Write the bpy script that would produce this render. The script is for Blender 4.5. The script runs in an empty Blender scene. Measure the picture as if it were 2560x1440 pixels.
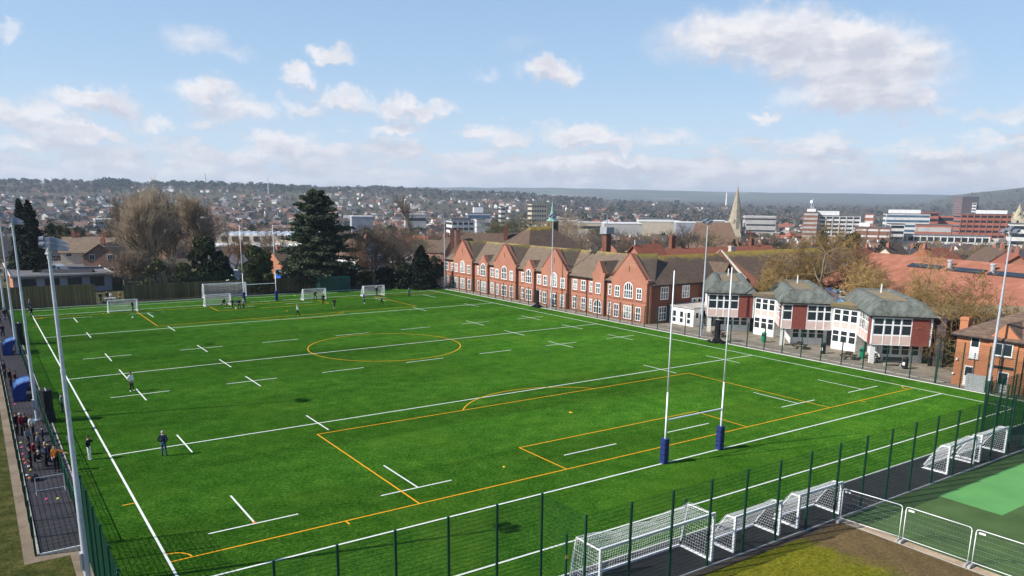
SKY_E, CLOUD_E, SUN_E, HAZE_D, EXPO = .12, .7, 5., 1.0e-4, .48
import bpy, math, random
import numpy as np
from mathutils import Vector, Matrix
rad = math.radians
rnd = random.Random(11)
SC = bpy.context.scene
COL = SC.collection
PI = math.pi

# ---------------------------------------------------------------- camera (recovered from the pitch markings)
CAM = np.array([-6.1104, -35.5674, 17.3764]); YAW, PITCH, ROLL, FPX, PPY = 0.6038, -0.2196, 0.0094, 1937.13, 935.7
def _basis():
    cy, sy, cp, sp = math.cos(YAW), math.sin(YAW), math.cos(PITCH), math.sin(PITCH)
    fw = np.array([sy*cp, cy*cp, sp]); rt = np.array([cy, -sy, 0.]); up = np.cross(rt, fw)
    c, s = math.cos(ROLL), math.sin(ROLL)
    return rt*c+up*s, -rt*s+up*c, fw
RT, UP, FW = _basis()
def ray(px, py): return FW + RT*(px-1280)/FPX + UP*(PPY-py)/FPX
def gnd(px, py, z=0.):
    d = ray(px, py); return CAM + d*((z-CAM[2])/d[2])
def horizon(px): return 492 + 24*px/2560
def bearing_xy(px, D):
    """point at distance D along the bearing of image column px"""
    a = YAW + math.atan((px-1280)/1985.)
    return CAM[0]+D*math.sin(a), CAM[1]+D*math.cos(a)
def bearing_z(px, py, D):
    a = math.atan((px-1280)/1985.)
    return CAM[2] + (horizon(px)-py)/1985.*D*math.cos(a)
cam_data = bpy.data.cameras.new('camera'); cam = bpy.data.objects.new('camera', cam_data); COL.objects.link(cam)
cam.matrix_world = Matrix(((RT[0], UP[0], -FW[0], CAM[0]), (RT[1], UP[1], -FW[1], CAM[1]), (RT[2], UP[2], -FW[2], CAM[2]), (0, 0, 0, 1)))
cam_data.sensor_width = 36.; cam_data.lens = FPX/2560*36.; cam_data.shift_y = (PPY-720)/2560.
cam_data.clip_start = .5; cam_data.clip_end = 60000.
SC.camera = cam
SC.view_settings.view_transform = 'Standard'; SC.view_settings.look = 'None'
SC.view_settings.exposure = EXPO; SC.view_settings.gamma = 1.; SC.view_settings.use_curve_mapping = False

# ---------------------------------------------------------------- meshes
class MB:
    def __init__(s): s.v = []; s.f = []; s.m = []; s.n = 0
    def add(s, vs, fs, mi=0):
        o = s.n; s.v.extend(vs); s.n += len(vs)
        for f in fs: s.f.append([i+o for i in f])
        s.m.extend([mi]*len(fs))
    def hexa(s, p, mi=0):
        s.add(p, [(3, 2, 1, 0), (4, 5, 6, 7), (0, 1, 5, 4), (1, 2, 6, 5), (2, 3, 7, 6), (3, 0, 4, 7)], mi)
    def box(s, x0, x1, y0, y1, z0, z1, mi=0):
        s.hexa([(x0, y0, z0), (x1, y0, z0), (x1, y1, z0), (x0, y1, z0), (x0, y0, z1), (x1, y0, z1), (x1, y1, z1), (x0, y1, z1)], mi)
    def obox(s, c, u, v, w, mi=0):
        """box from centre and three half vectors"""
        c, u, v, w = map(np.array, (c, u, v, w))
        s.hexa([tuple(c+a*u+b*v+e*w) for e, a, b in ((-1, -1, -1), (-1, 1, -1), (-1, 1, 1), (-1, -1, 1), (1, -1, -1), (1, 1, -1), (1, 1, 1), (1, -1, 1))], mi)
    def beam(s, p, q, w, h, mi=0, up=(0, 0, 1)):
        p, q = np.array(p, float), np.array(q, float); d = q-p; L = np.linalg.norm(d); d = d/L
        a = np.cross(d, up); na = np.linalg.norm(a)
        if na < 1e-4: a = np.array([1., 0, 0]); na = 1.
        a = a/na; b = np.cross(a, d)
        s.obox((p+q)/2, d*L/2, a*w/2, b*h/2, mi)
    def tube(s, p, q, r0, r1=None, n=6, mi=0, cap=True):
        r1 = r0 if r1 is None else r1
        p, q = np.array(p, float), np.array(q, float); d = q-p; L = np.linalg.norm(d)
        if L < 1e-6: return
        d = d/L; a = np.cross(d, (0, 0, 1.)) if abs(d[2]) < .95 else np.cross(d, (1., 0, 0)); a = a/np.linalg.norm(a); b = np.cross(d, a)
        vs = []
        for P, r in ((p, r0), (q, r1)):
            for k in range(n):
                t = 2*PI*k/n; vs.append(tuple(P+a*(r*math.cos(t))+b*(r*math.sin(t))))
        fs = [(k, (k+1) % n, n+(k+1) % n, n+k) for k in range(n)]
        if cap: fs += [tuple(range(n-1, -1, -1)), tuple(range(n, 2*n))]
        s.add(vs, fs, mi)
    def path(s, pts, r, n=6, mi=0):
        for a, b in zip(pts[:-1], pts[1:]): s.tube(a, b, r, r, n, mi)
    def ext(s, poly, d, mi=0):
        """extrude a 3D polygon along vector d"""
        n = len(poly); q = [tuple(np.array(p)+np.array(d)) for p in poly]
        s.add([tuple(p) for p in poly]+q, [tuple(range(n-1, -1, -1)), tuple(range(n, 2*n))]+[(i, (i+1) % n, n+(i+1) % n, n+i) for i in range(n)], mi)
    def poly(s, pts, mi=0): s.add([tuple(p) for p in pts], [tuple(range(len(pts)))], mi)
    def roof(s, x0, x1, y0, y1, z0, z1, over=.4, th=.15, axis='x', hip=0., mi=0):
        """gable (hip=0) or hipped roof with thickness; ridge along axis"""
        x0 -= over; x1 += over; y0 -= over; y1 += over
        zs = z0
        def shell(dz):
            if axis == 'x':
                c = (y0+y1)/2; return [(x0, y0, zs+dz), (x1, y0, zs+dz), (x1, y1, zs+dz), (x0, y1, zs+dz), (x0+hip, c, z1+dz), (x1-hip, c, z1+dz)], [(0, 1, 5, 4), (2, 3, 4, 5), (3, 0, 4), (1, 2, 5)]
            c = (x0+x1)/2; return [(x1, y0, zs+dz), (x1, y1, zs+dz), (x0, y1, zs+dz), (x0, y0, zs+dz), (c, y0+hip, z1+dz), (c, y1-hip, z1+dz)], [(0, 1, 5, 4), (2, 3, 4, 5), (3, 0, 4), (1, 2, 5)]
        a, f = shell(th); b, _ = shell(0)
        if hip <= 0: f2 = f[:2]; edge = [(0, 1), (1, 5), (5, 2), (2, 3), (3, 4), (4, 0)]
        else: f2 = f; edge = [(0, 1), (1, 2), (2, 3), (3, 0)]
        s.add(a+b, [t for t in f2]+[tuple(6+i for i in reversed(t)) for t in f2]+[(6+i, 6+j, j, i) for i, j in edge], mi)
    def build(s, name, mats, parent=None, smooth=False, loc=None, rz=None, link=True):
        me = bpy.data.meshes.new(name)
        me.from_pydata(s.v, [], s.f)
        if not isinstance(mats, (list, tuple)): mats = [mats]
        for m in mats: me.materials.append(m)
        if len(mats) > 1: me.polygons.foreach_set('material_index', s.m)
        if smooth: me.polygons.foreach_set('use_smooth', [True]*len(me.polygons))
        me.update()
        return ob(name, me, parent, loc, rz) if link else me
def ob(name, me, parent=None, loc=None, rz=None):
    o = bpy.data.objects.new(name, me); COL.objects.link(o)
    if parent is not None: o.parent = parent
    if loc is not None: o.location = loc
    if rz is not None: o.rotation_euler = (0, 0, rz)
    return o
def tag(o, label=None, cat=None, group=None, kind=None):
    if label: o['label'] = label
    if cat: o['category'] = cat
    if group: o['group'] = group
    if kind: o['kind'] = kind
    return o
def thing(name, label, cat, loc=(0, 0, 0), rz=0, group=None):
    o = bpy.data.objects.new(name, None); COL.objects.link(o); o.location = loc; o.rotation_euler = (0, 0, rz)
    o.empty_display_size = .3
    return tag(o, label, cat, group)
def copy_tree(o, loc=None, rz=None, label=None, group=None, parent=None):
    c = o.copy(); COL.objects.link(c)
    if parent is not None: c.parent = parent
    if loc is not None: c.location = loc
    if rz is not None: c.rotation_euler = (0, 0, rz)
    if label: c['label'] = label
    if group: c['group'] = group
    for ch in list(o.children): copy_tree(ch, parent=c)
    return c
def np_mesh(name, V, F, mats, mi=None):
    """V (n,3), F (m,4 or 3) arrays"""
    me = bpy.data.meshes.new(name); V = np.asarray(V, np.float32); F = np.asarray(F, np.int32); k = F.shape[1]
    me.vertices.add(len(V)); me.vertices.foreach_set('co', V.ravel())
    me.loops.add(F.size); me.loops.foreach_set('vertex_index', F.ravel())
    me.polygons.add(len(F)); me.polygons.foreach_set('loop_start', np.arange(0, F.size, k, dtype=np.int32)); me.polygons.foreach_set('loop_total', np.full(len(F), k, np.int32))
    if not isinstance(mats, (list, tuple)): mats = [mats]
    for m in mats: me.materials.append(m)
    if mi is not None: me.polygons.foreach_set('material_index', np.asarray(mi, np.int32))
    me.update(calc_edges=True); me.validate()
    return me

# ---------------------------------------------------------------- materials
class NT:
    def __init__(s, name):
        s.m = bpy.data.materials.new(name); s.m.use_nodes = True; s.t = s.m.node_tree; s.t.nodes.clear()
        s.out = s.t.nodes.new('ShaderNodeOutputMaterial'); s.b = s.t.nodes.new('ShaderNodeBsdfPrincipled'); s.t.links.new(s.b.outputs[0], s.out.inputs[0])
    def n(s, typ, **kw):
        nd = s.t.nodes.new('ShaderNode'+typ)
        for k, v in kw.items(): setattr(nd, k, v)
        return nd
    def l(s, a, b): s.t.links.new(a, b)
    def coord(s, kind='Object'): return s.n('TexCoord').outputs[kind]
    def wpos(s): return s.n('NewGeometry').outputs['Position']
    def noise(s, vec, scale, detail=4, rough=.55, out='Fac'):
        a = s.n('TexNoise'); a.inputs['Scale'].default_value = scale; a.inputs['Detail'].default_value = detail; a.inputs['Roughness'].default_value = rough
        s.l(vec, a.inputs['Vector']); return a.outputs[out]
    def ramp(s, fac, stops, interp='LINEAR'):
        r = s.n('ValToRGB'); r.color_ramp.interpolation = interp; e = r.color_ramp.elements
        while len(e) < len(stops): e.new(.5)
        for el, (p, c) in zip(e, stops): el.position = p; el.color = (*c, 1) if len(c) == 3 else c
        s.l(fac, r.inputs[0]); return r.outputs[0]
    def mix(s, fac, a, b, blend='MIX'):
        m = s.n('Mix', data_type='RGBA', blend_type=blend)
        for sock, v in ((m.inputs[0], fac), (m.inputs[6], a), (m.inputs[7], b)):
            if isinstance(v, (int, float)): sock.default_value = v
            elif isinstance(v, tuple): sock.default_value = (*v, 1) if len(v) == 3 else v
            else: s.l(v, sock)
        return m.outputs[2]
    def math(s, op, a, b=0., clamp=False):
        m = s.n('Math', operation=op, use_clamp=clamp)
        for sock, v in ((m.inputs[0], a), (m.inputs[1], b)):
            if isinstance(v, (int, float)): sock.default_value = v
            else: s.l(v, sock)
        return m.outputs[0]
    def maprange(s, v, a, b, c=0., d=1.):
        m = s.n('MapRange'); s.l(v, m.inputs[0])
        for i, x in enumerate((a, b, c, d)): m.inputs[i+1].default_value = x
        return m.outputs[0]
    def mapping(s, vec, sc=(1, 1, 1), rot=(0, 0, 0)):
        m = s.n('Mapping'); m.inputs['Scale'].default_value = sc; m.inputs['Rotation'].default_value = rot; s.l(vec, m.inputs[0]); return m.outputs[0]
    def sep(s, vec): x = s.n('SeparateXYZ'); s.l(vec, x.inputs[0]); return x.outputs
    def comb(s, x, y, z=0.):
        c = s.n('CombineXYZ')
        for i, v in enumerate((x, y, z)):
            if isinstance(v, (int, float)): c.inputs[i].default_value = v
            else: s.l(v, c.inputs[i])
        return c.outputs[0]
    def bump(s, h, strength=.3, dist=.05):
        b = s.n('Bump'); b.inputs['Strength'].default_value = strength; b.inputs['Distance'].default_value = dist; s.l(h, b.inputs['Height']); s.l(b.outputs[0], s.b.inputs['Normal'])
    def fin(s, col, rough=.85, spec=.25, metal=0.):
        if isinstance(col, tuple): s.b.inputs['Base Color'].default_value = (*col, 1)
        else: s.l(col, s.b.inputs['Base Color'])
        s.b.inputs['Roughness'].default_value = rough; s.b.inputs['Specular IOR Level'].default_value = spec; s.b.inputs['Metallic'].default_value = metal
        return s.m
def sc3(c, k): return tuple(x*k for x in c)
def mat(name, c, var=.25, scale=3., rough=.85, spec=.25, metal=0., bump=0., c2=None, detail=5):
    """plain paint / stone / cloth with blotchy variation"""
    t = NT(name); co = t.coord(); f = t.noise(co, scale, detail)
    a = sc3(c, 1-var); b = c2 if c2 else sc3(c, 1+var)
    col = t.ramp(f, [(.3, a), (.7, b)])
    if bump: t.bump(t.noise(co, scale*8, 3), bump)
    return t.fin(col, rough, spec, metal)
def brick(name, c, c2, mortar=(.32, .27, .22), scale=1., dirt=.35):
    t = NT(name); x, y, z = t.sep(t.coord()); uv = t.comb(t.math('ADD', x, y), z)
    b = t.n('TexBrick'); b.inputs['Scale'].default_value = scale; b.inputs['Brick Width'].default_value = .225; b.inputs['Row Height'].default_value = .075; b.inputs['Mortar Size'].default_value = .008
    b.inputs['Color1'].default_value = (*c, 1); b.inputs['Color2'].default_value = (*c2, 1); b.inputs['Mortar'].default_value = (*mortar, 1); t.l(uv, b.inputs['Vector'])
    d = t.noise(t.coord(), .45, 6, .65); col = t.mix(t.maprange(d, .35, .75, 0., dirt), b.outputs[0], sc3(c, .5))
    d2 = t.noise(t.coord(), 2.5, 4); col = t.mix(t.maprange(d2, .5, .8, 0., .3), col, sc3(c2, 1.35))
    return t.fin(col, .9, .15)
def tiles(name, c, c2, moss=None, zr=None, along='x'):
    """roof tiles: courses, weather streaks and, where given, lichen below the ridge at height zr (object z)"""
    t = NT(name); co = t.coord(); x, y, z = t.sep(co)
    st = t.noise(t.mapping(co, (1.6, 1.6, .25)), 1., 6, .65)
    col = t.ramp(st, [(.3, c), (.72, c2)])
    row = t.n('TexWave', bands_direction='Z'); row.inputs['Scale'].default_value = 1.6; row.inputs['Distortion'].default_value = .4; t.l(co, row.inputs['Vector'])
    col = t.mix(t.maprange(row.outputs['Fac'], .0, .3, .4, 0.), col, sc3(c, .5))
    sp = t.noise(co, 9., 3); col = t.mix(t.maprange(sp, .55, .75, 0., .45), col, sc3(c2, 1.3))
    if moss:
        w = t.math('ADD', z, t.math('MULTIPLY', t.math('SUBTRACT', t.noise(co, .7, 5, .7), .5), 2.2)); f = t.maprange(w, zr-.25, zr+.45)
        col = t.mix(t.math('MULTIPLY', f, t.maprange(t.noise(co, 6., 3), .3, .6, .35, 1.)), col, moss)
    t.bump(row.outputs['Fac'], .25, .03)
    return t.fin(col, .9, .15)
def leafmat(name, c, c2, scale=.35):
    t = NT(name); p = t.wpos(); f = t.noise(p, scale, 4, .6); oi = t.n('ObjectInfo').outputs['Random']
    f2 = t.math('ADD', f, t.math('MULTIPLY', t.math('SUBTRACT', oi, .5), .25))
    col = t.ramp(f2, [(.3, c), (.7, c2)])
    return t.fin(col, .8, .2)
def objvar(name, stops, rough=.85, var=.3, scale=.8):
    """one paint per object, picked by the object's own random number"""
    t = NT(name); oi = t.n('ObjectInfo').outputs['Random']; col = t.ramp(oi, stops, 'CONSTANT')
    col = t.mix(t.maprange(t.noise(t.wpos(), scale, 4), .35, .75, 0., var), col, (.1, .085, .075))
    return t.fin(col, rough, .2)
def islandvar(name, stops, rough=.85):
    t = NT(name); oi = t.n('NewGeometry').outputs['Random Per Island']; return t.fin(t.ramp(oi, stops, 'CONSTANT'), rough, .2)

M = {}
M['white_paint'] = mat('white_paint', (.8, .8, .8), .05, 2., .4, .4)
M['white_metal'] = mat('white_metal', (.82, .83, .85), .04, 3., .35, .5)
M['net'] = mat('net_cord', (.85, .86, .88), .05, 3., .8)
M['galv'] = mat('galvanised_steel', (.5, .54, .6), .12, 4., .45, .4, .2)
M['galv_light'] = mat('galvanised_mesh', (.6, .62, .64), .12, 4., .4, .5, .5)
M['green_metal'] = mat('green_powder_coat', (.01, .05, .03), .2, 3., .6, .15)
M['green_wire'] = mat('green_fence_wire', (.008, .04, .024), .2, 3., .75, .05)
M['blue_pad'] = mat('blue_foam_pad', (.012, .028, .13), .3, 6., .55, .35, bump=.2)
M['glass'] = NT('window_glass').fin((.025, .032, .04), .08, .6)
def _glass2():
    t = NT('window_glass_with_blind'); f = t.noise(t.coord(), 1.3, 2); return t.fin(t.ramp(f, [(.4, (.05, .06, .06)), (.6, (.42, .44, .42))]), .15, .6)
M['glass_blind'] = _glass2()
M['stone'] = mat('pale_stone', (.5, .46, .4), .15, 3., .9)
M['concrete'] = mat('concrete', (.36, .34, .31), .2, 1.2, .9, bump=.1)
M['black'] = mat('black_fabric', (.012, .012, .016), .4, 5., .9)
M['black_plastic'] = mat('black_plastic', (.02, .021, .025), .3, 5., .45)
M['dark_wood'] = mat('dark_wood', (.05, .035, .027), .4, 4., .85)
M['rubber'] = mat('rubber', (.03, .03, .032), .2, 5., .8)

# ---------------------------------------------------------------- daylight and sky
SUN_EL, SUN_AZ = rad(37.3), math.atan2(-.967, .255)        # azimuth measured from +Y towards +X
sdir = Vector((math.sin(SUN_AZ)*math.cos(SUN_EL), math.cos(SUN_AZ)*math.cos(SUN_EL), math.sin(SUN_EL)))
sl = bpy.data.lights.new('sun', 'SUN'); sl.energy = SUN_E; sl.angle = rad(.53); sl.color = (1., .95, .87)
so = bpy.data.objects.new('sun', sl); COL.objects.link(so); so.rotation_euler = sdir.to_track_quat('Z', 'Y').to_euler(); so.location = (-60, 20, 90)

def make_world():
    w = bpy.data.worlds.new('World'); SC.world = w; w.use_nodes = True; t = w.node_tree; t.nodes.clear()
    N = lambda ty, **kw: _set(t.nodes.new('ShaderNode'+ty), kw)
    def _set(n, kw):
        for k, v in kw.items(): setattr(n, k, v)
        return n
    L = t.links.new
    def mth(op, a, b=0., clamp=False):
        m = N('Math', operation=op, use_clamp=clamp)
        for s, v in ((m.inputs[0], a), (m.inputs[1], b)):
            if isinstance(v, (int, float)): s.default_value = v
            else: L(v, s)
        return m.outputs[0]
    def vmath(op, a, b):
        m = N('VectorMath', operation=op)
        for s, v in ((m.inputs[0], a), (m.inputs[1], b)):
            if isinstance(v, tuple): s.default_value = v
            else: L(v, s)
        return m.outputs['Value'] if op == 'LENGTH' else m.outputs[0]
    def mr(v, a, b, c=0., d=1., smooth=False):
        m = N('MapRange', interpolation_type='SMOOTHSTEP' if smooth else 'LINEAR'); L(v, m.inputs[0])
        for i, x in enumerate((a, b, c, d)): m.inputs[i+1].default_value = x
        return m.outputs[0]
    def noise(vec, scale, detail=5, rough=.55):
        n = N('TexNoise'); n.inputs['Scale'].default_value = scale; n.inputs['Detail'].default_value = detail; n.inputs['Roughness'].default_value = rough; L(vec, n.inputs['Vector']); return n
    sky = N('TexSky', sky_type='NISHITA'); sky.sun_disc = False; sky.sun_elevation = SUN_EL; sky.sun_rotation = SUN_AZ
    sky.altitude = 60; sky.air_density = 1.0; sky.dust_density = .6; sky.ozone_density = 2.5
    co = N('TexCoord').outputs['Generated']; sx = N('SeparateXYZ'); L(co, sx.inputs[0]); X, Y, Z = sx.outputs
    az = mth('ARCTAN2', X, Y); el = mth('ARCSINE', Z)
    # the physical sky, tinted towards the clear pale blue of the day
    rs_ = N('VectorMath', operation='SCALE'); L(sky.outputs[0], rs_.inputs[0]); rs_.inputs['Scale'].default_value = SKY_E
    tr = N('ValToRGB'); L(mr(el, 0., 1.2), tr.inputs[0]); e = tr.color_ramp.elements; k = 1/2**EXPO
    for p_, c_ in ((.05, (.6, .76, .94)), (.12, (.44, .64, .89)), (.22, (.33, .52, .79)), (.45, (.16, .3, .57))):
        x = e.new(p_); x.color = (*[v*k for v in c_], 1)
    e[0].color = (*[v*k for v in (.7, .79, .92)], 1); e[-1].color = (*[v*k for v in (.08, .18, .42)], 1)
    sm = N('Mix', data_type='RGBA'); sm.inputs[0].default_value = .8; L(rs_.outputs[0], sm.inputs[6]); L(tr.outputs[0], sm.inputs[7])
    bg = N('Background'); L(sm.outputs[2], bg.inputs[0]); bg.inputs[1].default_value = 1.
    cb = N('CombineXYZ'); L(az, cb.inputs[0]); L(el, cb.inputs[1]); P = cb.outputs[0]
    wn = noise(P, 26., 6, .62); warp = N('VectorMath', operation='SCALE'); L(vmath('SUBTRACT', wn.outputs['Color'], (.5, .5, .5)), warp.inputs[0]); warp.inputs['Scale'].default_value = .06
    Q = vmath('ADD', P, warp.outputs[0])
    def dens(Q):
        tot = None
        for (cx, cy, hw, hh, amt) in CLOUDS:
            a0 = YAW+math.atan((cx-1280)/1985.); d = ray(cx, cy); e0 = math.asin(d[2]/np.linalg.norm(d))
            v = vmath('MULTIPLY', vmath('SUBTRACT', Q, (a0, e0, 0.)), (1985./hw, 1985./hh, 0.))
            m = N('VectorMath', operation='LENGTH'); L(v, m.inputs[0])
            g = mr(m.outputs['Value'], .15, 1.45, amt, 0., True)
            tot = g if tot is None else mth('MAXIMUM', tot, g)
        return tot
    D = dens(Q)
    # broken low cumulus in the last degrees above the horizon, rows squeezed by distance
    st = N('VectorMath', operation='MULTIPLY'); L(P, st.inputs[0]); st.inputs[1].default_value = (1., 2.6, 1.)
    n2 = noise(st.outputs[0], 15., 7, .6).outputs['Fac']
    cov = N('ValToRGB'); L(mr(el, 0., .16), cov.inputs[0]); e = cov.color_ramp.elements
    for p_, v_ in ((0., .74), (.15, .68), (.32, .59), (.5, .46), (.7, .33)):
        x = e.new(p_); x.color = (v_, v_, v_, 1)
    e.remove(e[0]); e[-1].color = (.22, .22, .22, 1)
    thr = mth('SUBTRACT', 1., cov.outputs[0]); low = mr(mth('SUBTRACT', n2, thr), -.03, .13, 0., .95, True)
    fine = noise(P, 60., 6, .65).outputs['Fac']
    dens_all = mth('MAXIMUM', mr(mth('MULTIPLY', D, mr(fine, .25, .6, .72, 1.1)), .04, .82, 0., 1., True), low)
    # lit tops and grey bases: compare the cloud with itself a little higher up
    up = vmath('ADD', st.outputs[0], (-.012, .022, 0.)); n3 = noise(up, 15., 7, .6).outputs['Fac']
    rim = mr(mth('SUBTRACT', n2, n3), -.06, .1)
    puff = noise(Q, 18., 5, .6).outputs['Fac']
    Qs = vmath('ADD', Q, (-.006, .016, 0.)); Ds = dens(Qs); rim2 = mr(mth('SUBTRACT', D, Ds), -.3, .35)
    shade = mth('ADD', mth('MULTIPLY', mth('ADD', mth('MULTIPLY', rim, .45), mth('MULTIPLY', rim2, .75)), .8), mth('ADD', mr(puff, .3, .7, -.2, .28), mr(D, .55, 1., 0., -.22)), True)
    cr = N('ValToRGB'); L(shade, cr.inputs[0]); e = cr.color_ramp.elements
    e[0].position = .1; e[0].color = (.66, .67, .76, 1); e[1].position = .85; e[1].color = (1., .97, .98, 1)
    bc = N('Background'); L(cr.outputs[0], bc.inputs[0]); bc.inputs[1].default_value = CLOUD_E
    mx = N('MixShader'); L(mth('MULTIPLY', dens_all, .92, True), mx.inputs[0]); L(bg.outputs[0], mx.inputs[1]); L(bc.outputs[0], mx.inputs[2])
    o = N('OutputWorld'); L(mx.outputs[0], o.inputs[0])
    w.cycles.sampling_method = 'MANUAL'; w.cycles.sample_map_resolution = 512

CLOUDS = [(1775, 95, 170, 66, .8), (1905, 80, 160, 62, .8), (2040, 120, 220, 66, 1.), (2000, 165, 150, 50, .8), (2120, 225, 170, 60, 1.), (1930, 110, 190, 60, .9), (2130, 185, 190, 75, .95), (2225, 150, 80, 50, .9), (2065, 240, 150, 45, .8), (2265, 240, 45, 32, .85), (2310, 275, 60, 22, .5), (1960, 190, 70, 40, .5),
 (520, 105, 90, 40, .5), (590, 130, 60, 25, .4), (828, 135, 60, 24, .8), (765, 195, 45, 24, .75), (525, 230, 80, 32, .85), (600, 270, 110, 36, .7), (255, 255, 100, 36, .95), (60, 275, 120, 34, .75), (860, 250, 100, 30, .75), (760, 265, 50, 24, .6), (985, 265, 50, 34, .95), (1060, 283, 100, 26, .8), (985, 318, 70, 20, .85),
 (1365, 180, 72, 34, .95), (75, 77, 30, 18, .5), (1215, 197, 45, 24, .35), (1290, 110, 60, 24, .22), (1440, 335, 95, 32, .95), (1895, 290, 48, 18, .75), (705, 362, 100, 36, .95), (235, 342, 110, 24, .9), (130, 310, 110, 24, .7), (390, 300, 70, 20, .6), (2500, 280, 110, 24, .6), (2070, 345, 60, 18, .6), (1650, 345, 90, 24, .6), (1270, 345, 70, 28, .75), (1540, 355, 60, 18, .8), (2260, 372, 90, 18, .5), (2440, 348, 70, 16, .5), (1480, 395, 160, 24, .8), (60, 355, 80, 20, .7)]
make_world()

# even pale air round the whole scene
hz = MB(); hz.box(-15000, 15000, -15000, 15000, -90, 215)
t_ = bpy.data.materials.new('pale_air'); t_.use_nodes = True; t_.node_tree.nodes.clear()
_o = t_.node_tree.nodes.new('ShaderNodeOutputMaterial'); _v = t_.node_tree.nodes.new('ShaderNodeVolumePrincipled')
_v.inputs['Color'].default_value = (.72, .84, 1., 1); _v.inputs['Density'].default_value = HAZE_D; _v.inputs['Anisotropy'].default_value = .1
t_.node_tree.links.new(_v.outputs[0], _o.inputs['Volume'])
tag(hz.build('haze', t_), kind='stuff')
# ---------------------------------------------------------------- terrain: one sheet to the horizon
TR = [0, 190, 260, 400, 700, 1000, 1500, 2200, 3000, 4000, 5500, 7000, 9000, 14000]
TP = [0, 600, 1000, 1200, 1400, 1600, 1800, 2000, 2200, 2300, 2380, 2450, 2560, 3200]
TZ = np.array([
 [0, 0, -4, -9, -15, -15, -6, 15, 54, 40, 40, 60, 120, 110],
 [0, 0, -4, -9, -15, -15, -6, 15, 56, 40, 40, 60, 120, 110],
 [0, 0, -4, -10, -16, -17, -10, 12, 50, 40, 35, 60, 160, 140],
 [0, 0, -4, -10, -17, -19, -13, 8, 38, 30, 30, 60, 164, 140],
 [0, 0, -4, -10, -18, -21, -17, 0, 24, 20, 25, 60, 167, 140],
 [0, 0, -4, -10, -18, -22, -20, -8, 8, 10, 20, 60, 160, 140],
 [0, 0, -4, -10, -18, -22, -22, -14, -5, 0, 15, 50, 145, 130],
 [0, 0, -4, -10, -18, -22, -22, -16, -10, -5, 12, 45, 136, 120],
 [0, 0, -4, -10, -18, -22, -22, -16, -10, -5, 10, 40, 126, 110],
 [0, 0, -4, -10, -18, -22, -22, -16, -10, 0, 30, 40, 120, 110],
 [0, 0, -4, -10, -18, -22, -22, -16, -8, 10, 75, 60, 118, 110],
 [0, 0, -4, -10, -18, -22, -22, -16, -6, 18, 98, 80, 118, 110],
 [0, 0, -4, -10, -18, -22, -22, -16, -6, 28, 126, 110, 118, 110],
 [0, 0, -4, -10, -18, -22, -22, -16, -6, 30, 140, 120, 118, 110]], float)
def terr(x, y):
    x = np.asarray(x, float); y = np.asarray(y, float)
    dx, dy = x-CAM[0], y-CAM[1]; r = np.hypot(dx, dy); a = np.arctan2(dx, dy)-YAW
    a = (a+PI) % (2*PI)-PI; px = 1280+1985*np.tan(np.clip(a, -1.0, 1.0)); px = np.clip(px, 0, 3200)
    i = np.clip(np.searchsorted(TP, px)-1, 0, len(TP)-2); TPa = np.array(TP, float); u = (px-TPa[i])/(TPa[i+1]-TPa[i]); u = u*u*(3-2*u)
    lr = np.log(r+60.); TRl = np.log(np.array(TR, float)+60.); j = np.clip(np.searchsorted(TRl, lr)-1, 0, len(TR)-2); v = np.clip((lr-TRl[j])/(TRl[j+1]-TRl[j]), 0, 1); v = v*v*(3-2*v)
    z = (TZ[i, j]*(1-u)+TZ[i+1, j]*u)*(1-v)+(TZ[i, j+1]*(1-u)+TZ[i+1, j+1]*u)*v
    k = np.clip((r-230)/600., 0, 1)*np.clip(r/2500., .25, 1.6)
    z = z+k*(2.2*np.sin(x/170.+y/230.)+1.6*np.sin(x/95.-y/140.+1.)+3.*np.sin(x/700.+y/400.))
    return z
def terr1(x, y): return float(terr(x, y))
_na = 220; _rr = np.concatenate([[0.], np.geomspace(8, 14000, 110)]); _aa = YAW+np.linspace(-PI, PI, _na, endpoint=False)
_aa = YAW+PI*np.sign(np.linspace(-1, 1, _na, endpoint=False))*np.abs(np.linspace(-1, 1, _na, endpoint=False))**1.6
_X = CAM[0]+_rr[1:, None]*np.sin(_aa)[None]; _Y = CAM[1]+_rr[1:, None]*np.cos(_aa)[None]; _Z = terr(_X, _Y)-.06
_V = np.concatenate([[[CAM[0], CAM[1], -.06]], np.stack([_X, _Y, _Z], -1).reshape(-1, 3)])
_F = []
for i in range(len(_rr)-2):
    a = 1+i*_na+np.arange(_na); b = 1+i*_na+(np.arange(_na)+1) % _na; _F.append(np.stack([a, a+_na, b+_na, b], -1))
_F = np.concatenate(_F); _F = np.concatenate([_F, np.stack([np.zeros(_na//2, int), 1+np.arange(0, _na, 2), 1+(np.arange(0, _na, 2)+1) % _na, 1+(np.arange(0, _na, 2)+2) % _na], -1)])
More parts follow.
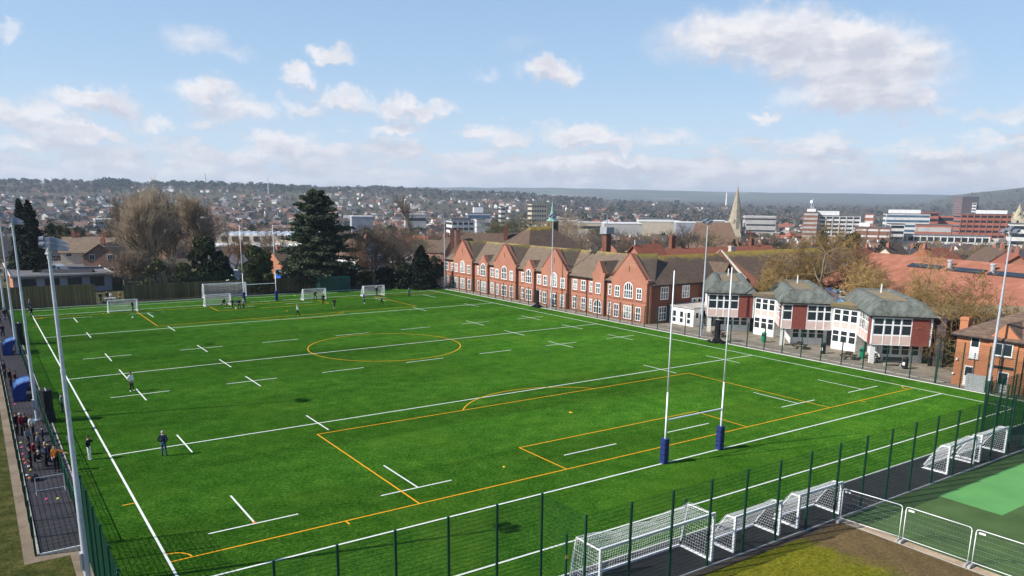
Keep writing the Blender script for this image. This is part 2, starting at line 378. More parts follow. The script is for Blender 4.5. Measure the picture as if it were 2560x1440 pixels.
def ground_mat():
    t = NT('town_and_woodland_ground'); p = t.wpos()
    a = t.ramp(t.noise(p, .012, 6, .65), [(.3, (.055, .05, .032)), (.48, (.1, .085, .055)), (.6, (.075, .085, .035)), (.75, (.12, .1, .075))])
    b = t.ramp(t.noise(p, .12, 5, .7), [(.3, (.4, .38, .36)), (.7, (1.25, 1.2, 1.15))]); c = t.mix(1., a, b, 'MULTIPLY')
    fld = t.n('TexVoronoi'); fld.inputs['Scale'].default_value = .0022; t.l(p, fld.inputs['Vector'])
    x, y, z = t.sep(p); c2 = t.ramp(t.sep(fld.outputs['Color'])[0], [(.0, (.05, .06, .03)), (.45, (.09, .12, .045)), (.7, (.13, .11, .08)), (.9, (.3, .27, .22))], 'CONSTANT')
    c = t.mix(t.math('MULTIPLY', t.maprange(z, 25., 70.), t.maprange(t.noise(p, .0016, 4), .42, .6, .1, .85)), c, c2)
    return t.fin(c, .95, .1)
_o = ob('ground', np_mesh('ground', _V, _F, ground_mat())); tag(_o, kind='structure')
for p_ in _o.data.polygons: p_.use_smooth = True

def sheet(name, pts, z, m, sub=None, h=None):
    """flat polygon as ground sheet"""
    b = MB(); b.poly([(x, y, z) for x, y in pts]); return tag(b.build(name, m), kind='structure')
def rect(name, x0, x1, y0, y1, z, m): return sheet(name, [(x0, y0), (x1, y0), (x1, y1), (x0, y1)], z, m)

# ---------------------------------------------------------------- the pitch
def turf_mat():
    t = NT('artificial_turf'); p = t.wpos()
    big = t.noise(p, .05, 4, .6); mid = t.noise(p, .7, 6, .65); fin_ = t.noise(t.mapping(p, (1, 1, .2), (0, 0, .6)), 5., 5, .75); tiny = t.noise(t.mapping(p, (1, .35, 1), (0, 0, .25)), 17., 4, .8)
    v = t.math('ADD', t.math('MULTIPLY', fin_, .5), t.math('ADD', t.math('MULTIPLY', mid, .22), t.math('MULTIPLY', tiny, .38)))
    c = t.ramp(v, [(.39, (.005, .026, .001)), (.48, (.021, .088, .007)), (.55, (.04, .132, .011)), (.65, (.13, .25, .03))])
    w = t.math('MULTIPLY', t.maprange(t.noise(p, .11, 5, .6), .5, .72), .4)
    c = t.mix(w, c, (.1, .19, .018)); c = t.mix(t.maprange(big, .42, .62, 0., .22), c, (.022, .075, .005))
    # the rolls lie across the pitch, each brushed a little differently; broad trodden patches
    x, y, z = t.sep(p); wn = t.n('TexWhiteNoise', noise_dimensions='1D'); t.l(t.math('FLOOR', t.math('MULTIPLY', y, .25)), wn.inputs['W'])
    g = t.math('ADD', t.math('MULTIPLY', wn.outputs['Value'], .22), t.maprange(t.noise(t.mapping(p, (.6, 1.7, 1)), .045, 5, .62), .35, .65, .76, 1.2))
    c = t.mix(1., c, t.comb(g, g, g), 'MULTIPLY')
    seam = t.math('PINGPONG', y, 2.); c = t.mix(t.maprange(seam, 0., .05, .35, 0.), c, (.012, .04, .004))
    t.bump(t.math('ADD', fin_, t.math('MULTIPLY', tiny, .8)), .9, .16)
    t.b.inputs['Diffuse Roughness'].default_value = 1.; return t.fin(c, .95, 0.)
M['turf'] = turf_mat()
rect('pitch', -2.62, 71.15, -9.05, 108.3, 0., M['turf'])
M['line_white'] = mat('white_line_fibre', (.68, .71, .64), .16, 9., .85, .15)
M['line_yellow'] = mat('yellow_line_fibre', (.72, .33, .012), .14, 14., .85, .15)
W_, L_, YS = 67.816, 99.467, 2.648; CX = W_/2
def hline(b, x0, x1, y, w=.11, z=.004): b.poly([(x0, y-w/2, z), (x1, y-w/2, z), (x1, y+w/2, z), (x0, y+w/2, z)])
def vline(b, x, y0, y1, w=.11, z=.004): b.poly([(x-w/2, y0, z), (x+w/2, y0, z), (x+w/2, y1, z), (x-w/2, y1, z)])
def arc(b, cx, cy, r, a0, a1, w=.1, z=.008, n=72):
    for k in range(n):
        t0, t1 = a0+(a1-a0)*k/n, a0+(a1-a0)*(k+1)/n
        b.poly([(cx+(r-w/2)*math.cos(t0), cy+(r-w/2)*math.sin(t0), z), (cx+(r+w/2)*math.cos(t0), cy+(r+w/2)*math.sin(t0), z), (cx+(r+w/2)*math.cos(t1), cy+(r+w/2)*math.sin(t1), z), (cx+(r-w/2)*math.cos(t1), cy+(r-w/2)*math.sin(t1), z)])
b = MB()
vline(b, 0, -6.4, 105.6, .13); vline(b, W_, -6.4, 105.6, .13, .004)
for y in (-6.3, 0, 22, L_/2, L_-22, L_, 105.5): hline(b, .07, W_-.07, y, .13)
HX = [(2.4, 7.3), (12.4, 17.3), (22, 26.6), (31.6, 36.3), (41.1, 45.6), (50.7, 55.6), (60.6, 65.5)]
for y in (39.6, 59.9):
    for x0, x1 in HX: hline(b, x0, x1, y)
for y in (5.05, L_-5.05):
    for x0, x1 in [(2.4, 7.3), (12.4, 17.3), (26.4, 31.3), (36.6, 41.3), (50.6, 55.4), (60.6, 65.5)]: hline(b, x0, x1, y)
for x in (4.88, 14.9, 52.95, 62.95):
    for y0, y1 in [(5.11, 9.95), (19.8, 24.7), (37, 42), (47.2, 52), (57.2, 62.2), (74.6, 79.2), (89.4, 94.3)]: vline(b, x, y0, y1, .11, .006)
tag(b.build('white_pitch_markings', M['line_white']), kind='structure')
b = MB()
for s in (0, 1):
    Y = (lambda v: v) if s == 0 else (lambda v: L_-v)
    def vl(x, a, c): vline(b, x, min(Y(a), Y(c)), max(Y(a), Y(c)), .1, .008)
    hline(b, 0.07, W_-.07, Y(YS), .1, .008)
    for dx, dy in ((20.16, 16.5), (9.16, 5.5)):
        vl(CX-dx, YS+.05, YS+dy); vl(CX+dx, YS+.05, YS+dy); hline(b, CX-dx-.05, CX+dx+.05, Y(YS+dy), .1, .0082)
    a = math.acos(5.5/9.15); arc(b, CX, Y(YS+11), 9.15, PI/2-a if s == 0 else -PI/2-a, PI/2+a if s == 0 else -PI/2+a, n=40)
    arc(b, .07, Y(YS), 1., 0 if s == 0 else -PI/2, PI/2 if s == 0 else 0, n=14); arc(b, W_-.07, Y(YS), 1., PI/2 if s == 0 else PI, PI if s == 0 else 1.5*PI, n=14)
    vl(9.15, YS-.55, YS-.05); vl(W_-9.15, YS-.55, YS-.05); hline(b, -.75, -.1, Y(YS+9.15), .1, .008)
    arc(b, CX, Y(YS+11), .09, 0, 2*PI, .18, .008, 12)
arc(b, CX, L_/2, 9.15, 0, 2*PI, n=110)
tag(b.build('yellow_pitch_markings', M['line_yellow']), kind='structure')

# ---------------------------------------------------------------- paths, verges, kerbs round the pitch
def asphalt_mat(name, c):
    t = NT(name); p = t.wpos(); f = t.noise(p, .6, 6, .65); g = t.noise(p, 30., 3, .7)
    col = t.ramp(t.math('ADD', t.math('MULTIPLY', f, .6), t.math('MULTIPLY', g, .4)), [(.32, sc3(c, .6)), (.68, sc3(c, 1.5))]); t.bump(g, .3, .02); return t.fin(col, .9, .2)
M['asphalt'] = asphalt_mat('dark_asphalt', (.024, .024, .027)); M['asphalt_warm'] = asphalt_mat('walkway_asphalt', (.042, .038, .044)); M['playground'] = asphalt_mat('playground_tarmac', (.24, .205, .16))
def speck(name, stops, scale, bmp=.5, big=.5):
    t = NT(name); p = t.wpos(); f = t.noise(p, scale, 5, .75); g = t.noise(p, big, 5, .6)
    c = t.ramp(t.math('ADD', t.math('MULTIPLY', f, .55), t.math('MULTIPLY', g, .45)), stops); t.bump(f, bmp, .05); t.b.inputs['Diffuse Roughness'].default_value = 1.; return t.fin(c, .95, .1)
M['gravel'] = speck('sandy_gravel', [(.3, (.12, .085, .06)), (.5, (.3, .23, .16)), (.7, (.48, .4, .3))], 14.)
M['verge'] = speck('mossy_verge_grass', [(.36, (.018, .027, .004)), (.46, (.05, .062, .008)), (.54, (.1, .095, .02)), (.68, (.21, .18, .06))], 7., 1., 1.1)
def soil_mat():
    t = NT('soil_with_moss'); p = t.wpos(); x, y, z = t.sep(p); f = t.noise(p, 6., 6, .8); cl = t.noise(p, 26., 4, .7); g = t.noise(p, .35, 6, .7)
    so_ = t.ramp(t.math('ADD', t.math('MULTIPLY', f, .6), t.math('MULTIPLY', cl, .4)), [(.34, (.06, .04, .02)), (.48, (.17, .115, .05)), (.56, (.23, .16, .075)), (.68, (.42, .31, .19))])
    mo = t.ramp(f, [(.34, (.07, .075, .006)), (.5, (.18, .18, .012)), (.62, (.3, .27, .03)), (.75, (.4, .3, .12))])
    w = t.math('ADD', t.maprange(x, 24., 31., .66, -.4), t.math('MULTIPLY', g, .9))
    c = t.mix(t.maprange(w, .34, .6), so_, mo); t.bump(t.math('ADD', f, t.math('MULTIPLY', cl, .6)), 1., .12); return t.fin(c, .95, .05)
M['soil'] = soil_mat()
M['bark'] = speck('dark_bark_strip', [(.3, (.03, .022, .018)), (.6, (.11, .085, .065)), (.75, (.2, .17, .14))], 12.)
M['court_dark'] = mat('dark_green_court', (.06, .105, .032), .22, .5, .85, .2, detail=8); M['court_light'] = mat('light_green_court', (.105, .29, .085), .1, .5, .85, .2)
rect('back_path', -2.6, 73.3, 108.302, 111.2, -.01, M['asphalt'])
rect('goal_store_path', 13.9, 56.2, -12.2, -9.052, -.004, M['asphalt'])
rect('left_walkway', -5.15, -2.622, 7.05, 112., -.006, M['asphalt_warm'])
rect('left_gravel_strip', -5.85, -5.152, 6.2, 112., -.012, M['gravel']); rect('left_gravel_strip', -5.15, -2.622, 6.2, 7.048, -.012, M['gravel']); rect('left_gravel_strip', -3.9, -2.625, -9., 6.198, -.012, M['gravel'])
rect('left_verge', -30., -3.902, -30., 6.198, -.02, M['verge']); rect('left_verge', -30., -5.852, 6.2, 112., -.02, M['verge'])
rect('playground', 71.15, 100., -16., 120., -.012, M['playground'])
rect('green_court', 32.9, 71.1, -40., -12.32, -.012, M['court_dark']); rect('corner_path', 56.2, 71.1, -12.32, -9.16, -.014, M['asphalt'])
for (x0, x1, y0, y1) in ((40.9, 53, -17.2, -13.6), (40.9, 53, -24, -18.5), (54.5, 67, -24, -13.6)): rect('court_panel', x0, x1, y0, y1, -.006, M['court_light'])
# soil mound with its gravel edge near the camera
def mound(x, y):
    return .01+.55*np.clip((-12.9-y)/5., 0, 1)**1.2*np.clip((32.2-x)/6., 0, 1)+(.05+.05*np.sin(x*1.3+y)+.03*np.sin(3.1*x-2.3*y))*np.clip((-13.2-y), 0, 1)*np.clip(32.2-x, 0, 1)
gx, gy = np.linspace(-4, 32.2, 120), np.linspace(-34, -12.75, 80); XX, YY = np.meshgrid(gx, gy, indexing='ij')
V = np.stack([XX, YY, mound(XX, YY)], -1).reshape(-1, 3); i, j = np.meshgrid(np.arange(119), np.arange(79), indexing='ij'); a = (i*80+j).ravel(); F = np.stack([a, a+80, a+81, a+1], -1)
o = tag(ob('bare_soil_bank', np_mesh('bare_soil_bank', V, F, M['soil'])), kind='structure'); o.data.polygons.foreach_set('use_smooth', [True]*len(F))
rect('bark_strip', 13.8, 32.2, -12.76, -12.202, -.008, M['bark']); rect('gravel_edge', 32.2, 32.898, -40., -12.202, -.008, M['gravel']); rect('near_verge', -3.9, 13.8, -12.76, -9.25, -.015, M['verge'])
def kerb(name, x0, x1, y0, y1, h=.06, m=None):
    b = MB(); b.box(x0, x1, y0, y1, -.04, h); return tag(b.build(name, m or M['concrete']), kind='structure')
M['kerb'] = mat('pale_kerb', (.6, .6, .57), .12, 2., .85)
kerb('kerb', 71.15, 71.27, -9.05, 108.3, .05, M['kerb']); kerb('kerb', -2.6, 71.15, 108.3, 108.4, .05, M['kerb']); kerb('kerb', 13.9, 71.15, -9.15, -9.05, .05, M['kerb'])
kerb('kerb', 13.9, 56.2, -12.3, -12.2, .05); kerb('kerb', -5.25, -5.15, 7., 112., .07); kerb('kerb', -5.15, -3.3, 6.95, 7.05, .07, M['kerb']); kerb('kerb', -2.62, -2.55, -9., 108.3, .04); kerb('kerb', 32.14, 32.2, -40, -12.76, .04); kerb('kerb', 72.75, 72.9, 2.2, 108, .05)
# ---------------------------------------------------------------- mesh fences: posts and panels of welded wire
PANELS = {}
def wire(V, F, p, q, r):
    """one straight wire, three sided"""
    p = np.array(p, float); q = np.array(q, float); d = q-p; d /= np.linalg.norm(d); a = np.cross(d, (0, 1, 0)) if abs(d[1]) < .9 else np.cross(d, (1, 0, 0)); a /= np.linalg.norm(a); b = np.cross(d, a); o = len(V)
    for P in (p, q):
        for k in range(3): V.append(P+r*(a*math.cos(2.0944*k)+b*math.sin(2.0944*k)))
    for k in range(3): F.append((o+k, o+(k+1) % 3, o+3+(k+1) % 3, o+3+k))
def panel_mesh(w, h, z0=.05, dv=.05, dh=.2, m='green_wire', rv=.0028, rh=.0045):
    k = (round(w, 2), round(h, 2), dv, dh, m, rv)
    if k not in PANELS:
        V, F = [], []
        for i in range(int(w/dv)+1): wire(V, F, (i*dv, 0, z0), (i*dv, 0, h), rv)
        for i in range(int((h-z0)/dh)+1):
            for e in (-.008, .008): wire(V, F, (0, e, z0+i*dh), (w, e, z0+i*dh), rh)
        PANELS[k] = np_mesh('panel', V, F, M[m])
    return PANELS[k]
def fence(label, p0, p1, h, step=2.53, post=.09, cat='fence', m='green_metal', mw='green_wire', first=True, last=True, group=None, rail=False, postdh=.06, **kw):
    p0, p1 = np.array(p0, float), np.array(p1, float); L = np.linalg.norm(p1-p0); n = max(1, round(L/step)); st = L/n; a = math.atan2(*(p1-p0)[::-1])
    f = thing('mesh_fence', label, cat, (p0[0], p0[1], 0), a, group)
    b = MB(); b.box(-post/2, post/2, -post/2, post/2, -.1, h+postdh); b.box(-post/2-.005, post/2+.005, -post/2-.005, post/2+.005, h+postdh, h+postdh+.015)
    b.box(-.012, .012, post/2, post/2+.012, .1, h)
    pm = b.build('post', M[m], link=False); pan = panel_mesh(st-post, h, m=mw, **kw)
    for i in range(n+1):
        if (i == 0 and not first) or (i == n and not last): continue
        ob('post', pm, f, (i*st, 0, 0))
    for i in range(n): ob('panel', pan, f, (i*st+post/2, 0, 0))
    if rail:
        b = MB()
        for z in ([h] if rail is True else rail): b.tube((0, 0, z), (L, 0, z), .025, n=8)
        b.build('rail', M[m], f)
    return f
fence('tall green wire fence of the goal store, nearest the camera', (13.87, -12.2), (55.6, -12.2), 4.45, 2.54)
fence('tall green wire fence along the pitch end left of the goal store', (-3.3, -9.2), (13.8, -9.2), 4.45, 2.54)
fence('short green wire fence closing the left end of the goal store', (13.84, -12.14), (13.84, -9.26), 4.45, 2.9, first=False, last=False)
fence('green wire fence in front of the red brick school', (71.5, 2.6), (71.5, 108.2), 3., 2.55)
fence('tall dense green wire fence closing the near right corner of the pitch', (55.7, -9.2), (71.5, -9.2), 4.45, 2.2, rv=.0055, rh=.008)
fence('tall green wire fence between the brick house and the corner of the pitch', (71.5, -9.1), (71.5, 2.5), 4.45, 2.3, rv=.004, rh=.006)
fence('short green wire fence crossing the far right end of the goal store', (55.62, -12.1), (55.62, -9.1), 4.45, 1.5, rv=.0055, rh=.008)
fence('high green wire fence behind the far goal line by the dark yew', (54.6, 110.9), (73.2, 108.6), 4.4, 2.6)
fence('high green wire fence above the timber fence behind the far goals', (14.3, 111.5), (54.5, 111.5), 4.4, 3.05)
fence('green wire fence between the school corner and the far pitch corner', (71.5, 108.3), (75.6, 108.5), 4., 2.)
fence('low green rail fence between the walkway of spectators and the touchline', (-3.05, 7.1), (-3.05, 107.5), 1.2, 2.5, rail=True, rv=.004, rh=.006)
fence('green wire fence along the outer edge of the spectators walkway', (-5.32, 7.), (-5.32, 108), 2., 2.53, rv=.004, rh=.006)
fence('tall green wire fence along the near touchline behind the closest floodlight', (-3.2, -9.1), (-3.2, 7.), 4.45, 2.3, rv=.005, rh=.007)
fence('low green fence across the near end of the walkway', (-5.26, 7.), (-3.3, 7.), 2., 1.9, first=False, last=False)
# two slim posts with a sagging cord at the mouth of the goal store
b = MB(); b.box(-.045, .045, -.045, .045, 0, 2.2); b.box(-.055, .055, -.055, .055, 2.2, 2.23)
for k in range(9): b.box(-.05, .05, -.05, .05, .2+.22*k, .215+.22*k)
t1 = b.build('store_post', M['green_metal'], loc=(15.2, -9.3, 0)); tag(t1, 'short green post with a yellow tag at the left of the goal store mouth', 'post')
q = MB(); q.box(-.09, .09, -.06, -.046, 1.0, 1.16); q.build('yellow_tag', mat('yellow_tag', (.75, .5, .08), .1), t1)
t2 = tag(ob('store_post', t1.data), 'short plain green post behind the large white goal', 'post'); t2.location = (23.2, -9.3, 0)
b = MB(); pts = [(15.2+8*k/14, -9.3, 2.1-.8*math.sin(PI*k/14)) for k in range(15)]; b.path(pts, .012, 5); tag(b.build('cord', M['black']), 'dark cord sagging between the two posts of the goal store', 'cord')

# ---------------------------------------------------------------- floodlight masts
M['lamp'] = mat('dull_lamp_metal', (.2, .22, .25), .2, 3., .5, .5, .3)
def mast(label, x, y, h, aim, cabinet=True):
    r = thing('floodlight_mast', label, 'floodlight', (x, y, 0), aim, 'floodlight masts round the pitch')
    b = MB(); b.tube((0, 0, 0), (0, 0, h*.34), .15, .125, 14, 0, True); b.tube((0, 0, h*.34), (0, 0, h*.67), .112, .095, 14); b.tube((0, 0, h*.67), (0, 0, h), .083, .066, 14)
    for z in (.34, .67): b.tube((0, 0, h*z-.1), (0, 0, h*z+.05), .14-.05*z, n=14)
    b.tube((0, 0, 0), (0, 0, .05), .28, n=12); b.build('pole', M['galv'], r)
    if cabinet:
        b = MB(); b.box(-.22, -.13, -.17, .17, .9, 1.7); b.build('hatch', M['galv_light'], r)
    b = MB(); b.beam((.05, -.62, h+.05), (.05, .62, h+.05), .09, .09); b.beam((.05, -.3, h+.3), (.05, .3, h+.3), .06, .06); b.tube((0, 0, h-.25), (0, 0, h+.34), .09, n=10)
    b.build('crossarm', M['galv'], r)
    for k, (yy, zz, tl) in enumerate(((-.5, .2, .12), (0., .4, .12), (.5, .2, .12))):
        b = MB()
        # lamp housing: round rear can, flared flat hood reaching towards the pitch
        c, s = math.cos(tl), math.sin(tl)
        def P(u, v, w): return (.12+u*c+w*s, yy+v, h+zz-u*s+w*c)
        if True:
            ring = [(-.3, .08, .04, .1), (-.25, .17, -.02, .2), (-.05, .21, -.03, .27), (.2, .22, -.02, .22), (.62, .27, .01, .06)]
            vs = []; 
            for u, hw, lo, hi in ring:
                vs += [P(u, -hw, lo), P(u, hw, lo), P(u, hw*.75, hi), P(u, -hw*.75, hi)]
            fs = [(3, 2, 1, 0), (16, 17, 18, 19)]
            for q in range(4):
                for e in range(4): fs.append((q*4+e, q*4+(e+1) % 4, q*4+4+(e+1) % 4, q*4+4+e))
            b.add(vs, fs)
        b.tube(P(-.45, 0, .12), P(-.28, 0, .12), .11, .16, 10)
        l = b.build('lamp', M['lamp'], r)
        b = MB(); b.path([P(-.1, -.3, .05), P(-.2, -.3, -.2), P(-.05, 0, -.3), P(-.2, .3, -.2), P(-.1, .3, .05)], .025, 6); b.build('bracket', M['galv_light'], l)
        b = MB(); b.poly([P(.02, -.17, -.045), P(.02, .17, -.045), P(.58, .22, -.012), P(.58, -.22, -.012)]); b.build('lens', M['glass'], l)
    return r
mast('closest grey floodlight mast at the left, its lamps above the flat roofed pavilion', -3.55, 2.1, 15.1, -.1)
mast('grey floodlight mast left of centre line beside the two blue dugouts', -3.48, 34.85, 15.2, -.1)
mast('grey floodlight mast at the very left edge, beyond the blue dugouts', -3.4, 67.3, 15.1, -.1)
mast('farthest grey floodlight mast on the left touchline near the timber fence', -3.4, 99.5, 15.1, -.1)
mast('floodlight mast at the far corner of the brick school', 74.0, 105.5, 14., PI, False)
mast('floodlight mast in front of the middle of the red brick school', 71.95, 66.3, 14.8, PI)
mast('floodlight mast between the brick school and the white teaching block', 72.9, 34.5, 14.75, PI)
mast('floodlight mast at the right in front of the orange brick house', 71.6, -2.4, 14.9, PI)

# ---------------------------------------------------------------- rugby posts
def rugby(label, y):
    r = thing('rugby_goal', label, 'rugby posts', (CX, y, 0), 0, 'rugby goals at both ends')
    for s in (-1, 1):
        b = MB(); b.tube((2.8*s, 0, 0), (2.8*s, 0, 5), .06, .055, 10); b.tube((2.8*s, 0, 5), (2.8*s, 0, 13.1), .055, .035, 10); b.build('upright', M['white_metal'], r, True)
        b = MB(); x = 2.8*s
        b.add([(x+a*.23, c*.23, z) for z in (.02, 1.75) for a, c in ((-1, -.8), (-.8, -1), (.8, -1), (1, -.8), (1, .8), (.8, 1), (-.8, 1), (-1, .8))], [tuple(range(7, -1, -1)), tuple(range(8, 16))]+[(i, (i+1) % 8, 8+(i+1) % 8, 8+i) for i in range(8)])
        p = b.build('post_pad', M['blue_pad'], r)
        b = MB()
        for z in (.3, .65, 1., 1.35): b.box(x-.236, x+.236, -.236, .236, z, z+.035)
        b.build('strap', M['black'], p)
    b = MB(); b.tube((-2.75, 0, 3.05), (2.75, 0, 3.05), .05, n=10); b.build('crossbar', M['white_metal'], r)
    return r
rugby('nearer tall white rugby goal with two blue padded uprights', 0.)
rugby('farther white rugby goal with blue pads before the timber fence', L_)

# ---------------------------------------------------------------- football goals
def net_surf(V, F, fn, nu, nv, r, su=1, sv=1):
    for i in range(nu+1):
        pts = [fn(i/nu, j/(nv*sv)) for j in range(nv*sv+1)]
        for a, c in zip(pts[:-1], pts[1:]):
            if np.linalg.norm(np.array(a)-c) > 1e-4: wire(V, F, a, c, r)
    for j in range(nv+1):
        pts = [fn(i/(nu*su), j/nv) for i in range(nu*su+1)]
        for a, c in zip(pts[:-1], pts[1:]):
            if np.linalg.norm(np.array(a)-c) > 1e-4: wire(V, F, a, c, r)
GM = {}
def goal_meshes(key, w, h, dt, db, tube, cell, cord, sag, hump=False):
    g = {}
    b = MB(); b.box(-tube, tube, -tube*.8, tube*.8, 0, h); g['post'] = b.build('post', M['white_metal'], link=False)
    b = MB(); b.box(-w/2-tube, w/2+tube, -tube*.8, tube*.8, h, h+2*tube); g['crossbar'] = b.build('crossbar', M['white_metal'], link=False)
    t = tube*.75; b = MB(); b.box(-t, t, tube*.8, db-t, 0, 2*t); g['side_bar'] = b.build('side_bar', M['white_metal'], link=False)
    b = MB(); b.box(-w/2-t, w/2+t, db-t, db+t, 0, 2*t); g['back_bar'] = b.build('back_bar', M['white_metal'], link=False)
    b = MB(); b.tube((0, dt, h-.03), (0, db, .12), .035, n=8); b.tube((0, .0, h), (0, dt, h-.03), .035, n=8); g['stay'] = b.build('stay', M['white_metal'], link=False)
    b = MB(); b.tube((-.05, db+.05, .16), (.05, db+.05, .16), .15, n=12); g['wheel'] = b.build('wheel', M['rubber'], link=False)
    V, F = [], []; Lr = dt; Lb = math.hypot(db-dt, h); tot = Lr+Lb
    def top(u, v):   # v runs from crossbar over the top and down the back
        x = (u-.5)*w; s = v*tot; e = 1-(2*u-1)**2
        if s < Lr: return np.array((x, s, h+.05-sag*e*(s/max(Lr, .01))+(.12*abs(math.sin(3.2*PI*u))*(s/Lr) if hump else 0)))
        q = (s-Lr)/Lb; return np.array((x, dt+(db-dt)*q+.1*math.sin(PI*q), (h+.05)*(1-q)+.04-sag*e*(1-q)+(.12*abs(math.sin(3.2*PI*u))*(1-q) if hump else 0)))
    net_surf(V, F, top, int(w/cell), max(4, int(tot/cell)), cord)
    for sx in (-1, 1):
        def side(u, v):
            z = h*v; yb = db+(dt-db)*v; return np.array((sx*w/2, u*yb, .03+z))
        net_surf(V, F, side, max(3, int(db/cell)), max(3, int(h/cell)), cord)
    g['net'] = np_mesh('net', V, F, M['net']); g['dim'] = (w, h); GM[key] = g; return g
def goal(key, label, x, y, rz, wheels=True, group=None):
    g = GM[key]; w, h = g['dim']
    r = thing('football_goal', label, 'football goal', (x, y, 0), rz, group)
    for s in (-1, 1):
        ob('post', g['post'], r, (s*w/2, 0, 0)); ob('side_bar', g['side_bar'], r, (s*w/2, 0, 0)); ob('stay', g['stay'], r, (s*w/2, 0, 0))
        if wheels: ob('wheel', g['wheel'], r, (s*w/2, 0, 0))
    ob('crossbar', g['crossbar'], r); ob('back_bar', g['back_bar'], r); ob('net', g['net'], r)
    return r
goal_meshes('big', 7.32, 2.44, 1.7, 2.1, .065, .16, .0068, .35, True)
goal_meshes('small', 3.75, 1.85, .55, 1.6, .065, .15, .0072, .06)
goal_meshes('far_small', 4.1, 1.85, .55, 1.5, .06, .15, .007, .06)
goal_meshes('far_big', 7.4, 2.44, .9, 1.8, .06, .17, .008, .5)
GS = 'goals stored on the asphalt strip'; GF = 'small goals set up on the far goal line'
goal('big', 'full size white goal stored nearest the camera', 18.7, -11.9, 0., group=GS)
goal('small', 'small white goal stored right beside the full size goal', 25.9, -11.85, .02, group=GS)
goal('small', 'small white goal stored in front of the steel site fence', 31.25, -11.85, -.02, group=GS)
goal('small', 'small white goal stored alone farther up the asphalt strip', 47.15, -11.8, .03, group=GS)
goal('small', 'small white goal tucked into the far end of the asphalt strip', 51.6, -11.8, .0, group=GS)
goal('far_small', 'small white goal at the left with a player in navy standing in it', 12.0, 97.2, 0., False, GF)
goal('far_small', 'small white goal before the big goal, its keeper crouching', 26.3, 97.3, 0., False, GF)
goal('far_small', 'small white goal before the green container, keeper in black inside', 42.9, 97.4, 0., False, GF)
goal('far_small', 'small white goal farthest right with a coach standing in it', 54.2, 97.1, 0., False, GF)
goal('far_big', 'big white goal parked against the timber fence', 30.5, 108.9, 0., False)

# ---------------------------------------------------------------- steel site fence panels by the court
def site_panel(label, x0, y0, x1, y1):
    L = math.hypot(x1-x0, y1-y0); r = thing('site_fence_panel', label, 'temporary fence', (x0, y0, 0), math.atan2(y1-y0, x1-x0), 'steel site fence panels along the court')
    b = MB(); h = 2.; rr = .021; c = .13
    loop = [(0.05, 0, .12), (.05, 0, h-c), (.09, 0, h-.04), (.05+c, 0, h), (L-.05-c, 0, h), (L-.09, 0, h-.04), (L-.05, 0, h-c), (L-.05, 0, .12)]
    b.path(loop, rr, 8); b.tube((.05, 0, .25), (L-.05, 0, .25), rr*.8, n=8); b.build('frame', M['white_metal'], r, True)
    V, F = [], []
    for i in range(int((L-.1)/.14)): wire(V, F, (.1+.14*i, 0, .25), (.1+.14*i, 0, h), .0006)
    for i in range(6): wire(V, F, (.05, 0, .45+.27*i), (L-.05, 0, .45+.27*i), .0018)
    ob('wire_infill', np_mesh('wire_infill', V, F, M['galv']), r)
    for x in (.05, L-.05):
        b = MB(); b.box(x-.07, x+.07, -.32, .32, 0, .13); b.box(x-.05, x+.05, -.2, .2, .13, .16); b.build('foot', M['concrete'], r)
    b = MB(); b.box(L*.04+.05, L*.04+.35, -.028, -.02, h-.2, h-.1); b.build('tag_plate', M['white_paint'], r)
    return r
site_panel('steel site fence panel whose left end meets the stored goals', 32.15, -12.55, 32.5, -15.85)
site_panel('middle steel site fence panel beside the bare soil', 32.5, -15.95, 32.6, -19.3)
site_panel('steel site fence panel at the bottom right corner', 32.6, -19.4, 32.7, -22.8)
site_panel('steel site fence panel by the dense green corner fence', 57.2, -13.2, 57.2, -16.6)
site_panel('steel site fence panel at the right edge beyond the green court', 57.2, -16.7, 57.2, -20.1)

# ---------------------------------------------------------------- timber fence, container, shelters, net bundles, bins, tables
def timber_mat():
    t = NT('vertical_timber_boards'); x, y, z = t.sep(t.coord()); u = t.math('ADD', x, y)
    cell = t.n('TexWhiteNoise', noise_dimensions='1D'); t.l(t.math('FLOOR', t.math('MULTIPLY', u, 7.)), cell.inputs['W'])
    col = t.ramp(cell.outputs['Value'], [(0., (.12, .088, .042)), (.5, (.19, .14, .065)), (1., (.26, .195, .095))]); fr = t.math('FRACT', t.math('MULTIPLY', u, 7.))
    col = t.mix(t.maprange(fr, .88, .97), col, (.02, .017, .012)); n = t.noise(t.mapping(t.coord(), (6, 6, .8)), 1.5, 4); col = t.mix(t.maprange(n, .4, .75, 0., .5), col, (.06, .05, .03))
    return t.fin(col, .9, .1)
M['timber'] = timber_mat()
def timber_fence(label, pts, h):
    r = thing('timber_fence', label, 'fence')
    for (x0, y0), (x1, y1) in zip(pts[:-1], pts[1:]):
        b = MB(); b.beam((x0, y0, h/2), (x1, y1, h/2), .05, h); b.beam((x0, y0-.045, h*.3), (x1, y1-.045, h*.3), .04, .1); b.beam((x0, y0-.045, h*.85), (x1, y1-.045, h*.85), .04, .1)
        b.beam((x0, y0, h+.02), (x1, y1, h+.02), .1, .04); b.build('board_panel', M['timber'], r)
    return r
timber_fence('brown close board timber fence behind the far goals', [(14.4, 112.), (22, 112.), (30, 112.), (38, 112.), (46, 112.), (55.5, 112.)], 2.6)
timber_fence('tall brown timber fence left of the gateway, before the pavilion', [(-9., 110.6), (-4, 110.4), (3, 110.2), (9.8, 110.)], 3.3)
timber_fence('weathered orange garden fence running back behind the timber fence', [(16.8, 128.), (17.5, 137), (18.6, 146.)], 1.9)
